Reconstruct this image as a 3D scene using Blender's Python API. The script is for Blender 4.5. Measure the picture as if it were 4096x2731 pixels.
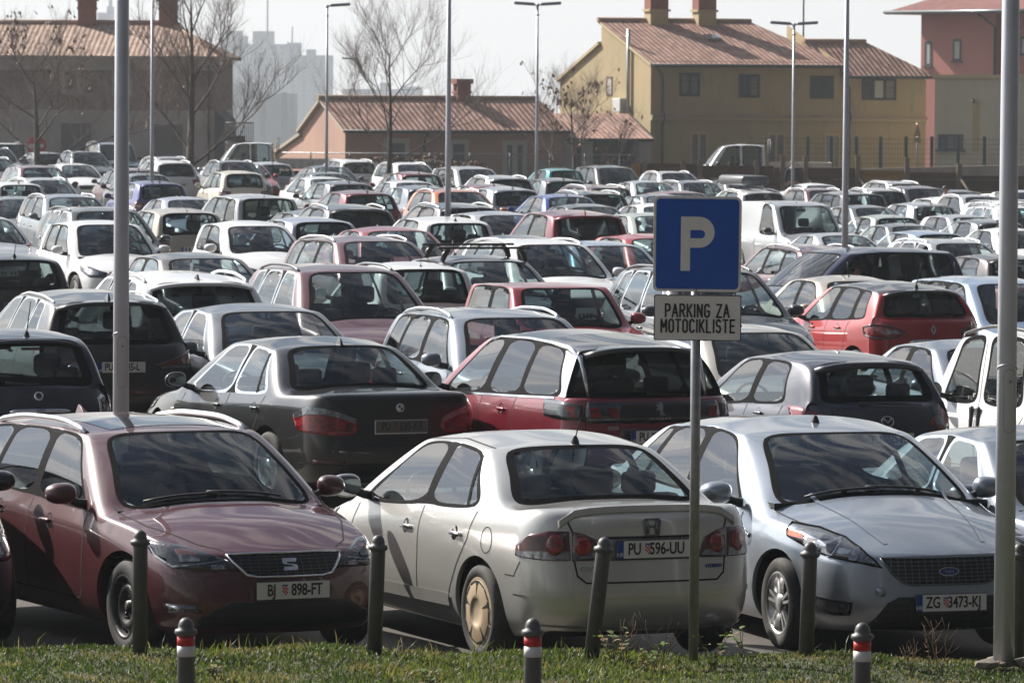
import bpy, bmesh, math, random
import numpy as np
from mathutils import Vector, Matrix, Euler
from mathutils.bvhtree import BVHTree
R = math.radians
sc = bpy.context.scene
for o in list(bpy.data.objects): bpy.data.objects.remove(o)

# ------------------------------------------------------------------ camera
W_, H_ = 1024, 682
FPX, HY = 5200.0, 95.0            # focal length and horizon row in render pixels
CAMZ = 3.9
cam = bpy.data.cameras.new('camera'); camo = bpy.data.objects.new('camera', cam)
sc.collection.objects.link(camo); sc.camera = camo
cam.sensor_width = 36; cam.lens = 36*FPX/W_
cam.clip_start = .5; cam.clip_end = 9000
pitch = math.atan((H_/2-HY)/FPX)
CROT = Matrix.Rotation(math.pi/2-pitch, 3, 'X') @ Matrix.Rotation(R(.35), 3, 'Z')
camo.location = (0, 0, CAMZ); camo.rotation_euler = CROT.to_euler()
cam.dof.use_dof = True; cam.dof.focus_distance = 38.0; cam.dof.aperture_fstop = 13
CINV = CROT.transposed()
def proj(p):
    q = CINV @ (Vector(p)-Vector((0, 0, CAMZ)))
    return W_/2+FPX*q.x/-q.z, H_/2-FPX*q.y/-q.z
def ray(px, py):
    return (CROT @ Vector(((px-W_/2)/FPX, -(py-H_/2)/FPX, -1))).normalized()
def at(fx, fy, Y):                 # photo pixel (4096 wide) at depth Y
    d = ray(fx/4, fy/4); t = Y/d.y
    return Vector((d.x*t, Y, CAMZ+d.z*t))

# ------------------------------------------------------------------ sky, sun
SUN_AZ, SUN_EL = 50.0, 37.0        # degrees left of the view, above the horizon
SDIR = Vector((-math.sin(R(SUN_AZ))*math.cos(R(SUN_EL)), math.cos(R(SUN_AZ))*math.cos(R(SUN_EL)), math.sin(R(SUN_EL))))
wd = bpy.data.worlds.new('World'); sc.world = wd; wd.use_nodes = True
nt = wd.node_tree; nt.nodes.clear()
def N(nt, t, **k):
    n = nt.nodes.new(t)
    for a, b in k.items(): setattr(n, a, b)
    return n
sky = N(nt, 'ShaderNodeTexSky', sky_type='NISHITA', sun_disc=False)
sky.sun_elevation = R(SUN_EL); sky.sun_rotation = R(-SUN_AZ)
sky.air_density = 1.0; sky.dust_density = .8; sky.ozone_density = 1.0
bg = N(nt, 'ShaderNodeBackground'); bg.inputs[1].default_value = .08
wo = N(nt, 'ShaderNodeOutputWorld')
tc = N(nt, 'ShaderNodeTexCoord'); mp = N(nt, 'ShaderNodeMapping'); mp.inputs['Scale'].default_value = (1.0, 1.0, 2.6)
nz = N(nt, 'ShaderNodeTexNoise'); nz.inputs['Scale'].default_value = 9.0; nz.inputs['Detail'].default_value = 9; nz.inputs['Roughness'].default_value = .55
nz.inputs['Distortion'].default_value = .5
rp = N(nt, 'ShaderNodeValToRGB'); rp.color_ramp.elements[0].position = .44; rp.color_ramp.elements[1].position = .60
sx = N(nt, 'ShaderNodeSeparateXYZ'); mr = N(nt, 'ShaderNodeMapRange')      # thin bright haze veil low in the sky
mr.inputs[1].default_value = .02; mr.inputs[2].default_value = .20; mr.inputs[3].default_value = .98; mr.inputs[4].default_value = 0.0
mx = N(nt, 'ShaderNodeMath', operation='MAXIMUM')
cl = N(nt, 'ShaderNodeMix', data_type='RGBA'); L = nt.links.new
dt = N(nt, 'ShaderNodeVectorMath', operation='DOT_PRODUCT'); dt.inputs[1].default_value = SDIR; pw = N(nt, 'ShaderNodeMath', operation='POWER'); pw.inputs[1].default_value = 7.0; pm = N(nt, 'ShaderNodeMath', operation='MAXIMUM'); pm.inputs[1].default_value = 0.0
ga = N(nt, 'ShaderNodeMath', operation='MULTIPLY_ADD'); ga.inputs[1].default_value = 3.2; bs = N(nt, 'ShaderNodeMapRange'); bs.interpolation_type = 'SMOOTHSTEP'; bs.inputs[1].default_value = -.60; bs.inputs[2].default_value = .46; bs.inputs[3].default_value = .07; bs.inputs[4].default_value = 1.0; gs = N(nt, 'ShaderNodeVectorMath', operation='SCALE')
L(tc.outputs['Generated'], dt.inputs[0]); L(dt.outputs['Value'], pm.inputs[0]); L(pm.outputs[0], pw.inputs[0]); L(pw.outputs[0], ga.inputs[0]); L(dt.outputs['Value'], bs.inputs[0]); L(bs.outputs[0], ga.inputs[2])   # bright hazy aureole round the sun
L(tc.outputs['Generated'], mp.inputs[0]); L(mp.outputs[0], nz.inputs['Vector']); L(nz.outputs['Fac'], rp.inputs[0])
L(tc.outputs['Generated'], sx.inputs[0]); L(sx.outputs[2], mr.inputs[0])
cm = N(nt, 'ShaderNodeMath', operation='MULTIPLY'); zf_ = N(nt, 'ShaderNodeMapRange'); zf_.inputs[1].default_value = .45; zf_.inputs[2].default_value = .95; zf_.inputs[3].default_value = .85; zf_.inputs[4].default_value = .15; L(sx.outputs[2], zf_.inputs[0]); L(zf_.outputs[0], cm.inputs[1])
L(rp.outputs[0], cm.inputs[0]); L(cm.outputs[0], mx.inputs[0]); L(mr.outputs[0], mx.inputs[1])
SKYWHITE = (6.35, 6.14, 5.9, 1)
cl.inputs[7].default_value = SKYWHITE
L(mx.outputs[0], cl.inputs[0]); ks = N(nt, 'ShaderNodeVectorMath', operation='SCALE'); ks.inputs['Scale'].default_value = .42; L(sky.outputs[0], ks.inputs[0]); L(ks.outputs[0], cl.inputs[6]); L(cl.outputs[2], gs.inputs[0]); L(ga.outputs[0], gs.inputs['Scale']); L(gs.outputs[0], bg.inputs[0]); L(bg.outputs[0], wo.inputs[0])
sun = bpy.data.lights.new('sun', 'SUN'); sun.energy = 5.0; sun.angle = R(.55); sun.color = (1, .94, .86)
suno = bpy.data.objects.new('sun', sun); sc.collection.objects.link(suno)
suno.rotation_euler = SDIR.to_track_quat('Z', 'Y').to_euler(); suno.location = SDIR*100
sc.view_settings.view_transform = 'Standard'; sc.view_settings.look = 'None'
sc.view_settings.exposure = 0.75; sc.view_settings.gamma = 1; sc.view_settings.use_curve_mapping = False
sc.cycles.max_bounces = 10; sc.cycles.transparent_max_bounces = 16
sc.cycles.diffuse_bounces = 3; sc.cycles.glossy_bounces = 4; sc.cycles.transmission_bounces = 6; sc.cycles.volume_bounces = 0
sc.cycles.sample_clamp_indirect = 6.0
sc.cycles.caustics_reflective = False; sc.cycles.caustics_refractive = False

# ------------------------------------------------------------------ helpers
COL = sc.collection
MAT = {}
def srgb(r, g, b):
    f = lambda c: ((c/255+.055)/1.055)**2.4 if c > 10 else c/255/12.92
    return (f(r), f(g), f(b), 1)
def mat(name, col, rough=.6, metal=0., coat=0., noise=None, bump=None, spec=.5, emis=None, noise2=None, coat_r=.03):
    if name in MAT: return MAT[name]
    m = bpy.data.materials.new(name); m.use_nodes = True; t = m.node_tree; b = t.nodes['Principled BSDF']
    if len(col) == 3: col = (*col, 1)
    b.inputs['Base Color'].default_value = col; b.inputs['Roughness'].default_value = rough
    b.inputs['Metallic'].default_value = metal; b.inputs['Coat Weight'].default_value = coat
    b.inputs['Coat Roughness'].default_value = coat_r; b.inputs['Specular IOR Level'].default_value = spec
    c = N(t, 'ShaderNodeTexCoord')
    def mix(fac, a_sock, a_val, bcol):
        q = N(t, 'ShaderNodeMix', data_type='RGBA')
        t.links.new(fac, q.inputs[0])
        if a_sock: t.links.new(a_sock, q.inputs[6])
        else: q.inputs[6].default_value = a_val
        q.inputs[7].default_value = bcol; return q.outputs[2]
    last = None
    for nn in (noise, noise2):
        if not nn: continue
        col2, scale, lo, hi = nn[:4]
        n = N(t, 'ShaderNodeTexNoise'); n.inputs['Scale'].default_value = scale; n.inputs['Detail'].default_value = 7; n.inputs['Roughness'].default_value = .62
        vec = c.outputs['Object']
        if len(nn) > 4:
            mpp = N(t, 'ShaderNodeMapping'); mpp.inputs['Scale'].default_value = nn[4]; t.links.new(vec, mpp.inputs[0]); vec = mpp.outputs[0]
        t.links.new(vec, n.inputs['Vector'])
        r = N(t, 'ShaderNodeMapRange'); r.inputs[1].default_value = lo; r.inputs[2].default_value = hi
        t.links.new(n.outputs['Fac'], r.inputs[0])
        if len(col2) == 3: col2 = (*col2, 1)
        last = mix(r.outputs[0], last, col, col2)
    if last: t.links.new(last, b.inputs['Base Color'])
    if bump:
        n = N(t, 'ShaderNodeTexNoise'); n.inputs['Scale'].default_value = bump[0]; n.inputs['Detail'].default_value = 6
        t.links.new(c.outputs['Object'], n.inputs['Vector'])
        bp = N(t, 'ShaderNodeBump'); bp.inputs['Strength'].default_value = bump[1]; bp.inputs['Distance'].default_value = bump[2]
        t.links.new(n.outputs['Fac'], bp.inputs['Height']); t.links.new(bp.outputs[0], b.inputs['Normal'])
    if emis:
        b.inputs['Emission Color'].default_value = (*emis[:3], 1); b.inputs['Emission Strength'].default_value = emis[3]
    MAT[name] = m; return m
def glassmat(name, tint, ior=1.52, dirt=.010):
    if name in MAT: return MAT[name]
    m = bpy.data.materials.new(name); m.use_nodes = True; t = m.node_tree; t.nodes.clear()
    o = N(t, 'ShaderNodeOutputMaterial'); fr = N(t, 'ShaderNodeFresnel'); fr.inputs[0].default_value = ior
    tr = N(t, 'ShaderNodeBsdfTransparent'); tr.inputs[0].default_value = (*tint, 1)
    gl = N(t, 'ShaderNodeBsdfGlossy'); gl.inputs['Roughness'].default_value = .012; gl.inputs[0].default_value = (1, 1, 1, 1)
    df = N(t, 'ShaderNodeBsdfDiffuse'); df.inputs[0].default_value = (.35, .34, .32, 1)
    m1 = N(t, 'ShaderNodeMixShader'); m2 = N(t, 'ShaderNodeMixShader'); m2.inputs[0].default_value = dirt
    mm = N(t, 'ShaderNodeMath', operation='MULTIPLY'); mm.inputs[1].default_value = 1.2; mm.use_clamp = True
    geo = N(t, 'ShaderNodeNewGeometry'); bf = N(t, 'ShaderNodeMath', operation='MULTIPLY_ADD'); bf.inputs[1].default_value = -1; bf.inputs[2].default_value = 1
    mm2 = N(t, 'ShaderNodeMath', operation='MULTIPLY')
    l = t.links.new
    l(geo.outputs['Backfacing'], bf.inputs[0]); l(fr.outputs[0], mm.inputs[0]); l(mm.outputs[0], mm2.inputs[0]); l(bf.outputs[0], mm2.inputs[1])
    l(tr.outputs[0], m2.inputs[1]); l(df.outputs[0], m2.inputs[2]); l(mm2.outputs[0], m1.inputs[0]); l(m2.outputs[0], m1.inputs[1]); l(gl.outputs[0], m1.inputs[2])
    l(m1.outputs[0], o.inputs[0]); MAT[name] = m; return m
def tag(o, label=None, cat=None, group=None, kind=None):
    if label: o['label'] = label
    if cat: o['category'] = cat
    if group: o['group'] = group
    if kind: o['kind'] = kind
    return o
def link(o, parent=None):
    COL.objects.link(o)
    if parent is not None: o.parent = parent
    return o
def empty(name, loc=(0, 0, 0), rz=0.):
    o = bpy.data.objects.new(name, None); o.location = loc; o.rotation_euler = (0, 0, rz); o.empty_display_size = .2
    return link(o)
def meshob(name, me, parent=None, mats=None):
    o = bpy.data.objects.new(name, me)
    if mats:
        for m in mats: me.materials.append(m)
    return link(o, parent)
def bm_mesh(bm, name, mats=None, smooth=False):
    me = bpy.data.meshes.new(name); bm.normal_update(); bm.to_mesh(me); bm.free()
    if smooth:
        for p in me.polygons: p.use_smooth = True
    if mats:
        for m in (mats if isinstance(mats, (list, tuple)) else [mats]): me.materials.append(m)
    return me
class MB:                              # collects simple shapes, builds ONE mesh
    def __init__(s): s.bm = bmesh.new(); s.mi = 0; s.sm = []
    def _mark(s, faces, smooth=False):
        for f in faces: f.material_index = s.mi; f.smooth = smooth
    def quad(s, pts, smooth=False):
        f = s.bm.faces.new([s.bm.verts.new(p) for p in pts]); s._mark([f], smooth); return f
    def box(s, a, b, M=None, bev=0.):
        a, b = Vector(a), Vector(b); c = (a+b)/2; d = b-a
        r = bmesh.ops.create_cube(s.bm, size=1); vs = r['verts']
        mtx = Matrix.Translation(c) @ Matrix.Diagonal((abs(d.x), abs(d.y), abs(d.z), 1))
        if M is not None: mtx = M @ mtx
        bmesh.ops.transform(s.bm, matrix=mtx, verts=vs)
        fs = list({f for v in vs for f in v.link_faces}); s._mark(fs)
        if bev:
            es = list({e for v in vs for e in v.link_edges})
            rr = bmesh.ops.bevel(s.bm, geom=es, offset=bev, segments=2, affect='EDGES', profile=.6)
            s._mark(rr['faces'], True)
        return s
    def tube(s, pts, rad, n=8, cap=True, closed=False):
        pts = [Vector(p) for p in pts]; rs = rad if isinstance(rad, (list, tuple)) else [rad]*len(pts)
        rings = []; up = None
        for i, p in enumerate(pts):
            if closed: d = pts[(i+1) % len(pts)]-pts[i-1]
            else: d = (pts[min(i+1, len(pts)-1)]-pts[max(i-1, 0)])
            d = d.normalized() if d.length > 1e-9 else Vector((0, 0, 1))
            if up is None:
                up = Vector((0, 0, 1)) if abs(d.z) < .9 else Vector((1, 0, 0))
            x = d.cross(up).normalized(); y = x.cross(d).normalized(); up = y
            rings.append([s.bm.verts.new(p+rs[i]*(math.cos(2*math.pi*k/n)*x+math.sin(2*math.pi*k/n)*y)) for k in range(n)])
        fs = []
        for i in range(len(rings)-(0 if closed else 1)):
            A, B = rings[i], rings[(i+1) % len(rings)]
            for k in range(n): fs.append(s.bm.faces.new((A[k], A[(k+1) % n], B[(k+1) % n], B[k])))
        s._mark(fs, True)
        if cap and not closed:
            s._mark([s.bm.faces.new(rings[0][::-1]), s.bm.faces.new(rings[-1])])
        return s
    def lathe(s, prof, n=24, c=(0, 0, 0), axis='z', smooth=True):   # prof [(r, h)]
        rings = []
        for r, h in prof:
            ring = []
            for k in range(n):
                a = 2*math.pi*k/n; u, v = r*math.cos(a), r*math.sin(a)
                p = (u, v, h) if axis == 'z' else ((h, u, v) if axis == 'x' else (u, h, v))
                ring.append(s.bm.verts.new(Vector(c)+Vector(p)))
            rings.append(ring)
        fs = []
        for A, B in zip(rings, rings[1:]):
            for k in range(n): fs.append(s.bm.faces.new((A[k], A[(k+1) % n], B[(k+1) % n], B[k])))
        s._mark(fs, smooth)
        return s
    def prism(s, poly, h, M=None, cap=True):      # 2D polygon in XY extruded along Z by h
        M = M or Matrix.Identity(4)
        A = [s.bm.verts.new(M @ Vector((p[0], p[1], 0))) for p in poly]
        B = [s.bm.verts.new(M @ Vector((p[0], p[1], h))) for p in poly]
        fs = [s.bm.faces.new((A[i], A[(i+1) % len(A)], B[(i+1) % len(B)], B[i])) for i in range(len(A))]
        if cap: fs += [s.bm.faces.new(B), s.bm.faces.new(A[::-1])]
        s._mark(fs); return s
    def mesh(s, name, mats, recalc=True):
        if recalc: bmesh.ops.recalc_face_normals(s.bm, faces=s.bm.faces)
        return bm_mesh(s.bm, name, mats)
    def ob(s, name, mats, parent=None, recalc=True):
        return meshob(name, s.mesh(name, mats, recalc), parent)
def text_mesh(txt, size, sx=.8, ext=.002, off=0., spacing=1.0):
    cu = bpy.data.curves.new('lettering', 'FONT'); cu.body = txt; cu.size = size; cu.extrude = ext; cu.offset = off
    cu.align_x = 'CENTER'; cu.align_y = 'CENTER'; cu.space_character = spacing; cu.resolution_u = 3
    o = bpy.data.objects.new('lettering', cu); COL.objects.link(o)
    dg = bpy.context.evaluated_depsgraph_get(); me = bpy.data.meshes.new_from_object(o.evaluated_get(dg))
    bpy.data.objects.remove(o); bpy.data.curves.remove(cu)
    me.transform(Matrix.Diagonal((sx, 1, 1, 1))); me.materials.clear(); return me
rnd = random.Random(7)

# plain stroke lettering (straight sided capitals as on road signs); each letter is a list of polylines in a box .6 wide, 1 high
def _arc(cx, cy, rx, ry, a0, a1, n=9): return [(cx+rx*math.cos(R(a0+(a1-a0)*k/n)), cy+ry*math.sin(R(a0+(a1-a0)*k/n))) for k in range(n+1)]
STROKE = {'P': [[(.06, 0), (.06, 1), (.30, 1)]+_arc(.30, .74, .22, .26, 90, -90)+[(.06, .48)]], 'A': [[(.02, 0), (.29, 1), (.56, 0)], [(.11, .32), (.47, .32)]],
    'R': [[(.06, 0), (.06, 1), (.30, 1)]+_arc(.30, .75, .22, .25, 90, -90)+[(.06, .50)], [(.28, .50), (.54, 0)]], 'K': [[(.06, 0), (.06, 1)], [(.52, 1), (.07, .42)], [(.2, .58), (.54, 0)]], 'I': [[(.06, 0), (.06, 1)]],
    'N': [[(.06, 0), (.06, 1), (.52, 0), (.52, 1)]], 'G': [_arc(.29, .76, .23, .24, 20, 180)+_arc(.29, .24, .23, .24, 180, 360)+[(.52, .46), (.32, .46)]], 'Z': [[(.05, 1), (.53, 1), (.04, 0), (.54, 0)]],
    'M': [[(.06, 0), (.06, 1), (.34, .38), (.62, 1), (.62, 0)]], 'O': [_arc(.29, .76, .23, .24, 0, 180)+_arc(.29, .24, .23, .24, 180, 360)+[(.52, .76)]], 'T': [[(.02, 1), (.54, 1)], [(.28, 1), (.28, 0)]],
    'C': [_arc(.29, .76, .23, .24, 20, 180)+_arc(.29, .24, .23, .24, 180, 340)], 'L': [[(.06, 1), (.06, 0), (.48, 0)]], 'S': [_arc(.28, .75, .22, .25, 25, 270, 12)+_arc(.28, .25, .22, .25, 90, -155, 12)], 'E': [[(.50, 1), (.06, 1), (.06, 0), (.50, 0)], [(.06, .52), (.44, .52)]]}
ADV = {'I': .12, 'M': .68}
def stroke_text(txt, width, h, w, d=.0012, gap=.20):
    """flat strokes of width w, centred on the origin in the XY plane"""
    mb = MB(); x = 0; W = sum((.32 if c == ' ' else ADV.get(c, .58))+gap for c in txt)-gap; k = width/W
    for c in txt:
        if c != ' ':
            for pl in STROKE[c]:
                P = [Vector(((x+p[0])*k-width/2, p[1]*h-h/2, 0)) for p in pl]
                for a, b in zip(P, P[1:]):
                    e = (b-a); n = Vector((-e.y, e.x, 0)).normalized()*w/2; e = e.normalized()*w*.35
                    mb.quad([a-e+n+Vector((0, 0, d)), a-e-n+Vector((0, 0, d)), b+e-n+Vector((0, 0, d)), b+e+n+Vector((0, 0, d))])
                    d += .000004
        x += (.32 if c == ' ' else ADV.get(c, .58))+gap
    return mb
# ------------------------------------------------------------------ car materials
PAINTS = {}
def paint(name, rgb, metal=.0, rough=.42, dust=.08):
    if name in PAINTS: return PAINTS[name]
    m = bpy.data.materials.new('paint_'+name); m.use_nodes = True; t = m.node_tree; b = t.nodes['Principled BSDF']
    c = srgb(*rgb)
    b.inputs['Metallic'].default_value = metal; b.inputs['Coat Weight'].default_value = 1; b.inputs['Coat Roughness'].default_value = .035
    b.inputs['Coat IOR'].default_value = 1.5
    tcn = N(t, 'ShaderNodeTexCoord'); n = N(t, 'ShaderNodeTexNoise'); n.inputs['Scale'].default_value = 2.3; n.inputs['Detail'].default_value = 8; n.inputs['Roughness'].default_value = .65
    n2 = N(t, 'ShaderNodeTexNoise'); n2.inputs['Scale'].default_value = 26; n2.inputs['Detail'].default_value = 5
    r = N(t, 'ShaderNodeMapRange'); r.inputs[1].default_value = .42; r.inputs[2].default_value = .72; r.inputs[4].default_value = dust
    s = N(t, 'ShaderNodeSeparateXYZ'); zr = N(t, 'ShaderNodeMapRange'); zr.inputs[1].default_value = .75; zr.inputs[2].default_value = .2; zr.inputs[4].default_value = dust*1.7
    mul = N(t, 'ShaderNodeMath', operation='MULTIPLY'); add = N(t, 'ShaderNodeMath', operation='ADD'); add.use_clamp = True
    q = N(t, 'ShaderNodeMix', data_type='RGBA'); q.inputs[6].default_value = c; q.inputs[7].default_value = srgb(150, 138, 120)
    l = t.links.new
    l(tcn.outputs['Object'], n.inputs['Vector']); l(tcn.outputs['Object'], n2.inputs['Vector']); l(tcn.outputs['Object'], s.inputs[0])
    l(n.outputs['Fac'], r.inputs[0]); l(s.outputs[2], zr.inputs[0]); l(zr.outputs[0], mul.inputs[0]); l(n2.outputs['Fac'], mul.inputs[1])
    l(r.outputs[0], add.inputs[0]); l(mul.outputs[0], add.inputs[1]); l(add.outputs[0], q.inputs[0]); l(q.outputs[2], b.inputs['Base Color'])
    rr = N(t, 'ShaderNodeMapRange'); rr.inputs[3].default_value = rough; rr.inputs[4].default_value = .8
    l(add.outputs[0], rr.inputs[0]); l(rr.outputs[0], b.inputs['Roughness'])
    cr = N(t, 'ShaderNodeMapRange'); cr.inputs[1].default_value = .0; cr.inputs[2].default_value = .45; cr.inputs[3].default_value = .03; cr.inputs[4].default_value = .32
    l(add.outputs[0], cr.inputs[0]); l(cr.outputs[0], b.inputs['Coat Roughness'])
    # very shallow orange peel keeps the mirror reflections from looking perfect
    bp = N(t, 'ShaderNodeBump'); bp.inputs['Strength'].default_value = .05; bp.inputs['Distance'].default_value = .01
    l(n.outputs['Fac'], bp.inputs['Height']); l(bp.outputs[0], b.inputs['Normal'])
    PAINTS[name] = m; return m
paint('night_blue', (48, 56, 84), .3, .38); paint('silver', (192, 195, 198), .6, .34); paint('warm_silver', (176, 172, 162), .5, .36); paint('white', (234, 236, 237), 0, .4); paint('cream', (222, 216, 200), 0, .4)
paint('lavender', (168, 172, 190), .45, .36); paint('grey', (92, 97, 102), .4, .38); paint('dark', (46, 50, 56), .3, .38); paint('black', (10, 11, 13), .1, .4, .05)
paint('brown_grey', (70, 64, 60), .4, .38); paint('navy', (22, 26, 48), .25, .38, .1); paint('burgundy', (84, 22, 36), .3, .38, .12); paint('wine', (118, 16, 38), .35, .36, .1)
paint('red', (168, 22, 26), .2, .38, .08); paint('rose', (150, 34, 48), .3, .38, .1); paint('blue', (48, 76, 150), .3, .38); paint('violet', (70, 72, 130), .3, .38); paint('light_blue', (148, 170, 196), .4, .36)
paint('teal', (60, 158, 160), .3, .38); paint('orange', (200, 112, 62), .3, .38); paint('champagne', (190, 180, 164), .4, .36); paint('pale_green', (172, 180, 172), .3, .38)
paint('petrol', (38, 66, 76), .3, .38); paint('steel', (112, 122, 134), .5, .36); paint('mazda', (42, 46, 62), .35, .38, .12); paint('mondeo', (158, 167, 178), .65, .33, .10)
paint('civic', (198, 198, 194), .6, .33, .10); paint('seat', (70, 9, 22), .1, .42, .03); paint('bmw', (15, 16, 18), .2, .38, .03)
GLASS = glassmat('glass_clear', (.62, .70, .69)); GLASSW = glassmat('glass_screen', (.50, .58, .58)); GLASSD = glassmat('glass_privacy', (.10, .115, .12))
RUB = mat('rubber_black', (.010, .010, .011), .7, spec=.03); PLA = mat('plastic_black', (.02, .02, .022), .45, noise=((.05, .048, .045), 8, .5, .75))
CHR = mat('chrome', (.78, .79, .8), .12, 1.0); ALU = mat('roof_rail_aluminium', (.70, .71, .72), .3, 1.0); ALUD = mat('roof_rail_dark', (.16, .17, .18), .35, .8)
TYR = mat('tyre_rubber', (.028, .027, .026), .8, noise=((.09, .08, .07), 6, .5, .8)); ALLOY = mat('alloy', (.62, .62, .62), .28, .9)
STEEL = mat('steel_wheel', (.02, .02, .021), .45, .3, noise=((.10, .085, .07), 9, .5, .8)); CAPM = mat('wheel_cover', srgb(176, 158, 132)[:3], .45, .2)
SEATM = mat('seat_fabric', (.028, .029, .031), .9); SEATL = mat('seat_fabric_light', (.13, .13, .13), .9); CABIN = mat('cabin_plastic', (.03, .031, .033), .7); CABL = mat('cabin_trim', (.16, .155, .145), .8)
LRED = mat('lamp_red', srgb(150, 8, 12)[:3], .2, coat=1, noise=(srgb(96, 4, 8)[:3], 26, .42, .58, (.25, 1, 1))); LDRED = mat('lamp_dark_red', srgb(74, 8, 14)[:3], .2, coat=1); LCLR = mat('lamp_clear', (.36, .37, .39), .22, .8, coat=1, noise=((.12, .125, .13), 30, .4, .6))
LDRK = mat('lamp_housing', (.035, .037, .04), .12, .4, coat=1); LORG = mat('lamp_orange', srgb(226, 104, 36)[:3], .2, coat=1); LBLK = mat('gloss_black', (.008, .008, .009), .08, coat=1)
GRID = mat('grille_bar', (.10, .105, .11), .3, .8); GRB = mat('grille_black', (.006, .006, .007), .5)
PLW = mat('plate_white', (.72, .72, .70), .4); PLD = mat('plate_dirty', (.14, .135, .125), .6); PLK = mat('plate_ink', (.012, .012, .014), .5); PLKD = mat('plate_ink_dirty', (.05, .05, .05), .6); PLB = mat('plate_blue', srgb(20, 52, 140)[:3], .4); PLR = mat('plate_red', srgb(200, 40, 46)[:3], .4)
SEAM = mat('panel_gap', (.006, .006, .006), .8); MIRG = mat('mirror_glass', (.8, .82, .84), .02, 1.0)
MIDS = ['paint', RUB, CHR, 'roof', GLASS, PLA]

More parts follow.
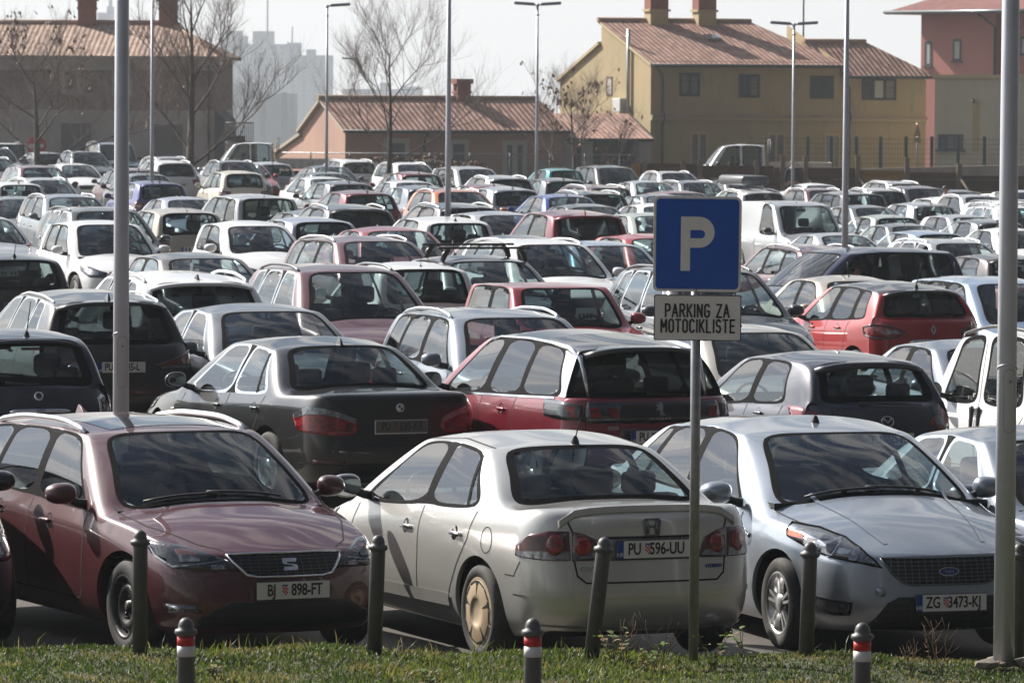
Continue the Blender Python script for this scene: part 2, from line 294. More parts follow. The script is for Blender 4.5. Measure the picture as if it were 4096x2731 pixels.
# ------------------------------------------------------------------ body builder
def ip(tab, y):
    return float(np.interp(y, [p[0] for p in tab], [p[1] for p in tab]))
def roundbox(a, b, r, seg=3):
    bm = bmesh.new(); a, b = Vector(a), Vector(b); c = (a+b)/2; d = b-a
    bmesh.ops.create_cube(bm, size=1); bmesh.ops.transform(bm, matrix=Matrix.Translation(c) @ Matrix.Diagonal((d.x, d.y, d.z, 1)), verts=bm.verts)
    bmesh.ops.bevel(bm, geom=list(bm.edges), offset=r, segments=seg, affect='EDGES', profile=.5)
    for f in bm.faces: f.smooth = True
    return bm
def merge(bms):
    out = bmesh.new()
    for b in bms:
        me = bpy.data.meshes.new('t'); b.to_mesh(me); b.free(); out.from_mesh(me); bpy.data.meshes.remove(me)
    return out
FX = [0, .42, .84, 1.0]
class Shape:
    """one car shape: parts = [(name, mesh, parent index or None, paint slot list)]"""
    def __init__(s, P):
        s.P = P; s.parts = []; L_, W, H = P['L'], P['W'], P['H']
        hwt = P.get('hw') or [(.2, .895*W/2), (.22*L_, .985*W/2), (.5*L_, W/2), (.74*L_, .99*W/2), (L_-.42, .875*W/2), (L_, .80*W/2)]
        hw = lambda y: ip(hwt, y)
        zt, gh = P['zt'], P['gh']; ds = P.get('ds', .11)
        dx = P.get('dx', [.10, .035, .005, 0., .016, .065]); tail = P['tail']; nose = P['nose']; zr = P['zr']; zf = P['zf']; ZT = lambda y: ip(zt, y)
        zs = lambda y: [P.get('sill', .18), P.get('sill', .18)+.10, .44, .5*(.44+ZT(y)-ds)+P.get('zmid', .03), ZT(y)-ds, ZT(y)]
        rr = P.get('rround', .24); fr = P.get('fround', .42)
        planR = [0, .012*rr/.24, .075*rr/.24, rr]; planF = [0, .03*fr/.42, .15*fr/.42, fr]
        cols = []
        hr, hf = hw(rr), hw(L_-fr)
        for i in range(4):
            c = []
            for r in range(6):
                z = zr[r] if i < 3 else .5*zr[r]+.5*zs(rr)[r]
                if i == 3 and r == 5: z = ZT(rr)
                c.append(Vector((FX[i]*(hr-dx[r]), planR[i]+tail[r]*(1 if i < 3 else .45), z)))
            cols.append(c)
        dcols = P.get('deck', []); fcols = P['fend']; ghb = [g[0] for g in gh]
        sy = dcols+ghb+fcols
        for y in sy:
            w = max(0, 1-(y-rr)/.45)*.35; w2 = max(0, 1-(L_-fr-y)/.5)*.35
            z0 = zs(y); c = []
            for r in range(6):
                z = z0[r]
                if r < 5: z = z*(1-w-w2)+w*zr[r]+w2*zf[r]
                c.append(Vector((hw(y)-dx[r], y, z)))
            cols.append(c)
        for i in (3, 2, 1, 0):
            c = []
            for r in range(6):
                y = L_-fr
                z = zf[r] if i < 3 else .5*zf[r]+.5*zs(y)[r]
                if i == 3 and r == 5: z = ZT(y)
                c.append(Vector((FX[i]*(hf-dx[r]), L_-planF[i]+nose[r]*(1 if i < 3 else .4), z)))
            cols.append(c)
        bm = bmesh.new(); fid = bm.faces.layers.int.new('fid'); cr = bm.edges.layers.float.new('crease_edge'); cv = bm.verts.layers.float.new('crease_vert')
        V = lambda p: bm.verts.new(p)
        ring = [[V(p) for p in c] for c in cols]
        lip = []
        for c in cols:
            p = c[0].copy(); p.x *= .86; p.y += (.10 if p.y < L_/2 else -.10) if (p.y < .5 or p.y > L_-.6) else 0; lip.append(V(p))
        def F(vs, i):
            vs = list(dict.fromkeys(vs))
            if len(vs) < 3: return
            f = bm.faces.new(vs); f[fid] = i; f.smooth = True; return f
        n = len(ring); S0 = 3; ng = len(gh); G0 = 4+len(dcols); G1 = G0+ng-1
        doors = P.get('doors', True); iB = next((k for k, g in enumerate(gh) if len(g) > 2 and g[2] == 'pillar'), None)
        for k in range(n-1):
            F([lip[k], lip[k+1], ring[k+1][0], ring[k][0]], 5)
            for r in range(5):
                i = 0
                if k < 3: i = 3 if r < 2 else (4 if k < 2 else 0)
                elif k >= n-4: i = 2 if r < 4 else (1 if k > n-4 else 0)
                elif doors and iB is not None and 1 <= r:
                    kk = k-G0
                    if iB < kk < ng-2: i = 6
                    elif P.get('rd0', 1) <= kk < iB: i = 7
                    elif kk == iB: i = 6
                F([ring[k][r], ring[k+1][r], ring[k+1][r+1], ring[k][r+1]], i)
        # boot deck
        zb, zc = P['zb'], P['zc']
        prev = [ring[i][5] for i in range(4)]
        nb = len(dcols)+1
        bb = P.get('bbow', .10)
        for j in range(nb):
            k = 4+j; side = ring[k][5]; y = side.co.y; t = (j+1)/nb
            zcen = (zr[5]*(1-t)+zb*t)+P.get('deckup', .015)*(1-abs(2*t-1))
            row = [V((FX[i]*side.co.x, y-bb*t*(1-FX[i]**2), zcen-(zcen-side.co.z)*FX[i]**3)) for i in range(3)]+[side]
            if j == 0:
                F([prev[3], ring[4][5], row[2], prev[2]], 0); F([prev[0], prev[1], row[1], row[0]], 4); F([prev[1], prev[2], row[2], row[1]], 4)
            else:
                for i in range(3): F([prev[i], prev[i+1], row[i+1], row[i]], 4 if i < 2 else 0)
            prev = row
        backbase = prev
        # bonnet
        fb = [ring[n-1-i][5] for i in range(4)]
        cb = P.get('cbow', .20); zh = P['zh']
        side = ring[G1][5]
        row0 = [V((FX[i]*side.co.x, side.co.y+cb*(1-FX[i]**2), zc-(zc-side.co.z)*FX[i]**3)) for i in range(3)]+[side]
        cowl = row0; prev = row0
        for j, y in enumerate(fcols):
            side = ring[G1+1+j][5]; t = (y-gh[-1][0])/(L_-fr-gh[-1][0]); yc = y+cb*(1-t*.3)
            zcen = ip(zh, yc)
            row = [V((FX[i]*side.co.x, y+(yc-y)*(1-FX[i]**2), zcen-(zcen-side.co.z)*FX[i]**3.2)) for i in range(3)]+[side]
            for i in range(3): F([prev[i], prev[i+1], row[i+1], row[i]], 1 if i < 2 else 0)
            prev = row
        for i in range(3): F([prev[i], prev[i+1], fb[i+1], fb[i]], 1 if i < 2 else 0)
        # greenhouse
        wrt = P['wr']; wr = lambda y: ip(wrt, y) if isinstance(wrt, list) else wrt
        zro = P['zro']; drop = P.get('drop', .07); ZR = lambda y: ip(zro, y)
        hb, rb = P.get('hbow', .09), P.get('rbow', .06)
        bul = P.get('bulge', .018)
        top = [V((wr(g[1]), g[1], ZR(g[1])-drop)) for g in gh]
        mid = []
        for k in range(ng):
            b, t_ = ring[G0+k][5].co, top[k].co; p = b.lerp(t_, .52); p.x += bul
            if k == ng-1: p.y += .03
            if k == 0: p.y -= P.get('bmid', .02)
            mid.append(V(p))
        for k in range(ng-1):
            kd = gh[k][2]
            i = {'body': 0, 'glass': 20+k, 'pillar': 10, 'qpil': 10, 'cap': 8}[kd]
            F([ring[G0+k][5], ring[G0+k+1][5], mid[k+1], mid[k]], i); F([mid[k], mid[k+1], top[k+1], top[k]], i)
        def screen(base, midside, topside, ybow, gid, ofs):
            y = topside.co.y; tr = [V((FX[i]*topside.co.x, y+ybow*(1-FX[i]**2), ZR(y+ybow*(1-FX[i]**2))-drop*FX[i]**3)) for i in range(3)]+[topside]
            mr_ = []
            for i in range(3):
                p = base[i].co.lerp(tr[i].co, .52); p += Vector(ofs); mr_.append(V(p))
            mr_.append(midside)
            for i in range(3):
                g = gid if i < 2 else P.get('cpil', 0) if gid == 31 else 0
                F([base[i], base[i+1], mr_[i+1], mr_[i]], g); F([mr_[i], mr_[i+1], tr[i+1], tr[i]], g)
            return tr
        fh = screen(cowl, mid[-1], top[-1], hb, 30, (0, .02, .022))
        rh = screen(backbase, mid[0], top[0], -rb, 31, (0, -P.get('bmid', .02), .012))
        prev = rh
        for k in range(1, ng-1):
            y = gh[k][1]; row = [V((FX[i]*top[k].co.x, y, ZR(y)-drop*FX[i]**3)) for i in range(3)]+[top[k]]
            for i in range(3): F([prev[i], prev[i+1], row[i+1], row[i]], 9)
            prev = row
        for i in range(3): F([prev[i], prev[i+1], fh[i+1], fh[i]], 9)
        sh = P.get('shoulder', .3)
        for k in range(n-1):
            for r, c_ in ((5, sh), (4, P.get('crease4', .25)), (2, P.get('crease2', .1)), (0, .7)):
                e = bm.edges.get((ring[k][r], ring[k+1][r]))
                if e and e[cr] < c_: e[cr] = c_
        for a_, b_ in zip(top, top[1:]):
            e = bm.edges.get((a_, b_))
            if e: e[cr] = P.get('railc', .3)
        # mirror
        for v in bm.verts:
            if abs(v.co.x) < 1e-6: v.co.x = 0
        g = list(bm.verts)+list(bm.edges)+list(bm.faces)
        ret = bmesh.ops.duplicate(bm, geom=g)
        dv = [e for e in ret['geom'] if isinstance(e, bmesh.types.BMVert)]
        df = [e for e in ret['geom'] if isinstance(e, bmesh.types.BMFace)]
        for v in dv: v.co.x = -v.co.x
        for f in df:
            f.normal_flip()
            if 20 <= f[fid] < 30: f[fid] += 20
            if f[fid] in (6, 7): f[fid] += 60
            if f[fid] in (8, 10): f[fid] = {8: 18, 10: 15}[f[fid]]
        bmesh.ops.remove_doubles(bm, verts=[v for v in bm.verts if abs(v.co.x) < 1e-5], dist=1e-4)
        bmesh.ops.recalc_face_normals(bm, faces=bm.faces)
        if sum((f.calc_center_median()-Vector((0, L_/2, .7))).dot(f.normal) for f in bm.faces) < 0:
            for f in bm.faces: f.normal_flip()
        # window frames
        trimw = P.get('trimw', .022)
        for gid in sorted({f[fid] for f in bm.faces if 20 <= f[fid] < 60}):
            fs = [f for f in bm.faces if f[fid] == gid]
            th = P.get('sw', .035) if gid in (30,) else (P.get('bw', .05) if gid == 31 else trimw)
            fset = set(fs); corner = []
            for v in {v for f in fs for v in f.verts}:
                be = [e for e in v.link_edges if len([f for f in e.link_faces if f in fset]) == 1]
                if len(be) == 2:
                    d1, d2 = [(e.other_vert(v).co-v.co).normalized() for e in be]
                    if d1.dot(d2) > -.80: corner.append(v)
            ret = bmesh.ops.inset_region(bm, faces=fs, thickness=th, use_even_offset=True, use_boundary=True)
            for v in corner: v[cv] = max(v[cv], P.get('wcorner', .8 if gid not in (30, 31) else .6))
            inn = {v for f in fs for v in f.verts}
            for v in inn:
                if min((v.co-c.co).length for c in corner) < th*2.6 if corner else False:
                    be = [e for e in v.link_edges if len([f for f in e.link_faces if f in fset]) == 1]
                    if len(be) == 2 and (be[0].other_vert(v).co-v.co).normalized().dot((be[1].other_vert(v).co-v.co).normalized()) > -.80: v[cv] = P.get('wcorner', .72 if gid not in (30, 31) else .55)
            for f in ret['faces']: f[fid] = {30: 13, 31: 14}.get(gid) or ((11 if P.get('chrome') else 10)+(5 if gid >= 40 else 0))
        for e in bm.edges:
            a = [f[fid] for f in e.link_faces]
            if len(a) == 2:
                if (20 <= a[0] < 60 or 10 <= a[0] < 17) != (20 <= a[1] < 60 or 10 <= a[1] < 17): e[cr] = .7
                elif (a[0] in range(20, 60)) != (a[1] in range(20, 60)): e[cr] = .9
        me = bpy.data.meshes.new('cage')
        bm.to_mesh(me); bm.free()
        ob = bpy.data.objects.new('cage', me); COL.objects.link(ob)
        md = ob.modifiers.new('s', 'SUBSURF'); md.levels = md.render_levels = P.get('sub', 2); md.subdivision_type = 'CATMULL_CLARK'
        nv0 = len(me.vertices); tgt = np.array([v.co[:] for v in me.vertices]); cur = tgt.copy()
        for it in range(3):                 # pull the smoothed surface back towards the drawn points
            md.levels = 1 if it < 2 else P.get('sub', 2)
            dg = bpy.context.evaluated_depsgraph_get(); ev = bpy.data.meshes.new_from_object(ob.evaluated_get(dg))
            if it == 2: break
            lim = np.array([v.co[:] for v in ev.vertices])[:nv0]; bpy.data.meshes.remove(ev)
            cur += (tgt-lim)*P.get('hold', .62)
            me.vertices.foreach_set('co', cur.ravel()); me.update(); ob.data.update_tag()
        bpy.data.objects.remove(ob)
        bm = bmesh.new(); bm.from_mesh(ev); bpy.data.meshes.remove(ev)
        fid = bm.faces.layers.int['fid']
        # wheel arches
        Rw = P['R']; Ra = Rw+P.get('gap', .055); s.hw = hw
        for yw in (P['yr'], P['yf']):
            dist = lambda v: math.hypot(v.co.y-yw, v.co.z-Rw)
            near = [e for e in bm.edges if all(abs(v.co.x) > .60*W/2 and dist(v) < Ra+.25 for v in e.verts)]
            for e in list(near):
                a_, b_ = e.verts; da, db = dist(a_)-Ra, dist(b_)-Ra
                if abs(da) < .004 or abs(db) < .004:
                    for v, d_ in ((a_, da), (b_, db)):
                        if abs(d_) < .004:
                            q_ = Vector((v.co.y-yw, v.co.z-Rw)).normalized()*Ra; v.co.y, v.co.z = yw+q_.x, Rw+q_.y
            cut = set()
            for e in list(near):
                a_, b_ = e.verts; da, db = dist(a_)-Ra, dist(b_)-Ra
                if abs(da) < 1e-5: cut.add(a_)
                if abs(db) < 1e-5: cut.add(b_)
                if da*db < 0 and abs(da) > 1e-5 and abs(db) > 1e-5:
                    lo_, hi_ = 0., 1.
                    for _ in range(24):
                        t_ = (lo_+hi_)/2; p_ = a_.co.lerp(b_.co, t_)
                        if (math.hypot(p_.y-yw, p_.z-Rw)-Ra)*da > 0: lo_ = t_
                        else: hi_ = t_
                    e2, nv_ = bmesh.utils.edge_split(e, a_, t_); cut.add(nv_)
            bmesh.ops.connect_verts(bm, verts=[v for v in cut if v.is_valid])
            kill = [f for f in bm.faces if abs(f.calc_center_median().x) > .60*W/2 and all(dist(v) < Ra+1e-4 for v in f.verts)]
            bmesh.ops.delete(bm, geom=kill, context='FACES')
            be = [e for e in bm.edges if e.is_boundary and all(abs(((v.co.y-yw)**2+(v.co.z-Rw)**2)**.5-Ra) < .004 and abs(v.co.x) > .55*W/2 for v in e.verts)]
            for wd0, wd_, idn in ((0, .03, 0), (.03, .25, 12)):      # lip and liner on vertices of their own, so the edge stays crisp
                mp_ = {}
                for e in be:
                    for v in e.verts:
                        if v not in mp_:
                            sg_ = math.copysign(1, v.co.x); mp_[v] = (bm.verts.new(v.co-Vector((sg_*wd0, 0, 0))), bm.verts.new(v.co-Vector((sg_*wd_, 0, 0))))
                for e in be:
                    a_, b_ = e.verts; f = bm.faces.new((mp_[a_][0], mp_[b_][0], mp_[b_][1], mp_[a_][1])); f[fid] = P.get('archid', 0) if idn == 0 else 12; f.smooth = True
        bm.normal_update(); bm.verts.index_update()
        s.bvh = BVHTree.FromBMesh(bm)
        # split into parts
        nrm = {v.index: v.normal.copy() for v in bm.verts}
        hero = P.get('hero', False)
        def pname(i, x):
            if 20 <= i < 60: return {30: 'windscreen', 31: 'rear_window'}.get(i) or ('side_window', i)
            if i in (8, 10, 11, 13, 14, 15, 16, 18):
                if not hero: return {8: 'pillar_cap', 18: 'pillar_cap', 11: 'window_trim', 16: 'window_trim'}.get(i, 'window_frame')
                return {13: 'windscreen_seal', 14: 'rear_window_seal'}.get(i) or ({8: 'pillar_cap', 10: 'window_frame', 11: 'window_trim'}[{15: 10, 16: 11, 18: 8}.get(i, i)], i)
            if i == 12: return ('wheel_arch_liner', 100+x) if hero else 'body'
            if i == 5: return 'sill'
            if i == 9: return 'roof' if (hero or P.get('roof2')) else 'body'
            if hero: return {0: 'body', 1: 'bonnet', 2: 'front_bumper', 3: 'rear_bumper', 4: P.get('boot', 'tailgate')}.get(i) or ('door', i)
            return 'body'
        groups = {}
        for f in bm.faces: c_ = f.calc_center_median(); groups.setdefault(pname(f[fid], (1 if c_.x > 0 else 0)+(2 if c_.y > L_/2 else 0)), []).append(f)
        order = sorted(groups, key=lambda k: (str(k) != 'body', str(k)))
        for key in order:
            nm = key if isinstance(key, str) else key[0]
            fs = groups[key]; vm = {}; vs = []; ff = []
            for f in fs:
                q = []
                for v in f.verts:
                    if v.index not in vm: vm[v.index] = len(vs); vs.append(v.co[:])
                    q.append(vm[v.index])
                ff.append(q)
            me = bpy.data.meshes.new(nm); me.from_pydata(vs, [], ff)
            for p, f in zip(me.polygons, fs): p.use_smooth = True; p.material_index = 1 if (f[fid] == 12 and not hero) else 0
            me.update()
            me.normals_split_custom_set_from_vertices([nrm[i][:] for i in vm])
            priv = P.get('privacy', False)
            gl = GLASS
            if nm == 'windscreen': gl = GLASSW
            elif nm == 'rear_window': gl = GLASSD if priv else GLASSW
            elif nm == 'side_window' and priv:
                k = key[1] % 20
                if iB is None or k < iB: gl = GLASSD
            m = {'window_frame': RUB, 'window_trim': CHR, 'wheel_arch_liner': GRB, 'sill': P.get('sillm') or PLA, 'pillar_cap': CHR, 'windscreen_seal': RUB, 'rear_window_seal': RUB}.get(nm)
            if nm in ('windscreen', 'rear_window', 'side_window'): m = gl
            if m is None: m = 'roof' if (nm == 'roof' and P.get('roof2')) else 'paint'
            if hero and nm.startswith('rear_bumper') and P.get('bumpm'): m = P['bumpm']
            if hero and nm.startswith('tailgate') and P.get('tgm'): m = P['tgm']
            s.add(nm, me, [m, GRB] if (nm == 'body' and not hero) else m)
        bm.free()
        s.zs, s.ZR, s.wrf, s.drop = zs, ZR, wr, drop
        s.interior()
        s.wheels()
        s.extras()
    def add(s, name, me, m, parent=None):
        s.parts.append((name, me, m, parent)); return len(s.parts)-1
    def addmb(s, name, mb, mats, parent=None):
        if not isinstance(mats, (list, tuple)): mats = [mats]
        me = mb.mesh(name, [x if not isinstance(x, str) else None for x in mats])
        return s.add(name, me, list(mats), parent)
    # projected patches -------------------------------------------------
    def patch(s, name, outs, m, kind='front', off=.006, cell=.04, yc=None, parent=None, thick=.012, inner=False):
        """outs: list of outlines (3D guesses); each is projected onto the body. kind front/rear = around a vertical axis, side = along x, flat_f/flat_r = along y"""
        if len(outs) > 1:
            return [s.patch(name, [o], m, kind, off, cell, yc, parent, thick) for o in outs][0]
        bm = bmesh.new(); P = s.P
        if yc is None: yc = P['L']-1.1 if kind in ('front',) else 1.1
        for o in outs:
            if kind in ('front', 'rear'):
                sg = 1 if kind == 'front' else -1
                uv = [(math.atan2(p[0], sg*(p[1]-yc)), p[2]) for p in o]
            elif kind == 'side': uv = [(p[1], p[2]) for p in o]
            elif kind == 'top': uv = [(p[0], p[1]) for p in o]
            else: uv = [(p[0], p[2]) for p in o]
            sx = 1 if (kind == 'side' and o[0][0] > 0) else -1
            b = bmesh.new(); vs = [b.verts.new((u, v, 0)) for u, v in uv]; b.faces.new(vs)
            us = [u for u, v in uv]; vv = [v for u, v in uv]
            cu = cell/(1.0 if kind in ('front', 'rear') else 1)
            for lo, hi, ax in ((min(us), max(us), 0), (min(vv), max(vv), 1)):
                k = max(1, int((hi-lo)/cu))
                for q in range(1, k):
                    c = lo+(hi-lo)*q/k; nn = [0, 0, 0]; nn[ax] = 1; co = [0, 0, 0]; co[ax] = c
                    bmesh.ops.bisect_plane(b, geom=list(b.verts)+list(b.edges)+list(b.faces), plane_co=co, plane_no=nn)
            bad = []
            for v in b.verts:
                u, z = v.co.x, v.co.y
                if kind in ('front', 'rear'):
                    sg = 1 if kind == 'front' else -1
                    d = Vector((math.sin(u), sg*math.cos(u), 0)); og = Vector((0, yc, z))+d*4; dr = -d
                elif kind == 'side': og = Vector((sx*3, u, z)); dr = Vector((-sx, 0, 0))
                elif kind == 'top': og = Vector((u, z, 4)); dr = Vector((0, 0, -1))
                else:
                    sg = 1 if kind == 'flat_f' else -1; og = Vector((u, P['L']/2+sg*5, z)); dr = Vector((0, -sg, 0))
                h, nn, ix, dist = s.bvh.ray_cast(og, dr)
                if h is None: bad.append(v); v.co = og+dr*2; continue
                if nn.dot(dr) > 0: nn = -nn
                v.co = h+nn*off
            if bad: bmesh.ops.delete(b, geom=bad, context='VERTS')
            if thick and b.faces:
                be = [e for e in b.edges if e.is_boundary]
                b.normal_update()
                ret = bmesh.ops.extrude_edge_only(b, edges=be)
                cen = Vector((0, yc if kind in ('front', 'rear') else P['L']/2, .7))
                for v in [e for e in ret['geom'] if isinstance(e, bmesh.types.BMVert)]:
                    d = (cen-v.co); d.z = 0
                    if kind == 'top': d = Vector((0, 0, -1))
                    v.co += d.normalized()*thick
            for f in b.faces: f.smooth = True
            bmesh.ops.recalc_face_normals(b, faces=b.faces)
            me = bpy.data.meshes.new('t'); b.to_mesh(me); b.free(); bm.from_mesh(me); bpy.data.meshes.remove(me)
        me = bpy.data.meshes.new(name); bm.to_mesh(me); bm.free()
        me.shade_smooth() if hasattr(me, 'shade_smooth') else None
        return s.add(name, me, m, parent)
    def mir(s, o): return [(-p[0], p[1], p[2]) for p in o]
    def both(s, name, o, m, kind='front', **k):
        i = s.patch(name, [o], m, kind, **k); j = s.patch(name, [s.mir(o)], m, kind, **k); return i, j
    def strip(s, name, lines, m, kind='side', w=.011, off=.002, yc=None):
        if len(lines) > 1 and s.P.get('hero') and name != 'grille_bars':
            return [s.strip(name, [l_], m, kind, w, off, yc) for l_ in lines][0]
        bm = bmesh.new(); P = s.P
        if yc is None: yc = P['L']-1.1 if kind == 'front' else 1.1
        for ln in lines:
            pts = []
            for a, b in zip(ln, ln[1:]):
                a, b = Vector(a), Vector(b); k = max(1, int((b-a).length/.04))
                pts += [a.lerp(b, q/k) for q in range(k)]
            pts.append(Vector(ln[-1])); hs = []
            for p in pts:
                if kind == 'side': og = Vector((math.copysign(3, p.x), p.y, p.z)); dr = Vector((-math.copysign(1, p.x), 0, 0))
                elif kind == 'top': og = Vector((p.x, p.y, 4)); dr = Vector((0, 0, -1))
                else:
                    sg = 1 if kind == 'front' else -1; u = math.atan2(p.x, sg*(p.y-yc)); d = Vector((math.sin(u), sg*math.cos(u), 0)); og = Vector((0, yc, p.z))+d*4; dr = -d
                h, nn, ix, dist = s.bvh.ray_cast(og, dr)
                if h is None: continue
                if nn.dot(dr) > 0: nn = -nn
                hs.append((h+nn*off, nn))
            prev = None
            for i, (h, nn) in enumerate(hs):
                d = hs[min(i+1, len(hs)-1)][0]-hs[max(i-1, 0)][0]
                if d.length < 1e-6: continue
                t = d.normalized().cross(nn).normalized()*w/2
                cur = (bm.verts.new(h+t), bm.verts.new(h-t))
                if prev: bm.faces.new((prev[0], prev[1], cur[1], cur[0]))
                prev = cur
        for f in bm.faces: f.smooth = True
        me = bpy.data.meshes.new(name); bm.to_mesh(me); bm.free()
        return s.add(name, me, m)
    def hit(s, p, kind):
        p = Vector(p)
        if kind == 'side': og = Vector((math.copysign(3, p.x), p.y, p.z)); dr = Vector((-math.copysign(1, p.x), 0, 0))
        elif kind == 'top': og = Vector((p.x, p.y, 4)); dr = Vector((0, 0, -1))
        elif kind == 'rear': og = Vector((p.x, -4, p.z)); dr = Vector((0, 1, 0))
        else: og = Vector((p.x, s.P['L']+4, p.z)); dr = Vector((0, -1, 0))
        h, nn, i, d = s.bvh.ray_cast(og, dr)
        if h is None: return p, -dr
        if nn.dot(dr) > 0: nn = -nn
        return h, nn
    def frame_at(s, p, kind):          # matrix with X right, Y up, Z out of the surface, for flat badges and plates
        h, n = s.hit(p, kind)
        z = n.normalized(); x = Vector((0, 0, 1)).cross(z).normalized() if abs(z.z) < .95 else Vector((1, 0, 0)); y = z.cross(x)
        M = Matrix((x, y, z)).transposed().to_4x4(); M.translation = h; return M
    # cabin --------------------------------------------------------------
    def interior(s):
        P = s.P; gh = P['gh']; H = P['H']; W = P['W']; L_ = P['L']
        ycowl = gh[-1][0]+.1; yB = next((g[0] for g in gh if len(g) > 2 and g[2] == 'pillar'), .45*L_)
        zb = ip(P['zt'], yB); lt = SEATL if P.get('light') else SEATM
        # tub
        t = MB(); hwB = W/2-.14; y0, y1 = P.get('ytub', gh[0][0]+.12), ycowl+.02
        fl = .36
        pts = [(-hwB, y0), (hwB, y0), (hwB*.97, y1), (-hwB*.97, y1)]
        zz = [P['zb']-.07, P['zb']-.07, P['zc']-.05, P['zc']-.05]
        for i in range(4):
            j = (i+1) % 4; a, b = pts[i], pts[j]
            t.quad([(*a, fl), (*b, fl), (*b, zz[j]), (*a, zz[i])])
        t.quad([(*p, fl) for p in pts]); s.addmb('cabin_tub', t, CABIN)
        # dashboard with cowl cover
        d = MB(); d.box((-hwB, y1-.42, zb-.16), (hwB, y1-.02, P['zc']-.065), bev=.05); s.addmb('dashboard', d, CABIN)
        w = MB(); cx, cy, cz = -.36*W/1.8, y1-.52, zb-.03
        tl = Matrix.Rotation(R(62), 3, 'X')
        w.tube([Vector((cx, cy, cz))+tl @ Vector((.18*math.cos(a), .18*math.sin(a), 0)) for a in [2*math.pi*k/20 for k in range(20)]], .016, 6, closed=True)
        w.tube([Vector((cx, cy, cz))+tl @ Vector((.17, 0, 0)), Vector((cx, cy, cz))+tl @ Vector((-.17, 0, 0))], .02, 6)
        s.addmb('steering_wheel', w, CABIN)
        ys = yB+.02
        hz = min(H-.24, zb+.36)
        for x in (-.36*W/1.8, .36*W/1.8):
            b = merge([roundbox((x-.24, ys-.02, .42), (x+.24, ys+.5, .60), .06), roundbox((x-.235, ys-.18, .5), (x+.235, ys+.02, hz-.22), .075), roundbox((x-.135, ys-.19, hz-.20), (x+.135, ys-.06, hz), .05)])
            s.add('front_seat', bm_mesh(b, 'front_seat'), lt)
        if P.get('rear_seat', True):
            yr = P.get('yrs', max(yB-1.0, gh[0][0]+.42)); rz = P['zb']+.0
            hb = [roundbox((-hwB+.05, yr, .42), (hwB-.05, yr+.5, .58), .05), roundbox((-hwB+.05, yr-.14, .5), (hwB-.05, yr+.04, rz), .05)]
            for x in (-.38, 0, .38):
                if x == 0 and P.get('rh2', True): continue
                hb.append(roundbox((x-.12, yr-.14, rz-.0), (x+.12, yr-.04, rz+.15), .04))
            s.add('rear_seat', bm_mesh(merge(hb), 'rear_seat'), lt)
            sh_ = MB(); sh_.box((-hwB+.02, y0+.02, P['zb']-.09), (hwB-.02, yr-.12, P['zb']-.07)); s.addmb('parcel_shelf', sh_, CABIN)
        m = MB(); yh = gh[-1][1]-.06; m.box((-.12, yh-.02, s.ZR(yh)-.17), (.12, yh, s.ZR(yh)-.10), bev=.015); m.box((-.012, yh, s.ZR(yh)-.12), (.012, yh+.02, s.ZR(yh)-.02)); s.addmb('rear_view_mirror', m, CABIN)
        u = MB(); hwU = W/2-.30
        u.box((-hwU, .35, .2), (hwU, L_-.45, .5)); s.addmb('underbody', u, GRB)
    # wheels ---------------------------------------------------------------
    def wheels(s):
        P = s.P; Rw = P['R']; ty = P.get('wheel', 'alloy')
        for yw in (P['yr'], P['yf']):
            for sx in (-1, 1):
                x0 = sx*(s.hw(yw)-.012)
                detail = P.get('hero') and sx == P.get('wside', -1) and abs(yw-P[P.get('wax', 'yr')]) < .01
                me = wheel_mesh(ty, Rw, sx, 36 if P.get('hero') else 18)
                tm, rm = me
                M = Matrix.Translation((x0, yw, Rw))
                tm = tm.copy(); tm.transform(M)
                if P.get('hero'):
                    i = s.add('wheel', tm, TYR)
                    r2 = rm.copy(); r2.transform(M); s.add('rim', r2, [RIMS[ty][0], GRB, CHR], i)
                else:
                    r2 = rm.copy(); r2.transform(M)
                    bm = bmesh.new(); bm.from_mesh(tm); k = len(bm.faces); bm.from_mesh(r2)
                    bm.faces.ensure_lookup_table()
                    for f in bm.faces[k:]: f.material_index = 1 if f.material_index == 0 else 0
                    m3 = bpy.data.meshes.new('wheel'); bm.to_mesh(m3); bm.free(); s.add('wheel', m3, [TYR, RIMS[ty][0]])
    # trim -------------------------------------------------------------------
    def seams(s):
        P = s.P; gh = P['gh']; ng = len(gh); G = gh
        iB = next(k for k, g in enumerate(gh) if len(g) > 2 and g[2] == 'pillar'); yB = (gh[iB][0]+gh[iB+1][0])/2
        ya = gh[-2][0]; zl = P.get('sill', .18)+.14; ln = []
        for sx in (-2, 2):
            ln.append([(sx, yB+.01, ip(P['zt'], yB)-.01), (sx, yB+.0, .62), (sx, yB+.03, zl)])
            ln.append([(sx, ya+.05, ip(P['zt'], ya)-.02), (sx, ya+.10, .7), (sx, ya+.06, zl+.05), (sx, ya, zl)])
            if P.get('rd0', 1) is not None and P.get('fourdoor', True):
                yc = gh[P.get('rd0', 1)][0]
                Ra = P['R']+.1
                ln.append([(sx, yc-.01, ip(P['zt'], yc)-.02), (sx, yc+.06, .78), (sx, P['yr']+Ra*.78, P['R']+Ra*.7), (sx, P['yr']+Ra+.05, .42), (sx, P['yr']+Ra+.09, zl)])
                ln.append([(sx, P['yr']+Ra+.09, zl), (sx, ya, zl)])
            else: ln.append([(sx, yB, zl), (sx, ya, zl)])
        s.strip('door_gap', ln, SEAM)
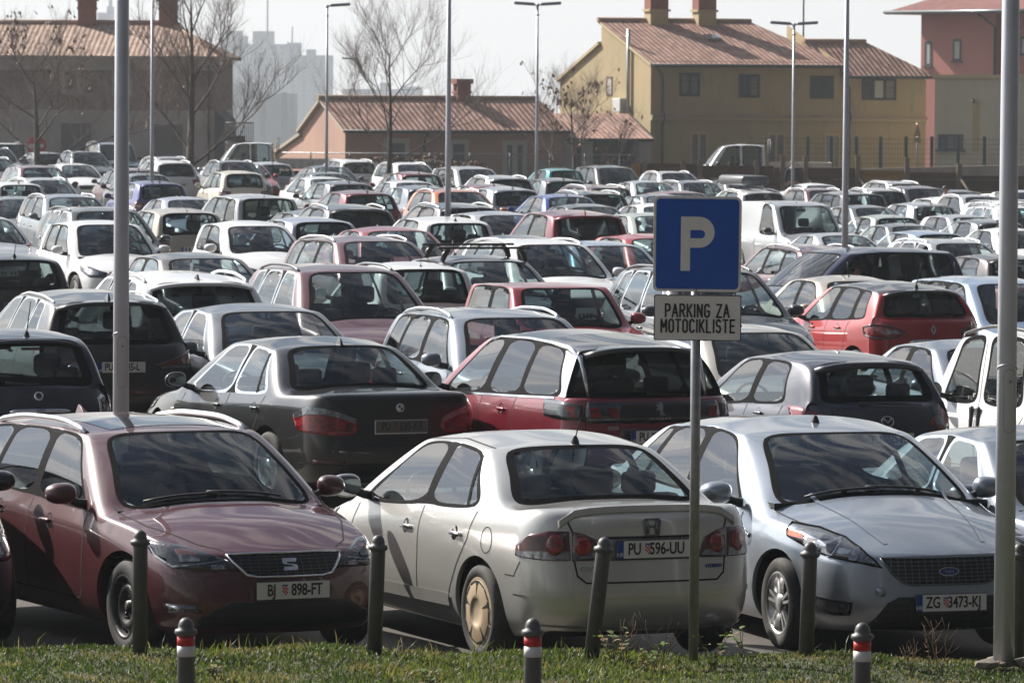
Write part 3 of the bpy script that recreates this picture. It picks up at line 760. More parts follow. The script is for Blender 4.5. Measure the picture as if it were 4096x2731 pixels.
    def handle(s, y, z, m='paint', ln=.17):
        for sx in (-1, 1):
            h, n = s.hit((sx*2, y, z), 'side')
            b = merge([roundbox((h.x-.012+sx*.016, y-ln/2, h.z-.018), (h.x+.012+sx*.016, y+ln/2, h.z+.012), .011, 2), roundbox((h.x-.02, y-ln/2+.005, h.z-.012), (h.x+.02, y-ln/2+.03, h.z+.008), .006, 1), roundbox((h.x-.02, y+ln/2-.03, h.z-.012), (h.x+.02, y+ln/2-.005, h.z+.008), .006, 1)])
            s.add('door_handle', bm_mesh(b, 'door_handle'), m)
            pts = [(sx*2, y+.035+.05*math.cos(a)*1.0, z+.05*math.sin(a)) for a in [2*math.pi*k/14 for k in range(14)]]
            s.patch('handle_recess', [pts], LBLK if P_dark(s.P) else GRID, 'side', off=.0015, thick=0, cell=.05)
    def mirrors(s, m='paint', y=None, z=None, sz=1.0, low=None, glassback=True):
        P = s.P; gh = P['gh']; y = y if y is not None else gh[-2][0]-.08; z = z if z is not None else ip(P['zt'], y)+.075
        for sx in (-1, 1):
            x0 = s.hw(y)-.075
            b = bmesh.new(); bmesh.ops.create_icosphere(b, subdivisions=3, radius=1)
            c = Vector((sx*(x0+.165*sz), y, z+.03))
            for v in b.verts:
                p = v.co.copy()
                px = math.copysign(abs(p.x)**.75, p.x)*.105*sz; pz = math.copysign(abs(p.z)**.8, p.z)*.072*sz*(1-.12*sx*p.x)
                py = p.y*.095*sz if p.y > 0 else p.y*.035*sz
                v.co = c+Vector((px, py+.015*sx*p.x*-1, pz))
            for f in b.faces: f.smooth = True
            i = s.add('wing_mirror', bm_mesh(b, 'wing_mirror'), m)
            g = MB(); g.tube([(sx*(x0-.03), y+.03, z-.045), (sx*(x0+.04), y+.015, z-.035), (sx*(x0+.10*sz), y, z-.01)], [.035, .03, .026], 8); s.addmb('mirror_stalk', g, PLA, i)
            if glassback:
                g = MB(); g.lathe([(0.0001, 0), (.8, 0), (1, .02)], 24, axis='y')
                for v in g.bm.verts: v.co = c+Vector((math.copysign(abs(v.co.x)**.75, v.co.x)*.090*sz, -.0355*sz+v.co.y*.01, math.copysign(abs(v.co.z)**.8, v.co.z)*.060*sz))
                s.addmb('mirror_glass', g, MIRG, i)
    def rails(s, m=ALU, y0=None, y1=None, dx=.045, h=.06, r=.018):
        P = s.P; gh = P['gh']; y0 = gh[0][1]+.12 if y0 is None else y0; y1 = gh[-1][1]-.18 if y1 is None else y1
        for sx in (-1, 1):
            pts, rad = [], []
            for k in range(15):
                t = k/14; y = y0+(y1-y0)*t; x = s.wrf(y)-dx
                up = h*min(1, math.sin(math.pi*t)**.45+.02)
                hh, n = s.hit((sx*x, y, 2), 'top'); pts.append((sx*x, y, hh.z-.008+up)); rad.append(r)
            mb = MB(); mb.tube(pts, rad, 8)
            for v in mb.bm.verts: pass
            s.addmb('roof_rail', mb, m)
    def antenna(s, kind='whip', y=None, x=0., m=PLA, ln=.22):
        P = s.P; y = P['gh'][0][1]+.14 if y is None else y
        h, n = s.hit((x, y, 2), 'top'); mb = MB()
        if kind == 'whip':
            mb.lathe([(.032, -.005), (.026, .02), (.012, .05)], 12, h); mb.tube([(x, y, h.z+.03), (x, y-ln*.5, h.z+ln)], [.006, .0045], 6)
        elif kind == 'fin':
            prof = [(-.09, -.01), (-.06, .05), (-.045, .058), (.0, .04), (.07, .004), (.08, -.01)]
            A = [mb.bm.verts.new((x-.016*(1-.6*(p[1] > .03)), y+p[0], h.z+p[1])) for p in prof]; B = [mb.bm.verts.new((x+.016*(1-.6*(p[1] > .03)), y+p[0], h.z+p[1])) for p in prof]
            fs = [mb.bm.faces.new(A), mb.bm.faces.new(B[::-1])]+[mb.bm.faces.new((A[i], A[(i+1) % 6], B[(i+1) % 6], B[i])) for i in range(6)]
            mb._mark(fs)
        else:
            mb.lathe([(.02, -.004), (.016, .012), (.006, .02)], 10, h); mb.tube([(x, y, h.z+.01), (x, y-ln*.25, h.z+ln)], [.004, .003], 5)
        s.addmb('antenna', mb, m)
    def spoiler(s, m='paint', depth=.16, th=.03, wk=.93, up=.0):
        P = s.P; y0 = P['gh'][0][1]; mb = MB(); bm = mb.bm; rows = []
        for i in range(-6, 7):
            f = i/6; x = f*s.wrf(y0)*wk; yy = y0-.06*(1-f*f)
            zt = s.ZR(yy)-s.drop*abs(f)**3+.004
            d = depth*(1-.25*f**4)
            rows.append([bm.verts.new((x, yy+.06, zt+.004)), bm.verts.new((x, yy-d, zt-.02+up)), bm.verts.new((x, yy-d+.01, zt-.02-th+up)), bm.verts.new((x, yy+.03, zt-th-.02))])
        fs = []
        for A, B in zip(rows, rows[1:]):
            for k in range(4): fs.append(bm.faces.new((A[k], B[k], B[(k+1) % 4], A[(k+1) % 4])))
        fs.append(bm.faces.new(rows[0])); fs.append(bm.faces.new(rows[-1][::-1]))
        for f in fs: f.smooth = True
        es = [e for e in bm.edges if len(e.link_faces) == 2 and e.calc_face_angle(0) > .6]
        bmesh.ops.bevel(bm, geom=es, offset=.008, segments=2, affect='EDGES')
        s.addmb('spoiler', mb, m)
    def plate(s, p, kind, txt, eu=True, dirty=False, frame=True, tilt=0):
        M = s.frame_at(p, kind)
        # keep plates upright-ish and centred: flatten the tilt of the surface a little
        h = M.translation.copy(); sg = 1 if kind == 'front' else -1
        z = Vector((0, sg, tilt)).normalized(); x = Vector((0, 0, 1)).cross(z).normalized(); y = z.cross(x)
        M = Matrix((x, y, z)).transposed().to_4x4(); M.translation = h+Vector((0, sg*.016, 0))
        mb = MB(); mb.box((-.262, -.068, -.012), (.262, .06, .002), M, bev=.004); i = s.addmb('number_plate', mb, PLA if frame else PLW)
        a = MB(); a.box((-.258, -.056, .0022), (.258, .056, .004), M); s.addmb('plate_face', a, PLD if dirty else PLW, i)
        if eu:
            a = MB(); a.box((-.258, -.056, .0042), (-.212, .056, .0052), M); s.addmb('country_band', a, PLB, i)
            t = text_mesh('HR', .042, .85); t.transform(M @ Matrix.Translation((-.235, -.034, .0055))); s.add('band_lettering', t, PLW, i)
        city, num = txt
        ink = PLKD if dirty else PLK; x0 = -.135
        if not eu: x0 = -.155
        for tx, xx in ((city, x0), (num, .095)):
            if not tx: continue
            t = text_mesh(tx, .108, .72, .0012, .0018, .98); t.transform(M @ Matrix.Translation((xx, 0, .0055))); s.add('lettering', t, ink, i)
        sh = MB(); xs = x0+.095
        for r in range(5):
            for c in range(4):
                if (r+c) % 2 == 0 and not (r == 4 and c in (0, 3)):
                    sh.box((xs-.02+.01*c, -.03+.011*(4-r), .0045), (xs-.01+.01*c, -.019+.011*(4-r), .006), M)
        s.addmb('coat_of_arms', sh, PLR if not dirty else mat('plate_red_dirty', (.16, .07, .06), .6), i)
        sh = MB(); sh.box((xs-.02, .028, .0045), (xs+.02, .038, .006), M); s.addmb('crest_crown', sh, PLB if not dirty else PLKD, i)
    def badge_text(s, p, kind, txt, size, m=CHR, sx=.9, spacing=1.1, name='badge_lettering', ext=.003, off=.0, upright=False):
        t = text_mesh(txt, size, sx, ext, off, spacing); t.transform(s.frame_at(p, kind) @ Matrix.Translation((0, 0, .006))); return s.add(name, t, m)
    def badge(s, p, kind, build, m=CHR, name='badge', parent=None):
        mb = MB(); build(mb); me = mb.mesh(name, None); me.transform(s.frame_at(p, kind) @ Matrix.Translation((0, 0, .004))); return s.add(name, me, m, parent)
    def wipers(s, front=True):
        P = s.P; yb = P['gh'][-1][0]+P.get('cbow', .2); mb = MB()
        for x0, x1 in ((-.42, .12), (.05, .55)):
            pts = []
            for t in range(7):
                x = x0+(x1-x0)*t/6; y = yb-.02-.25*(x/.8)**2*.5-.02*t/6
                h, n = s.hit((x, y-.045, 2), 'top'); pts.append(h+n*.018)
            mb.tube(pts, .009, 5)
        s.addmb('wiper', mb, PLA)
    def rear_wiper(s, z, x0=-.02, x1=.38):
        mb = MB(); pts = []
        for t in range(6):
            x = x0+(x1-x0)*t/5; h, n = s.hit((x, 0, z-.02*t/5), 'rear'); pts.append(h+n*.02)
        mb.tube(pts, [.018, .012, .01, .009, .008, .006], 6); s.addmb('rear_wiper', mb, PLA)
    def extras(s):
        P = s.P
        f = P.get('extra')
        if f: f(s)
        else: generic_extra(s)
def P_dark(P): return True
RIMS = {'alloy': (ALLOY,), 'steel': (STEEL,), 'cover': (CAPM,), 'twin': (ALLOY,), 'black': (STEEL,)}
_WC = {}
def wheel_mesh(ty, Rw, sx, n):
    """tyre and rim meshes, axle along X, outer face towards sx"""
    key = (ty, round(Rw, 3), sx, n)
    if key in _WC: return _WC[key]
    wt = .195; rr = Rw*.655 if ty != 'cover' else Rw*.70
    X = lambda d: -sx*d
    t = MB(); pr = [(rr-.01, .02), (rr+.005, .008), (rr+.03, -.0), (Rw*.86, -.006), (Rw*.955, .012), (Rw, .04), (Rw, wt-.04), (Rw*.95, wt-.01), (rr, wt)]
    t.lathe([(r, X(d)) for r, d in pr], n, axis='x'); tm = t.mesh('tyre', None)
    m = MB()
    m.lathe([(rr+.008, X(.006)), (rr-.006, X(.001)), (rr-.018, X(.02)), (rr-.03, X(.09))], n, axis='x')       # flange and barrel
    m.mi = 1; m.lathe([(rr-.02, X(.10)), (.0005, X(.10))], n, axis='x'); m.mi = 0
    def spoke(a, w0, w1, r0, r1, d0, d1):
        ca, sa = math.cos(a), math.sin(a)
        def pt(r, o, d): return Vector((X(d), r*ca-o*sa, r*sa+o*ca))
        vs = [[m.bm.verts.new(pt(r, o, d)) for r, o, d in ((r0, -w0, d0), (r0, w0, d0), (r1, w1, d1), (r1, -w1, d1))], [m.bm.verts.new(pt(r, o, d+.025)) for r, o, d in ((r0, -w0*1.3, d0), (r0, w0*1.3, d0), (r1, w1*1.3, d1), (r1, -w1*1.3, d1))]]
        A, B = vs; fs = [m.bm.faces.new(A)]+[m.bm.faces.new((A[i], B[i], B[(i+1) % 4], A[(i+1) % 4])) for i in range(4)]
        m._mark(fs)
    if ty in ('alloy', 'black'):
        for k in range(5): spoke(2*math.pi*k/5+.3, .04, .03, .03, rr-.012, .012, .022)
        m.lathe([(.07, X(.03)), (.06, X(.008)), (.0005, X(.004))], n, axis='x')
    elif ty == 'twin':
        for k in range(5):
            for o in (-.17, .17): spoke(2*math.pi*k/5+.35+o, .010, .010, .045, rr-.012, .016, .010)
        m.lathe([(.075, X(.035)), (.065, X(.012)), (.03, X(.008)), (.0005, X(.006))], n, axis='x')
    elif ty == 'steel':
        m.lathe([(rr-.02, X(.07)), (rr*.80, X(.055)), (rr*.72, X(.028)), (rr*.52, X(.022)), (rr*.45, X(.06)), (rr*.2, X(.05)), (rr*.19, X(.03)), (.0005, X(.028))], n, axis='x')
        m.mi = 1
        for k in range(9):
            a = 2*math.pi*k/9
            m.lathe([(.0005, X(.036)), (.02, X(.036)), (.022, X(.06))], 10, c=(0, rr*.765*math.cos(a), rr*.765*math.sin(a)), axis='x')
        for k in range(5):
            a = 2*math.pi*k/5+.2
            m.lathe([(.0005, X(.038)), (.012, X(.04)), (.013, X(.06))], 8, c=(0, rr*.33*math.cos(a), rr*.33*math.sin(a)), axis='x')
    else:   # smooth cover with five slots
        m.lathe([(rr-.004, X(.004)), (rr*.93, X(-.002)), (rr*.55, X(-.008)), (rr*.42, X(-.012)), (rr*.40, X(-.004)), (.0005, X(-.010))], n, axis='x')
        m.mi = 1
        for k in range(5):
            a0 = 2*math.pi*k/5+math.pi/2
            def pp(r, a, d): return m.bm.verts.new((X(d), r*math.cos(a), r*math.sin(a)))
            f = m.bm.faces.new([pp(rr*.95, a0-.17, -.0045), pp(rr*.95, a0+.17, -.0045), pp(rr*.80, a0+.05, -.0065), pp(rr*.5, a0+.015, -.0115), pp(rr*.5, a0-.015, -.0115), pp(rr*.80, a0-.05, -.0065)]); m._mark([f])
            for sg in (1, -1):
                f = m.bm.faces.new([pp(rr*.95, a0+sg*(.17 if sg > 0 else .17), -.0043), pp(rr*.95, a0+sg*.6, -.0043), pp(rr*.90, a0+sg*.6, -.0053), pp(rr*.895, a0+sg*.17, -.0053)]); m._mark([f])
        m.mi = 0
    rm = m.mesh('rim', None); _WC[key] = (tm, rm); return tm, rm
# ------------------------------------------------------------------ car shapes (metres, y runs from the rear bumper forward)
def base(L, W, H, **k):
    P = dict(L=L, W=W, H=H, R=.315, yr=.80, yf=L-.88, sill=.18, sub=2,
             zr=[.26, .35, .50, .66, .80, .93], tail=[.06, .012, 0, .02, .05, .10],
             zf=[.19, .27, .40, .54, .64, .72], nose=[-.09, -.012, 0, -.025, -.07, -.16], fend=[L-1.05, L-.74])
    P.update(k); return P
def hatch(L=4.2, W=1.77, H=1.47, **k):
    q = dict(zt=[(0, .91), (.3, .985), (1.2, .965), (2.5, .92), (L-1.2, .89), (L-.45, .75)],
             gh=[(.24, .50, 'body'), (.70, .84, 'glass'), (1.50, 1.42, 'pillar'), (1.60, 1.52, 'glass'), (2.60, 1.98, 'body'), (2.84, 2.12)],
             zro=[(.2, H-.11), (.5, H-.06), (1.0, H-.01), (1.5, H), (1.9, H-.02), (2.3, H-.075)], wr=W*.355, zb=.98, zc=.97,
             zh=[(L-1.2, .955), (L-.7, .88), (L-.3, .78)])
    q.update(k); return base(L, W, H, **q)
def sedan(L=4.6, W=1.80, H=1.45, **k):
    q = dict(zt=[(0, .93), (.3, .97), (1.2, .96), (2.6, .91), (L-1.25, .875), (L-.45, .74)], deck=[.46],
             gh=[(.80, 1.30, 'body'), (1.10, 1.44, 'glass'), (1.96, 1.92, 'pillar'), (2.06, 2.02, 'glass'), (3.04, 2.44, 'body'), (3.28, 2.58)],
             zro=[(1.1, H-.085), (1.4, H-.04), (1.9, H), (2.3, H-.01), (2.75, H-.07)], wr=W*.345, zb=1.0, zc=.96, yr=1.0, R=.32,
             zh=[(L-1.3, .95), (L-.7, .87), (L-.3, .77)], zr=[.26, .35, .5, .68, .86, .985], tail=[.07, .012, 0, .02, .04, .09], boot='boot_lid', rround=.26)
    q.update(k); return base(L, W, H, **q)
def estate(L=4.6, W=1.80, H=1.48, **k):
    q = dict(zt=[(0, .92), (.3, .985), (1.4, .96), (2.8, .92), (L-1.2, .885), (L-.45, .75)],
             gh=[(.22, .48, 'body'), (.46, .66, 'glass'), (1.06, 1.12, 'qpil'), (1.13, 1.18, 'glass'), (1.92, 1.86, 'pillar'), (2.02, 1.96, 'glass'), (3.02, 2.42, 'body'), (3.26, 2.56)],
             zro=[(.2, H-.10), (.5, H-.06), (1.1, H-.015), (1.9, H), (2.3, H-.015), (2.75, H-.075)], wr=W*.35, zb=.98, zc=.97, rd0=3, yr=1.0,
             zh=[(L-1.25, .955), (L-.7, .88), (L-.3, .78)])
    q.update(k); return base(L, W, H, **q)
def suv(L=4.4, W=1.84, H=1.63, **k):
    q = dict(zt=[(0, 1.0), (.3, 1.09), (1.2, 1.06), (2.5, 1.02), (L-1.2, .99), (L-.45, .86)], R=.345, sill=.26, ds=.13,
             gh=[(.24, .52, 'body'), (.60, .80, 'glass'), (1.54, 1.46, 'pillar'), (1.64, 1.56, 'glass'), (2.66, 2.06, 'body'), (2.92, 2.20)],
             zro=[(.2, H-.12), (.5, H-.065), (1.1, H-.01), (1.7, H), (2.0, H-.015), (2.4, H-.075)], wr=W*.338, zb=1.08, zc=1.07,
             zh=[(L-1.25, 1.06), (L-.7, .99), (L-.3, .90)], zr=[.34, .44, .58, .74, .90, 1.03], zf=[.26, .34, .48, .64, .75, .84], sillm=PLA, archid=12)
    q.update(k); return base(L, W, H, **q)
def mpv(L=4.3, W=1.78, H=1.62, **k):
    q = dict(zt=[(0, .98), (.3, 1.03), (1.4, 1.0), (2.8, .97), (L-1.0, .94), (L-.4, .80)],
             gh=[(.20, .40, 'body'), (.40, .56, 'glass'), (.92, .98, 'qpil'), (1.0, 1.05, 'glass'), (1.80, 1.76, 'pillar'), (1.90, 1.86, 'glass'), (2.95, 2.36, 'body'), (3.22, 2.50)],
             zro=[(.2, H-.09), (.5, H-.05), (1.1, H-.01), (1.8, H), (2.3, H-.03), (2.7, H-.10)], wr=W*.365, zb=1.02, zc=1.03, rd0=3, yr=.82,
             zh=[(L-1.1, 1.01), (L-.6, .91), (L-.3, .83)], fend=[L-.85, L-.62], zf=[.2, .28, .42, .58, .70, .79], zr=[.28, .37, .52, .7, .86, .99])
    q.update(k); return base(L, W, H, **q)
def city(L=3.6, W=1.63, H=1.48, **k):
    q = dict(zt=[(0, .92), (.3, .97), (1.2, .95), (2.2, .92), (L-1.0, .89), (L-.38, .76)], yr=.62, yf=L-.72, R=.285, doors=True,
             gh=[(.20, .42, 'body'), (.50, .64, 'glass'), (1.18, 1.12, 'pillar'), (1.27, 1.21, 'glass'), (2.24, 1.66, 'body'), (2.46, 1.78)],
             zro=[(.2, H-.10), (.45, H-.05), (.9, H-.005), (1.2, H), (1.6, H-.03), (1.95, H-.09)], wr=W*.36, zb=.97, zc=.97,
             zh=[(L-1.0, .955), (L-.6, .88), (L-.3, .79)], fend=[L-.82, L-.58])
    q.update(k); return base(L, W, H, **q)
def boxy(L=4.0, W=1.66, H=1.42, **k):
    q = dict(zt=[(0, .88), (.3, .93), (1.2, .925), (2.5, .91), (L-1.2, .89), (L-.3, .80)], R=.29, bulge=.004, drop=.035, fround=.2, rround=.14,
             gh=[(.22, .52, 'body'), (.42, .66, 'glass'), (1.42, 1.38, 'pillar'), (1.52, 1.48, 'glass'), (2.42, 1.98, 'body'), (2.58, 2.10)],
             zro=[(.2, H-.08), (.5, H-.035), (1.0, H-.005), (1.5, H), (1.9, H-.01), (2.2, H-.05)], wr=W*.375, zb=.94, zc=.93, cbow=.10, hbow=.05,
             zh=[(L-1.3, .925), (L-.6, .87), (L-.2, .80)], zf=[.22, .30, .42, .55, .68, .78], nose=[-.07, -.01, 0, -.02, -.03, -.06], shoulder=.7, crease4=.5)
    q.update(k); return base(L, W, H, **q)
def van(L=4.4, W=1.80, H=1.82, **k):
    q = dict(zt=[(0, 1.02), (.3, 1.05), (1.4, 1.05), (2.8, 1.05), (L-1.1, 1.02), (L-.4, .88)], R=.32, drop=.05, bulge=.008,
             gh=[(.14, .24, 'body'), (.30, .38, 'body'), (1.70, 1.72, 'body'), (1.84, 1.86, 'body'), (2.02, 2.02, 'glass'), (2.98, 2.50, 'body'), (3.24, 2.66)],
             zro=[(.1, H-.06), (.4, H-.02), (1.1, H), (1.9, H-.005), (2.4, H-.04), (2.8, H-.12)], wr=W*.40, zb=1.05, zc=1.10, yr=.78, doors=False, rround=.16,
             zh=[(L-1.1, 1.09), (L-.6, .99), (L-.3, .90)], fend=[L-.88, L-.62], zf=[.2, .29, .44, .62, .76, .87], zr=[.3, .4, .55, .72, .90, 1.02], tail=[.05, .01, 0, .0, .01, .02])
    q.update(k); return base(L, W, H, **q)

def wsc(P): return P['W']/1.8
def lamps(s, hl=None, tl=None, big=1.0):
    P = s.P; L_, w, zf5, zr5 = P['L'], P['W']/2, P['zf'][5], P['zr'][5]
    hl = hl or [(w*.97, L_-.72, zf5+.07), (w*.82, L_-.42, zf5+.045), (w*.50, L_-.16, zf5-.04), (w*.52, L_-.14, zf5-.13), (w*.80, L_-.30, zf5-.12), (w*.95, L_-.62, zf5-.02)]
    tl = tl or [(w*.98, .42, zr5-.05), (w*.88, .10, zr5-.03), (w*.60, .04, zr5-.06), (w*.60, .03, zr5-.20), (w*.88, .06, zr5-.25), (w*.98, .36, zr5-.20)]
    a = s.both('headlight', hl, LDRK, 'front', off=.005); b = s.both('tail_light', tl, LRED, 'rear', off=.006)
    def inner(o, f, ox=0, oz=0):
        c = sum((Vector(p) for p in o), Vector())/len(o); return [tuple(c+(Vector(p)-c)*f+Vector((ox, 0, oz))) for p in o]
    for k, o in enumerate((hl, s.mir(hl))): s.patch('reflector', [inner(o, .55)], LCLR, 'front', off=.009, parent=a[k], thick=0)
    for k, o in enumerate((tl, s.mir(tl))): s.patch('reversing_lens', [inner(o, .35, 0, -.01)], LCLR, 'rear', off=.010, parent=b[k], thick=0)
def grille(s, w=.42, z0=-.17, z1=-.03, m=None):
    P = s.P; z = P['zf'][5]
    s.patch('grille', [[(-w, P['L'], z+z1), (w, P['L'], z+z1), (w*.85, P['L'], z+z0), (-w*.85, P['L'], z+z0)]], m or GRB, 'flat_f', off=.004)
    s.patch('lower_grille', [[(-w*1.25, P['L'], z-.30), (w*1.25, P['L'], z-.30), (w*1.4, P['L'], z-.42), (-w*1.4, P['L'], z-.42)]], GRB, 'flat_f', off=.004)
def simple_plate(s):
    P = s.P
    for kind, z in (('front', P['zf'][2]+.03), ('rear', P.get('plz', P['zr'][3]+.06))):
        h, n = s.hit((0, 0, z), kind); sg = 1 if kind == 'front' else -1; mb = MB()
        mb.box((-.26, h.y-.01, z-.055), (.26, h.y+.012, z+.055)) if sg > 0 else mb.box((-.26, h.y-.012, z-.055), (.26, h.y+.01, z+.055))
        mb.mi = 1; mb.box((-.26, h.y+sg*.012, z-.055), (-.215, h.y+sg*.014, z+.055))
        for k, x in enumerate((-.16, -.09, .03, .09, .15, .21)): 
            mb.mi = 2; mb.box((x-.02, h.y+sg*.012, z-.035), (x+.012, h.y+sg*.0135, z+.035))
        s.addmb('number_plate', mb, [PLW, PLB, PLK])
def generic_extra(s):
    P = s.P
    lamps(s, P.get('hl'), P.get('tl')); grille(s); simple_plate(s); s.mirrors(P.get('mirm', 'paint'), glassback=False)
    if P.get('seams', True): s.seams()
    if P.get('rails'): s.rails(P['rails'])
    if P.get('ant'): s.antenna(*P['ant'])
    if P.get('spoil'): s.spoiler(P.get('spoilm', 'paint'), P['spoil'])
    if P.get('doors', True):
        gh = P['gh']; iB = next(k for k, g in enumerate(gh) if len(g) > 2 and g[2] == 'pillar'); mb = None
        for y in ([gh[iB][0]+.26] + ([gh[P.get('rd0', 1)][0]+.34] if P.get('fourdoor', True) else [])):
            for sx in (-1, 1):
                z = ip(P['zt'], y)-.16; h, n = s.hit((sx*2, y, z), 'side')
                s.add('door_handle', bm_mesh(roundbox((h.x-.02, y-.09, z-.015), (h.x+.02, y+.09, z+.015), .01, 1), 'door_handle'), 'paint')

# ---- the front rows, each with its own face
def circ(x, y, z, r, kind='xz', n=20, sy=1.0): return [(x+r*math.cos(2*math.pi*k/n), y, z+sy*r*math.sin(2*math.pi*k/n)) for k in range(n)]
def grid_bars(s, outline, m, kind='flat_f', nx=14, nz=6, off=.012, w=.006):
    xs = [p[0] for p in outline]; zs = [p[2] for p in outline]; y = outline[0][1]
    def span(v, ax):      # extents of the outline at a given x or z
        r = []
        for a, b in zip(outline, outline[1:]+outline[:1]):
            p, q = (a[0], b[0]) if ax == 0 else (a[2], b[2])
            if (p-v)*(q-v) < 0:
                t = (v-p)/(q-p); r.append((a[2]+(b[2]-a[2])*t) if ax == 0 else (a[0]+(b[0]-a[0])*t))
        return (min(r), max(r)) if len(r) >= 2 else None
    lines = []
    for k in range(1, nx):
        v = min(xs)+(max(xs)-min(xs))*k/nx; q = span(v, 0)
        if q: lines.append([(v, y, q[0]), (v, y, q[1])])
    for k in range(1, nz):
        v = min(zs)+(max(zs)-min(zs))*k/nz; q = span(v, 1)
        if q: lines.append([(q[0], y, v), (q[1], y, v)])
    kk = 'front' if kind == 'flat_f' else 'rear'
    s.strip('grille_bars', lines, m, kk, w=w, off=off, yc=s.P['L']-3 if kk == 'front' else 3)
def rim_of(s, name, outline, m, kind, r=.007, off=.008):
    """a bright or black bead round an outline"""
    P = s.P; pts = []
    for a, b in zip(outline, outline[1:]+outline[:1]):
        a, b = Vector(a), Vector(b); k = max(1, int((b-a).length/.05))
        pts += [a.lerp(b, q/k) for q in range(k)]
    out = []
    for p in pts:
        if kind in ('flat_f', 'flat_r'): h, n = s.hit(p, 'front' if kind == 'flat_f' else 'rear')
        elif kind == 'side': h, n = s.hit((math.copysign(2, p.x), p.y, p.z), 'side')
        else:
            sg = 1 if kind == 'front' else -1; yc = P['L']-1.1 if kind == 'front' else 1.1
            u = math.atan2(p.x, sg*(p.y-yc)); d = Vector((math.sin(u), sg*math.cos(u), 0)); og = Vector((0, yc, p.z))+d*4
            h, n, i, dd = s.bvh.ray_cast(og, -d)
            if h is None: continue
            if n.dot(d) < 0: n = -n
        out.append(h+n*off)
    mb = MB(); mb.tube(out, r, 6, closed=True); return s.addmb(name, mb, m)
def ex_seat(s):
    P = s.P; L_ = P['L']
    hl = [(.84, L_-.66, .79), (.66, L_-.38, .755), (.50, L_-.22, .71), (.40, L_-.14, .665), (.335, L_-.10, .60), (.42, L_-.11, .605), (.60, L_-.18, .60), (.70, L_-.27, .615), (.80, L_-.52, .70)]
    a = s.both('headlight', hl, LDRK, 'front', off=.004)
    drl = [(.80, L_-.6, .772), (.655, L_-.36, .74), (.675, L_-.36, .65), (.45, L_-.16, .668), (.45, L_-.16, .655), (.69, L_-.36, .628), (.67, L_-.36, .735), (.80, L_-.58, .758)]
    drl = [(.795, L_-.60, .772), (.74, L_-.5, .69), (.69, L_-.33, .632), (.56, L_-.2, .65), (.44, L_-.15, .668), (.44, L_-.15, .658), (.56, L_-.2, .639), (.69, L_-.33, .620), (.75, L_-.5, .68), (.805, L_-.60, .765)]
    lens = [(.66, L_-.33, .70), (.56, L_-.22, .685), (.56, L_-.22, .66), (.66, L_-.3, .655)]
    lens2 = [(.50, L_-.18, .64), (.43, L_-.14, .635), (.42, L_-.14, .615), (.50, L_-.17, .612)]
    for k, sg in enumerate((1, -1)):
        f = (lambda o: o) if sg > 0 else s.mir
        s.patch('daytime_light', [f(drl)], LCLR, 'front', off=.008, parent=a[k], thick=0, cell=.02)
        s.patch('reflector', [f(lens), f(lens2)], LCLR, 'front', off=.009, parent=a[k], thick=0)
    g = [(-.40, L_, .70), (-.20, L_, .705), (.20, L_, .705), (.40, L_, .70), (.375, L_, .655), (.30, L_, .575), (.23, L_, .560), (-.23, L_, .560), (-.30, L_, .575), (-.375, L_, .655)]
    s.patch('grille', [g], GRB, 'flat_f', off=.003); rim_of(s, 'grille_frame', g, CHR, 'flat_f', .009); grid_bars(s, g, GRID, nx=13, nz=7, w=.004)
    def logo(mb):
        A = [(-.05, .045), (.055, .045), (.045, .018), (-.02, .018), (-.02, .008), (.05, -.004), (.05, -.035), (.04, -.045), (-.055, -.045), (-.045, -.018), (.02, -.018), (.02, -.008), (-.05, .004), (-.05, .03)]
        mb.prism(A, .012)
    s.badge((0, L_, .632), 'front', logo)
    lg = [(-.62, L_, .30), (-.42, L_, .40), (.42, L_, .40), (.62, L_, .30), (.60, L_, .235), (-.60, L_, .235)]
    s.patch('lower_grille', [lg], GRB, 'flat_f', off=.003); grid_bars(s, lg, GRB, nx=2, nz=6, w=.01)
    fl = [(.78, L_-.34, .385), (.60, L_-.18, .385), (.56, L_-.16, .335), (.76, L_-.3, .325)]
    s.both('fog_light', fl, LDRK, 'front', off=.004); s.both('fog_lens', [(.74, L_-.3, .375), (.66, L_-.22, .375), (.66, L_-.22, .34), (.74, L_-.3, .335)], LCLR, 'front', off=.008)
    s.plate((0, L_, .475), 'front', ('BJ', '898-FT'), eu=False)
    s.seams(); s.strip('bonnet_gap', [[(.74, L_-1.30, 2), (.70, L_-.8, 2), (.52, L_-.36, 2), (.40, L_-.22, 2)], [(-.74, L_-1.30, 2), (-.70, L_-.8, 2), (-.52, L_-.36, 2), (-.40, L_-.22, 2)]], SEAM, 'top')
    s.handle(2.38, .80); s.handle(1.42, .83); s.mirrors('paint', sz=1.0); s.rails(ALU, h=.055, r=.021); s.wipers(); s.antenna('fin', y=.75, m='paint')
    tl = [(.86, .5, .92), (.6, .06, .93), (.42, .02, .90), (.44, .02, .78), (.7, .06, .74), (.85, .42, .80)]
    s.both('tail_light', tl, LRED, 'rear', off=.005); s.plate((0, 0, .80), 'rear', ('BJ', '898-FT'), eu=False)
    s.strip('boot_gap', [[(-.58, 0, .93), (-.56, 0, .55), (.56, 0, .55), (.58, 0, .93)]], SEAM, 'rear')
    # black sunroof panel
    y = P['gh'][-1][1]; s.patch('sunroof', [[(-.44, y-.12, 2), (-.46, y-.85, 2), (.46, y-.85, 2), (.44, y-.12, 2)]], LBLK, 'top', off=.003, thick=0)
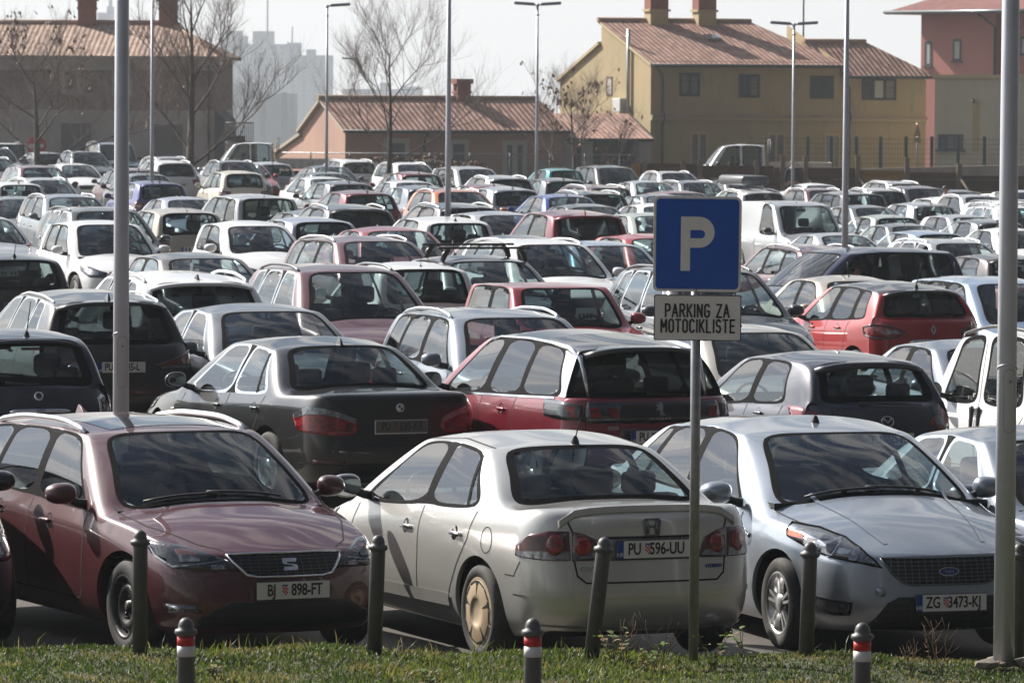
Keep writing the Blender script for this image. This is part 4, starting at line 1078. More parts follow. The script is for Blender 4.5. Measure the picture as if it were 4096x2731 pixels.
def ex_civic(s):
    P = s.P; L_ = P['L']
    tlo = [(.87, .34, .80), (.84, .18, .88), (.74, .08, .905), (.60, .035, .905), (.585, .03, .72), (.70, .04, .715), (.84, .10, .72), (.885, .33, .735)]
    tli = [(.575, .03, .905), (.50, .02, .89), (.40, .01, .85), (.37, .01, .80), (.345, .005, .735), (.36, .005, .72), (.575, .03, .715)]
    for o in (tlo, tli):
        a = s.both('tail_light', o, LDRED, 'rear', off=.006)
        clear = [(x, y, z) for x, y, z in (((.885, .33, .765), (.80, .09, .775), (.60, .035, .775), (.59, .03, .725), (.72, .04, .722), (.875, .30, .737)) if o is tlo else ((.57, .03, .77), (.40, .01, .77), (.362, .005, .735), (.57, .03, .725)))]
        cx, cz, r = ((.70, .818, .070) if o is tlo else (.487, .808, .062))
        for k, f in enumerate((lambda q: q, s.mir)):
            s.patch('reversing_lens', [f(clear)], LCLR, 'rear', off=.009, parent=a[k], thick=0)
            s.patch('round_lens', [f(circ(cx, .05, cz, r))], LRED, 'rear', off=.013, parent=a[k], thick=.006, cell=.03)
    s.strip('boot_gap', [[(-.60, .1, 1.0), (-.59, 0, .90), (-.58, 0, .74), (-.545, 0, .62), (-.48, 0, .575), (.48, 0, .575), (.545, 0, .62), (.58, 0, .74), (.59, 0, .90), (.60, .1, 1.0)]], SEAM, 'rear', w=.012)
    s.patch('plate_recess', [[(-.33, 0, .855), (.33, 0, .855), (.31, 0, .715), (-.31, 0, .715)]], mat('recess_silver', srgb(120, 118, 112)[:3], .5, .3), 'rear', off=.002)
    s.strip('recess_edge', [[(-.34, 0, .862), (.34, 0, .862)]], SEAM, 'rear', w=.014, off=.006)
    s.plate((0, 0, .785), 'rear', ('PU', '596-UU'))
    def logo(mb):
        for a, b in (((-.042, .045), (-.03, -.045)), ((.042, .045), (.03, -.045))):
            mb.tube([(a[0], a[1], .006), (a[0]*.62, 0, .006), (b[0]*1.1, b[1], .006)], [.011, .009, .011], 6)
        mb.tube([(-.03, .004, .006), (.03, .004, .006)], .008, 6)
        mb.tube([(-.05, .052, .004), (.05, .052, .004), (.058, .04, .004), (.046, -.05, .004), (.036, -.055, .004), (-.036, -.055, .004), (-.046, -.05, .004), (-.058, .04, .004)], .006, 6, closed=True)
    s.badge((.0, 0, .925), 'rear', logo, ALUD)
    s.badge_text((-.43, 0, .662), 'rear', 'CIVIC', .042, CHR, 1.25); s.badge_text((.44, 0, .662), 'rear', 'HYBRID', .034, PLB, 1.0)
    # lip spoiler on the boot
    mb = MB(); rows = []
    for i in range(-6, 7):
        x = i/6*.62; h, n = s.hit((x, .13+.02*(i/6)**2, 2), 'top'); z = h.z
        rows.append([mb.bm.verts.new((x, .22+.03*(i/6)**2, z+.0)), mb.bm.verts.new((x, .09+.035*(i/6)**2, z+.028)), mb.bm.verts.new((x, .085+.035*(i/6)**2, z-.012)), mb.bm.verts.new((x, .15, z-.05))])
    for A, B in zip(rows, rows[1:]):
        for k in range(4): mb.bm.faces.new((A[k], B[k], B[(k+1) % 4], A[(k+1) % 4])).smooth = False
    mb.bm.faces.new(rows[0]); mb.bm.faces.new(rows[-1][::-1])
    s.addmb('spoiler', mb, 'paint')
    s.seams(); s.handle(2.18, .79, CHR, .18); s.handle(1.30, .81, CHR, .18); s.mirrors('paint', y=3.06, sz=1.12); s.antenna('whip', y=1.32, ln=.16)
    s.strip('side_moulding', [[(sx*2, 1.42, .36), (sx*2, 3.2, .335)] for sx in (-1, 1)], 'paint', 'side', w=.085, off=.012)
    s.strip('fuel_flap', [[(-2, .82+.075*math.cos(a), .80+.085*math.sin(a)) for a in [2*math.pi*k/20 for k in range(21)]]], SEAM, 'side', w=.007)
    for sx in (-1, 1): s.strip('window_divider', [[(sx*2, 1.24, .985), (sx*2, 1.43, 1.31)]], RUB, 'side', w=.035, off=.004)
    s.strip('bumper_gap', [[(sx*2, P['yr']-.40, .60), (sx*2, .42, .60), (sx*2, .34, .70)] for sx in (-1, 1)], SEAM, 'side', w=.008)
    s.strip('bumper_crease', [[(-.88, .4, .50), (-.8, .1, .50), (-.4, 0, .495), (.4, 0, .495), (.8, .1, .50), (.88, .4, .50)]], 'paint', 'rear', w=.03, off=.006)
    s.strip('bumper_lip', [[(-.80, .2, .285), (-.4, 0, .275), (.4, 0, .275), (.80, .2, .285)]], 'paint', 'rear', w=.03, off=.012)
    lamps_front(s); mb = MB(); mb.lathe([(.03, -.12), (.034, .03), (.028, .03), (.027, -.12)], 14, (.52, .10, .235), axis='y'); s.addmb('exhaust_pipe', mb, CHR)
    s.strip('roof_gutter', [[(sx*(s.wrf(1.6)-.07), 1.42, 2), (sx*(s.wrf(2)-.07), 2.0, 2), (sx*(s.wrf(2.6)-.07), 2.6, 2)] for sx in (-1, 1)], SEAM, 'top', w=.012, off=.002)
def lamps_front(s):
    P = s.P; L_, w, z = P['L'], P['W']/2, P['zf'][5]
    hl = [(w*.97, L_-.72, z+.07), (w*.82, L_-.42, z+.045), (w*.50, L_-.16, z-.04), (w*.52, L_-.14, z-.13), (w*.80, L_-.30, z-.12), (w*.95, L_-.62, z-.02)]
    s.both('headlight', hl, LDRK, 'front', off=.005); grille(s)
def ex_mondeo(s):
    P = s.P; L_ = P['L']
    hl = [(.90, L_-.92, .885), (.80, L_-.62, .865), (.66, L_-.38, .815), (.56, L_-.26, .755), (.48, L_-.18, .685), (.44, L_-.15, .635), (.56, L_-.2, .665), (.72, L_-.30, .695), (.84, L_-.5, .735), (.91, L_-.84, .80)]
    a = s.both('headlight', hl, mat('lamp_smoked', (.16, .165, .17), .15, .5, coat=1), 'front', off=.004)
    rb = rim_of(s, 'headlight_seal', hl, RUB, 'front', .006, .006); rim_of(s, 'headlight_seal', s.mir(hl), RUB, 'front', .006, .006)
    for k, f in enumerate((lambda q: q, s.mir)):
        s.patch('turn_lens', [f([(.90, L_-.86, .84), (.84, L_-.66, .825), (.85, L_-.62, .79), (.905, L_-.84, .805)])], LORG, 'front', off=.008, parent=a[k], thick=0)
        s.patch('reflector', [f(circ(.73, L_-.36, .755, .062)), f(circ(.605, L_-.24, .715, .045)), f([(.52, L_-.17, .69), (.475, L_-.16, .665), (.50, L_-.16, .66), (.56, L_-.2, .685)])], LCLR, 'front', off=.008, parent=a[k], thick=0, cell=.02)
        s.patch('projector', [f(circ(.73, L_-.36, .755, .036))], LDRK, 'front', off=.012, parent=a[k], thick=0, cell=.02)
    g = [(-.46, L_, .695), (.46, L_, .695), (.40, L_, .60), (.33, L_, .535), (.27, L_, .52), (-.27, L_, .52), (-.33, L_, .535), (-.40, L_, .60)]
    s.patch('grille', [g], GRB, 'flat_f', off=.003); grid_bars(s, g, ALUD, nx=19, nz=7, w=.006); rim_of(s, 'grille_frame', g, ALUD, 'flat_f', .006)
    s.strip('bonnet_chrome', [[(-.46, L_, .715), (.46, L_, .715)]], CHR, 'front', w=.02, off=.008, yc=L_-3)
    def oval(mb): mb.prism([(.076*math.cos(t), .031*math.sin(t)) for t in [2*math.pi*k/24 for k in range(24)]], .008)
    def oval2(mb): mb.prism([(.066*math.cos(t), .024*math.sin(t)) for t in [2*math.pi*k/24 for k in range(24)]], .0115)
    i = s.badge((0, L_, .605), 'front', oval, CHR); s.badge((0, L_, .605), 'front', oval2, mat('badge_blue', srgb(18, 40, 110)[:3], .2, coat=1), 'badge_field', i)
    t = text_mesh('Ford', .036, 1.0, .001); t.transform(s.frame_at((0, L_, .605), 'front') @ Matrix.Translation((0, 0, .018))); s.add('badge_lettering', t, CHR, i)
    lg = [(-.56, L_, .235), (-.44, L_, .40), (-.36, L_, .44), (.36, L_, .44), (.44, L_, .40), (.56, L_, .235), (.50, L_, .215), (-.50, L_, .215)]
    s.patch('lower_grille', [lg], GRB, 'flat_f', off=.003); grid_bars(s, lg, PLA, nx=8, nz=6, w=.006)
    s.plate((0, L_, .40), 'front', ('ZG', '3473-KJ'))
    fl = [(.88, L_-.60, .435), (.72, L_-.30, .415), (.62, L_-.20, .395), (.64, L_-.2, .32), (.74, L_-.28, .315), (.84, L_-.46, .345)]
    f1 = s.both('fog_light', fl, LDRK, 'front', off=.004); rim_of(s, 'fog_frame', fl, RUB, 'front', .007, .006); rim_of(s, 'fog_frame', s.mir(fl), RUB, 'front', .007, .006)
    for k, f in enumerate((lambda q: q, s.mir)):
        s.patch('fog_lens', [f([(.85, L_-.52, .42), (.66, L_-.22, .39), (.67, L_-.22, .335), (.80, L_-.4, .345)])], LCLR, 'front', off=.008, parent=f1[k], thick=0, cell=.02)
    s.seams(); s.strip('bonnet_gap', [[(sx*.78, L_-1.36, 2), (sx*.74, L_-.9, 2), (sx*.62, L_-.5, 2)] for sx in (-1, 1)], SEAM, 'top')
    s.strip('bonnet_crease', [[(sx*.50, L_-1.30, 2), (sx*.40, L_-.5, 2), (sx*.36, L_-.28, 2)] for sx in (-1, 1)], 'paint', 'top', w=.03, off=.004)
    s.handle(2.42, .84); s.handle(1.42, .86); s.mirrors('paint', sz=1.08, low=PLA); s.wipers(); s.antenna('whip', y=P['gh'][-1][1]-.30, ln=.03)
    for sx in (-1, 1):
        v = [(sx*2, P['yf']-.52, .80), (sx*2, P['yf']-.40, .775), (sx*2, P['yf']-.43, .745), (sx*2, P['yf']-.56, .78)]
        s.patch('side_vent', [v], CHR, 'side', off=.006); s.patch('side_repeater', [[(sx*2, P['yf']-.54, .79), (sx*2, P['yf']-.46, .775), (sx*2, P['yf']-.475, .758), (sx*2, P['yf']-.55, .778)]], LORG, 'side', off=.012, thick=.004)
    tl = [(.92, .5, .95), (.7, .08, .96), (.55, .03, .92), (.56, .03, .78), (.8, .08, .76), (.92, .45, .85)]
    s.both('tail_light', tl, LRED, 'rear', off=.005); s.plate((0, 0, .82), 'rear', ('ZG', '3473-KJ'))
    for sx in (-1, 1):
        mb = MB(); h, n = s.hit((sx*.28, L_-1.22, 2), 'top'); mb.box((h.x-.02, h.y-.015, h.z), (h.x+.02, h.y+.015, h.z+.012), bev=.004); s.addmb('washer_jet', mb, PLA)
    s.patch('tow_cover', [circ(.48, L_-.1, .475, .035)], 'paint', 'flat_f', off=.003, thick=.004)
def ex_bmw(s):
    P = s.P; L_ = P['L']
    tl = [(.895, .52, .83), (.86, .24, .915), (.75, .09, .905), (.60, .04, .865), (.45, .02, .81), (.42, .015, .72), (.46, .015, .665), (.60, .03, .655), (.80, .09, .665), (.89, .42, .70)]
    a = s.both('tail_light', tl, LRED, 'rear', off=.006)
    for k, f in enumerate((lambda q: q, s.mir)):
        s.patch('reversing_lens', [f([(.895, .50, .845), (.86, .24, .915), (.75, .09, .905), (.60, .04, .865), (.45, .02, .81), (.46, .02, .765), (.60, .04, .815), (.75, .09, .848), (.86, .24, .852), (.893, .45, .80)])], LCLR, 'rear', off=.010, parent=a[k], thick=0)
        s.patch('round_lens', [f(circ(.52, .03, .735, .04))], LDRED, 'rear', off=.010, parent=a[k], thick=0, cell=.02)
    s.strip('boot_gap', [[(-.66, .3, 1.02), (-.63, .06, .95), (-.44, 0, .80), (-.41, 0, .64), (-.34, 0, .565), (.34, 0, .565), (.41, 0, .64), (.44, 0, .80), (.63, .06, .95), (.66, .3, 1.02)]], SEAM, 'rear', w=.011)
    s.plate((0, 0, .735), 'rear', ('PU', '530-KR'), eu=False, dirty=True, frame=False)
    def disc(mb): mb.lathe([(.0005, .008), (.036, .008), (.041, .004), (.041, -.004)], 24)
    i = s.badge((0, 0, .905), 'rear', disc, ALU)
    def quart(q):
        def f(mb):
            for k in q: mb.prism([(0, 0)]+[(.027*math.cos(k*math.pi/2+t*math.pi/12), .027*math.sin(k*math.pi/2+t*math.pi/12)) for t in range(7)], .002, Matrix.Translation((0, 0, .0075)))
        return f
    s.badge((0, 0, .905), 'rear', quart((1, 3)), PLB, 'badge_field', i); s.badge((0, 0, .905), 'rear', quart((0, 2)), PLW, 'badge_field', i)
    for sx in (-1, 1): s.strip('window_divider', [[(sx*2, 1.44, .985), (sx*2, 1.60, 1.34)]], RUB, 'side', w=.035, off=.004)
    s.seams(); s.handle(2.30, .83); s.handle(1.36, .85); s.mirrors(LBLK, sz=1.05); s.antenna('fin', y=1.50, m='paint')
    s.strip('bumper_gap', [[(sx*2, P['yr']-.44, .62), (sx*2, .55, .61), (sx*2, .40, .655)] for sx in (-1, 1)], SEAM, 'side', w=.008)
    s.both('bumper_reflector', [(.84, .16, .435), (.56, .03, .435), (.54, .03, .405), (.84, .16, .41)], LDRED, 'rear', off=.004)
    s.strip('bumper_crease', [[(-.88, .4, .40), (-.4, 0, .39), (.4, 0, .39), (.88, .4, .40)]], SEAM, 'rear', w=.012)
    lamps_front(s)
    for sx in (-1, 1): s.patch('side_repeater', [[(sx*2, P['yf']-.56, .735), (sx*2, P['yf']-.48, .735), (sx*2, P['yf']-.48, .71), (sx*2, P['yf']-.56, .71)]], mat('lamp_amber_pale', srgb(206, 176, 132)[:3], .2, coat=1), 'side', off=.006)
def ex_3008(s):
    P = s.P; L_ = P['L']
    band = [(-.70, .02, 1.05), (.70, .02, 1.05), (.72, .04, .95), (.70, .02, .86), (-.70, .02, .86), (-.72, .04, .95)]
    s.patch('black_band', [band], LBLK, 'rear', off=.003)
    tlo = [(.93, .62, 1.055), (.86, .24, 1.05), (.72, .07, 1.02), (.70, .06, .88), (.84, .16, .885), (.93, .56, .91)]
    a = s.both('tail_light', tlo, LDRK, 'rear', off=.008)
    b = s.both('tail_light', [(.69, .05, 1.02), (.36, .0, 1.02), (.38, .0, .88), (.69, .05, .88)], LDRK, 'rear', off=.008)
    for k, f in enumerate((lambda q: q, s.mir)):
        s.patch('claw_lens', [f([(.86, .18, 1.01), (.79, .11, 1.01), (.76, .09, .915), (.83, .14, .915)])], LRED, 'rear', off=.013, parent=a[k], thick=0)
        s.patch('claw_lens', [f([(.665, .05, 1.0), (.575, .03, 1.0), (.545, .02, .915), (.635, .04, .915)]), f([(.49, .01, 1.0), (.40, .0, 1.0), (.37, .0, .915), (.46, .01, .915)])], LRED, 'rear', off=.013, parent=b[k], thick=0)
        s.patch('reversing_lens', [f([(.665, .05, .902), (.38, .0, .902), (.38, .0, .886), (.665, .05, .886)])], LCLR, 'rear', off=.013, parent=b[k], thick=0)
    lion = [(-.012, -.06), (.0, -.03), (-.006, -.01), (-.03, -.018), (-.042, -.008), (-.036, .004), (-.014, .012), (-.036, .02), (-.046, .032), (-.034, .04), (-.012, .032), (-.016, .05), (-.002, .064), (.016, .058), (.024, .036), (.028, .008), (.02, -.022), (.03, -.042), (.046, -.05), (.044, -.06), (.022, -.06), (.006, -.046), (.004, -.06)]
    s.badge((0.04, 0, .985), 'rear', lambda mb: mb.prism(lion, .008), CHR)
    s.badge_text((.04, 0, .895), 'rear', 'PEUGEOT', .026, ALU, 1.3, 1.5); s.badge_text((-.42, 0, .815), 'rear', '3008', .05, CHR, 1.15, 1.0)
    s.patch('plate_recess', [[(-.36, 0, .81), (.36, 0, .81), (.34, 0, .66), (-.34, 0, .66)]], LBLK, 'rear', off=.002)
    s.plate((0, 0, .735), 'rear', ('PU', '464-'))
    s.strip('tailgate_gap', [[(-.70, .06, 1.0), (-.69, .05, .80), (-.68, .05, .45), (.68, .05, .45), (.69, .05, .80), (.70, .06, 1.0)]], SEAM, 'rear', w=.010)
    s.seams(); s.handle(2.42, .90); s.handle(1.50, .92); s.mirrors(LBLK, sz=1.1); s.spoiler(mat('roof_black', (.02, .02, .022), .35, coat=1), .20, .03, .95)
    for sx in (-1, 1):
        g = P['gh']; pts = []
        mb = MB(); y0 = g[0][1]; z0 = s.ZR(y0)-s.drop
        for k, (y, x, z) in enumerate(((2.75, None, 0), (2.2, None, 0), (1.5, None, 0), (1.0, None, 0), (.62, None, 0), (.40, None, 0), (.24, None, 0))):
            h, n = s.hit((sx*(s.wrf(y)-.012), y, 2), 'top'); pts.append(h+Vector((sx*.004, 0, .004)))
        mb.tube(pts, [.012, .015, .018, .024, .034, .03, .012], 8); s.addmb('roof_strip', mb, CHR)
    for sx in (-1, 1): s.strip('belt_chrome', [[(sx*2, y, ip(P['zt'], y)-.012) for y in (3.0, 2.4, 1.6, 1.0, .5)]], CHR, 'side', w=.02, off=.006)
    s.patch('brake_light', [[(-.2, 0, 1.50), (.2, 0, 1.50), (.2, 0, 1.475), (-.2, 0, 1.475)]], LDRED, 'rear', off=.006)
    s.rear_wiper(1.11); lamps_front(s)
    s.patch('rear_scuff_panel', [[(-.88, .3, .50), (-.6, .02, .46), (.6, .02, .46), (.88, .3, .50), (.86, .3, .30), (-.86, .3, .30)]], PLA, 'rear', off=.006)
def ex_500(s):
    P = s.P; L_ = P['L']
    tl = [(.79, .36, .90), (.73, .14, .92), (.66, .08, .88), (.65, .07, .72), (.70, .09, .665), (.79, .30, .68)]
    a = s.both('tail_light', tl, CHR, 'rear', off=.006)
    for k, f in enumerate((lambda q: q, s.mir)): s.patch('red_lens', [f([(.785, .33, .875), (.735, .16, .89), (.69, .10, .86), (.685, .09, .73), (.72, .11, .69), (.785, .28, .70)])], LDRED, 'rear', off=.011, parent=a[k], thick=0)
    def disc(mb): mb.lathe([(.0005, .006), (.028, .006), (.03, .010), (.043, .007), (.047, -.004)], 24)
    i = s.badge((0, 0, .905), 'rear', disc, CHR); s.badge_text((0, 0, .905), 'rear', 'FIAT', .026, CHR, .8)
    def d2(mb): mb.lathe([(.0005, .0075), (.028, .0075)], 24)
    s.badge((0, 0, .905), 'rear', d2, LBLK, 'badge_field', i)
    mb = MB(); pts = []
    for k in range(13):
        x = (k/6-1)*.29; h, n = s.hit((x, 0, .762-.006*(k/6-1)**2), 'rear'); pts.append(h+n*.022)
    mb.tube(pts, [.012]+[.026]*11+[.012], 8); s.addmb('chrome_handle', mb, CHR)
    t = text_mesh('500', .05, 1.2, .001); t.transform(s.frame_at((0, 0, .764), 'rear') @ Matrix.Translation((0, 0, .05))); s.add('badge_lettering', t, PLA)
    s.plate((0, 0, .66), 'rear', ('PU', '')); s.seams(); s.antenna('whip', y=.60, ln=.34); s.mirrors('paint', sz=.9)
    s.patch('brake_light', [[(-.16, 0, 1.345), (.16, 0, 1.345), (.16, 0, 1.32), (-.16, 0, 1.32)]], LDRED, 'rear', off=.008)
    s.rear_wiper(1.02, -.3, .02); lamps_front(s); s.spoiler('paint', .09, .022, .9)
def ex_mazda(s):
    P = s.P; L_ = P['L']
    tl = [(.845, .62, 1.00), (.83, .34, 1.0), (.76, .15, .965), (.62, .06, .90), (.50, .03, .845), (.56, .03, .80), (.70, .07, .77), (.82, .22, .79), (.85, .5, .90)]
    a = s.both('tail_light', tl, LRED, 'rear', off=.006)
    for k, f in enumerate((lambda q: q, s.mir)): s.patch('reversing_lens', [f([(.72, .11, .93), (.60, .055, .88), (.55, .04, .84), (.60, .05, .815), (.70, .08, .83)])], LCLR, 'rear', off=.011, parent=a[k], thick=0)
    def logo(mb):
        mb.tube([(.062*math.cos(t), .05*math.sin(t), .004) for t in [2*math.pi*k/24 for k in range(24)]], .006, 6, closed=True)
        mb.tube([(-.055, .022, .004), (-.03, .02, .006), (0, -.018, .008), (.03, .02, .006), (.055, .022, .004)], [.004, .007, .008, .007, .004], 6)
    s.badge((.0, 0, .865), 'rear', logo, CHR); s.badge_text((-.34, 0, .82), 'rear', 'mazda2', .05, CHR, 1.15)
    s.plate((0, 0, .70), 'rear', ('PU', '525-ME')); s.strip('tailgate_gap', [[(-.60, .05, 1.0), (-.55, .04, .62), (-.50, .03, .56), (.50, .03, .56), (.55, .04, .62), (.60, .05, 1.0)]], SEAM, 'rear', w=.010)
    s.seams(); s.handle(2.12, .86); s.handle(1.22, .90); s.mirrors('paint', sz=.95); s.spoiler('paint', .15, .05, .93)
    s.patch('brake_light', [[(-.19, 0, 1.385), (.19, 0, 1.385), (.19, 0, 1.355), (-.19, 0, 1.355)]], LDRED, 'rear', off=.02)
    s.rear_wiper(1.02, -.25, .40); lamps_front(s)
    s.patch('wash_nozzle', [circ(-.26, 0, 1.385, .015, n=10)], PLA, 'rear', off=.02)
def ex_captur(s):
    P = s.P
    tl = [(.885, .50, .98), (.84, .25, 1.02), (.72, .10, 1.01), (.58, .05, .985), (.43, .02, .93), (.50, .03, .875), (.66, .06, .84), (.82, .18, .84), (.885, .44, .88)]
    a = s.both('tail_light', tl, LRED, 'rear', off=.006); rim_of(s, 'lamp_surround', tl, LBLK, 'rear', .011, .006); rim_of(s, 'lamp_surround', s.mir(tl), LBLK, 'rear', .011, .006)
    for k, f in enumerate((lambda q: q, s.mir)): s.patch('reversing_lens', [f([(.70, .09, .96), (.54, .04, .945), (.46, .02, .925), (.54, .04, .905), (.70, .09, .895)])], LCLR, 'rear', off=.011, parent=a[k], thick=0)
    def dia(mb):
        A = [(0, .075), (.042, 0), (0, -.075), (-.042, 0)]; B = [(0, .036), (.017, 0), (0, -.036), (-.017, 0)]
        for i in range(4):
            j = (i+1) % 4; mb.prism([A[i], A[j], B[j], B[i]], .012)
    s.badge((.0, 0, .955), 'rear', dia, CHR)
    mb = MB(); pts = []
    for k in range(13):
        x = (k/6-1)*.36; h, n = s.hit((x, 0, .80-.012*(k/6-1)**2), 'rear'); pts.append(h+n*.012)
    mb.tube(pts, [.012]+[.034]*11+[.012], 8); s.addmb('chrome_handle', mb, CHR)
    t = text_mesh('CAPTUR', .05, 1.3, .001, spacing=1.3); t.transform(s.frame_at((0, 0, .80), 'rear') @ Matrix.Translation((0, 0, .048))); s.add('badge_lettering', t, PLA)
    s.strip('tailgate_gap', [[(-.66, .06, 1.05), (-.66, .05, .75), (-.62, .05, .5), (.62, .05, .5), (.66, .05, .75), (.66, .06, 1.05)]], SEAM, 'rear', w=.010)
    s.plate((0, 0, .69), 'rear', ('PU', '')); s.seams(); s.handle(2.2, .92); s.handle(1.32, .95); s.mirrors(LBLK, sz=1.05); s.antenna('whip', y=.62, ln=.34); s.spoiler(mat('roof_black', (.02, .02, .022), .35, coat=1), .15)
    s.patch('brake_light', [[(-.12, 0, 1.455), (.12, 0, 1.455), (.12, 0, 1.44), (-.12, 0, 1.44)]], LDRED, 'rear', off=.01); lamps_front(s); s.rear_wiper(1.14)
def ex_x1(s):
    P = s.P
    tl = [(.90, .50, 1.0), (.86, .25, 1.01), (.74, .09, .965), (.58, .04, .915), (.40, .01, .875), (.42, .01, .83), (.70, .07, .82), (.86, .2, .83), (.90, .44, .88)]
    a = s.both('tail_light', tl, LDRED, 'rear', off=.006)
    for k, f in enumerate((lambda q: q, s.mir)):
        s.patch('light_bar', [f([(.885, .4, .965), (.84, .2, .975), (.72, .08, .935), (.72, .08, .87), (.86, .22, .86), (.885, .38, .89)]), f([(.66, .06, .905), (.44, .02, .866), (.44, .02, .855), (.66, .06, .885)])], LRED, 'rear', off=.011, parent=a[k], thick=0)
        s.patch('reversing_lens', [f([(.84, .18, .85), (.46, .02, .845), (.46, .02, .83), (.84, .18, .828)])], LCLR, 'rear', off=.011, parent=a[k], thick=0)
    s.plate((0, 0, .845), 'rear', ('PU', '   45-L')); s.strip('tailgate_gap', [[(-.70, .07, 1.3), (-.69, .06, .8), (-.66, .05, .55), (.66, .05, .55), (.69, .06, .8), (.70, .07, 1.3)]], SEAM, 'rear', w=.010)
    s.seams(); s.handle(2.4, .95); s.handle(1.5, .97); s.mirrors('paint'); s.antenna('fin', y=.66, m='paint'); s.spoiler('paint', .2, .03, .96); s.rear_wiper(1.13, -.02, .42); lamps_front(s); s.rails(ALU, h=.03, r=.014)
def ex_cx(s):
    P = s.P
    tl = [(.90, .5, 1.0), (.84, .2, 1.01), (.62, .05, .97), (.62, .05, .92), (.84, .18, .90), (.90, .44, .93)]
    s.both('tail_light', tl, LDRED, 'rear', off=.006)
    def logo(mb):
        mb.tube([(.085*math.cos(t), .07*math.sin(t), .004) for t in [2*math.pi*k/24 for k in range(24)]], .009, 6, closed=True)
        mb.tube([(-.075, .03, .004), (-.04, .028, .006), (0, -.025, .008), (.04, .028, .006), (.075, .03, .004)], [.006, .011, .012, .011, .006], 6)
    s.badge((0, 0, .99), 'rear', logo, CHR); s.plate((0, 0, .80), 'rear', ('PU', '1515-A'), eu=False, dirty=True)
    s.seams(); s.mirrors(LBLK); s.antenna('fin', y=.7, m='paint'); s.spoiler('paint', .2, .03, .96); lamps_front(s)
def ex_qubo(s):
    P = s.P
    lamps(s, None, [(.84, .2, 1.35), (.80, .05, 1.35), (.72, .03, 1.3), (.72, .03, .95), (.80, .05, .90), (.84, .2, .92)]); grille(s); simple_plate(s); s.mirrors(PLA, sz=1.15)
    for y in (1.86, 1.70):
        for sx in (-1, 1):
            z = .83; h, n = s.hit((sx*2, y, z), 'side'); s.add('door_handle', bm_mesh(roundbox((h.x-.02, y-.035, z-.15), (h.x+.025, y+.035, z+.13), .02, 2), 'door_handle'), PLA)
    ln = []
    for sx in (-2, 2):
        ln += [[(sx, 1.78, 1.62), (sx, 1.78, .34)], [(sx, .74, 1.6), (sx, .72, .9), (sx, 1.1, .45)], [(sx, 2.92, 1.0), (sx, 2.95, .7), (sx, 2.88, .34)], [(sx, 1.1, .34), (sx, 2.88, .34)]]
    s.strip('door_gap', ln, SEAM, w=.010)
    s.strip('rubbing_strip', [[(sx, .55, .62), (sx, 2.9, .60)] for sx in (-2, 2)], PLA, w=.02, off=.008)
    for sx in (-1, 1):
        pts = []
        for k in range(13):
            t = k/12; y = .55+(2.62-.55)*t; h, n = s.hit((sx*(s.wrf(y)-.05), y, 2), 'top'); pts.append(h+Vector((0, 0, .075*min(1, math.sin(math.pi*t)**.4))))
        mb = MB(); mb.tube(pts, .02, 8)
        for k in (1, 6, 11): mb.tube([pts[k], pts[k]-Vector((0, 0, .08))], .024, 6)
        s.addmb('roof_rail', mb, PLA)
SPEC = {}
def shape(key):
    if key not in SH: SH[key] = Shape(SPEC[key]())
    return SH[key]
SH = {}
SPEC['seat'] = lambda: estate(4.535, 1.816, 1.455, sub=3, hero=1, extra=ex_seat, yr=1.03, yf=3.665, wheel='steel', wax='yf', wside=1, R=.317, privacy=False, trimw=.018, sw=.03, cbow=.24,
    zt=[(0, .93), (.3, .99), (1.4, .955), (2.8, .915), (3.3, .89), (4.1, .765)], zf=[.19, .27, .40, .54, .63, .715], nose=[-.09, -.012, 0, -.025, -.06, -.13], zh=[(3.45, .965), (3.9, .885), (4.25, .79)], sillm='paint', crease4=.5, shoulder=.45,
    gh=[(.22, .50, 'body'), (.50, .70, 'glass'), (1.10, 1.16, 'qpil'), (1.16, 1.22, 'glass'), (1.96, 1.88, 'pillar'), (2.06, 1.98, 'glass'), (2.98, 2.40, 'body'), (3.20, 2.54)])
SPEC['civic'] = lambda: sedan(4.545, 1.755, 1.435, sub=3, hero=1, extra=ex_civic, wheel='cover', yr=.95, yf=3.65, R=.317, light=1, sillm='paint', cbow=.28, trimw=.02, crease4=.2, shoulder=.12, ds=.13,
    gh=[(.80, 1.34, 'body'), (1.06, 1.46, 'glass'), (1.92, 1.90, 'pillar'), (2.02, 2.00, 'glass'), (3.16, 2.48, 'body'), (3.42, 2.62)], zb=1.055, zc=1.0, deck=[.46], wr=.60, wsx=1,
    zt=[(0, .96), (.3, 1.02), (1.2, .985), (2.6, .925), (3.3, .88), (4.1, .74)], zr=[.27, .36, .52, .70, .90, 1.035], tail=[.06, .012, 0, .03, .05, .10], fend=[3.62, 3.9], zh=[(3.6, .98), (4.0, .89), (4.3, .78)], rround=.30)
SPEC['mondeo'] = lambda: sedan(4.85, 1.886, 1.50, sub=3, hero=1, extra=ex_mondeo, wheel='twin', wax='yf', wside=1, yr=1.05, yf=3.90, R=.325, chrome=0, sillm='paint', boot='tailgate', cbow=.26, trimw=.02,
    gh=[(.52, 1.02, 'body'), (.74, 1.16, 'glass'), (1.16, 1.34, 'qpil'), (1.22, 1.40, 'glass'), (2.06, 2.02, 'pillar'), (2.16, 2.12, 'glass'), (3.20, 2.56, 'body'), (3.46, 2.72)], deck=[.36], rd0=3, zb=1.06, zc=1.04,
    zro=[(.9, 1.40), (1.3, 1.455), (1.9, 1.50), (2.3, 1.49), (2.85, 1.42)], zt=[(0, .97), (.3, 1.03), (1.2, 1.0), (2.6, .955), (3.4, .92), (4.4, .80)], zf=[.20, .28, .42, .57, .66, .725], nose=[-.10, -.012, 0, -.03, -.05, -.10], zh=[(3.7, 1.03), (4.2, .93), (4.6, .81)], zr=[.28, .37, .52, .7, .88, 1.03], crease4=.5, shoulder=.4)
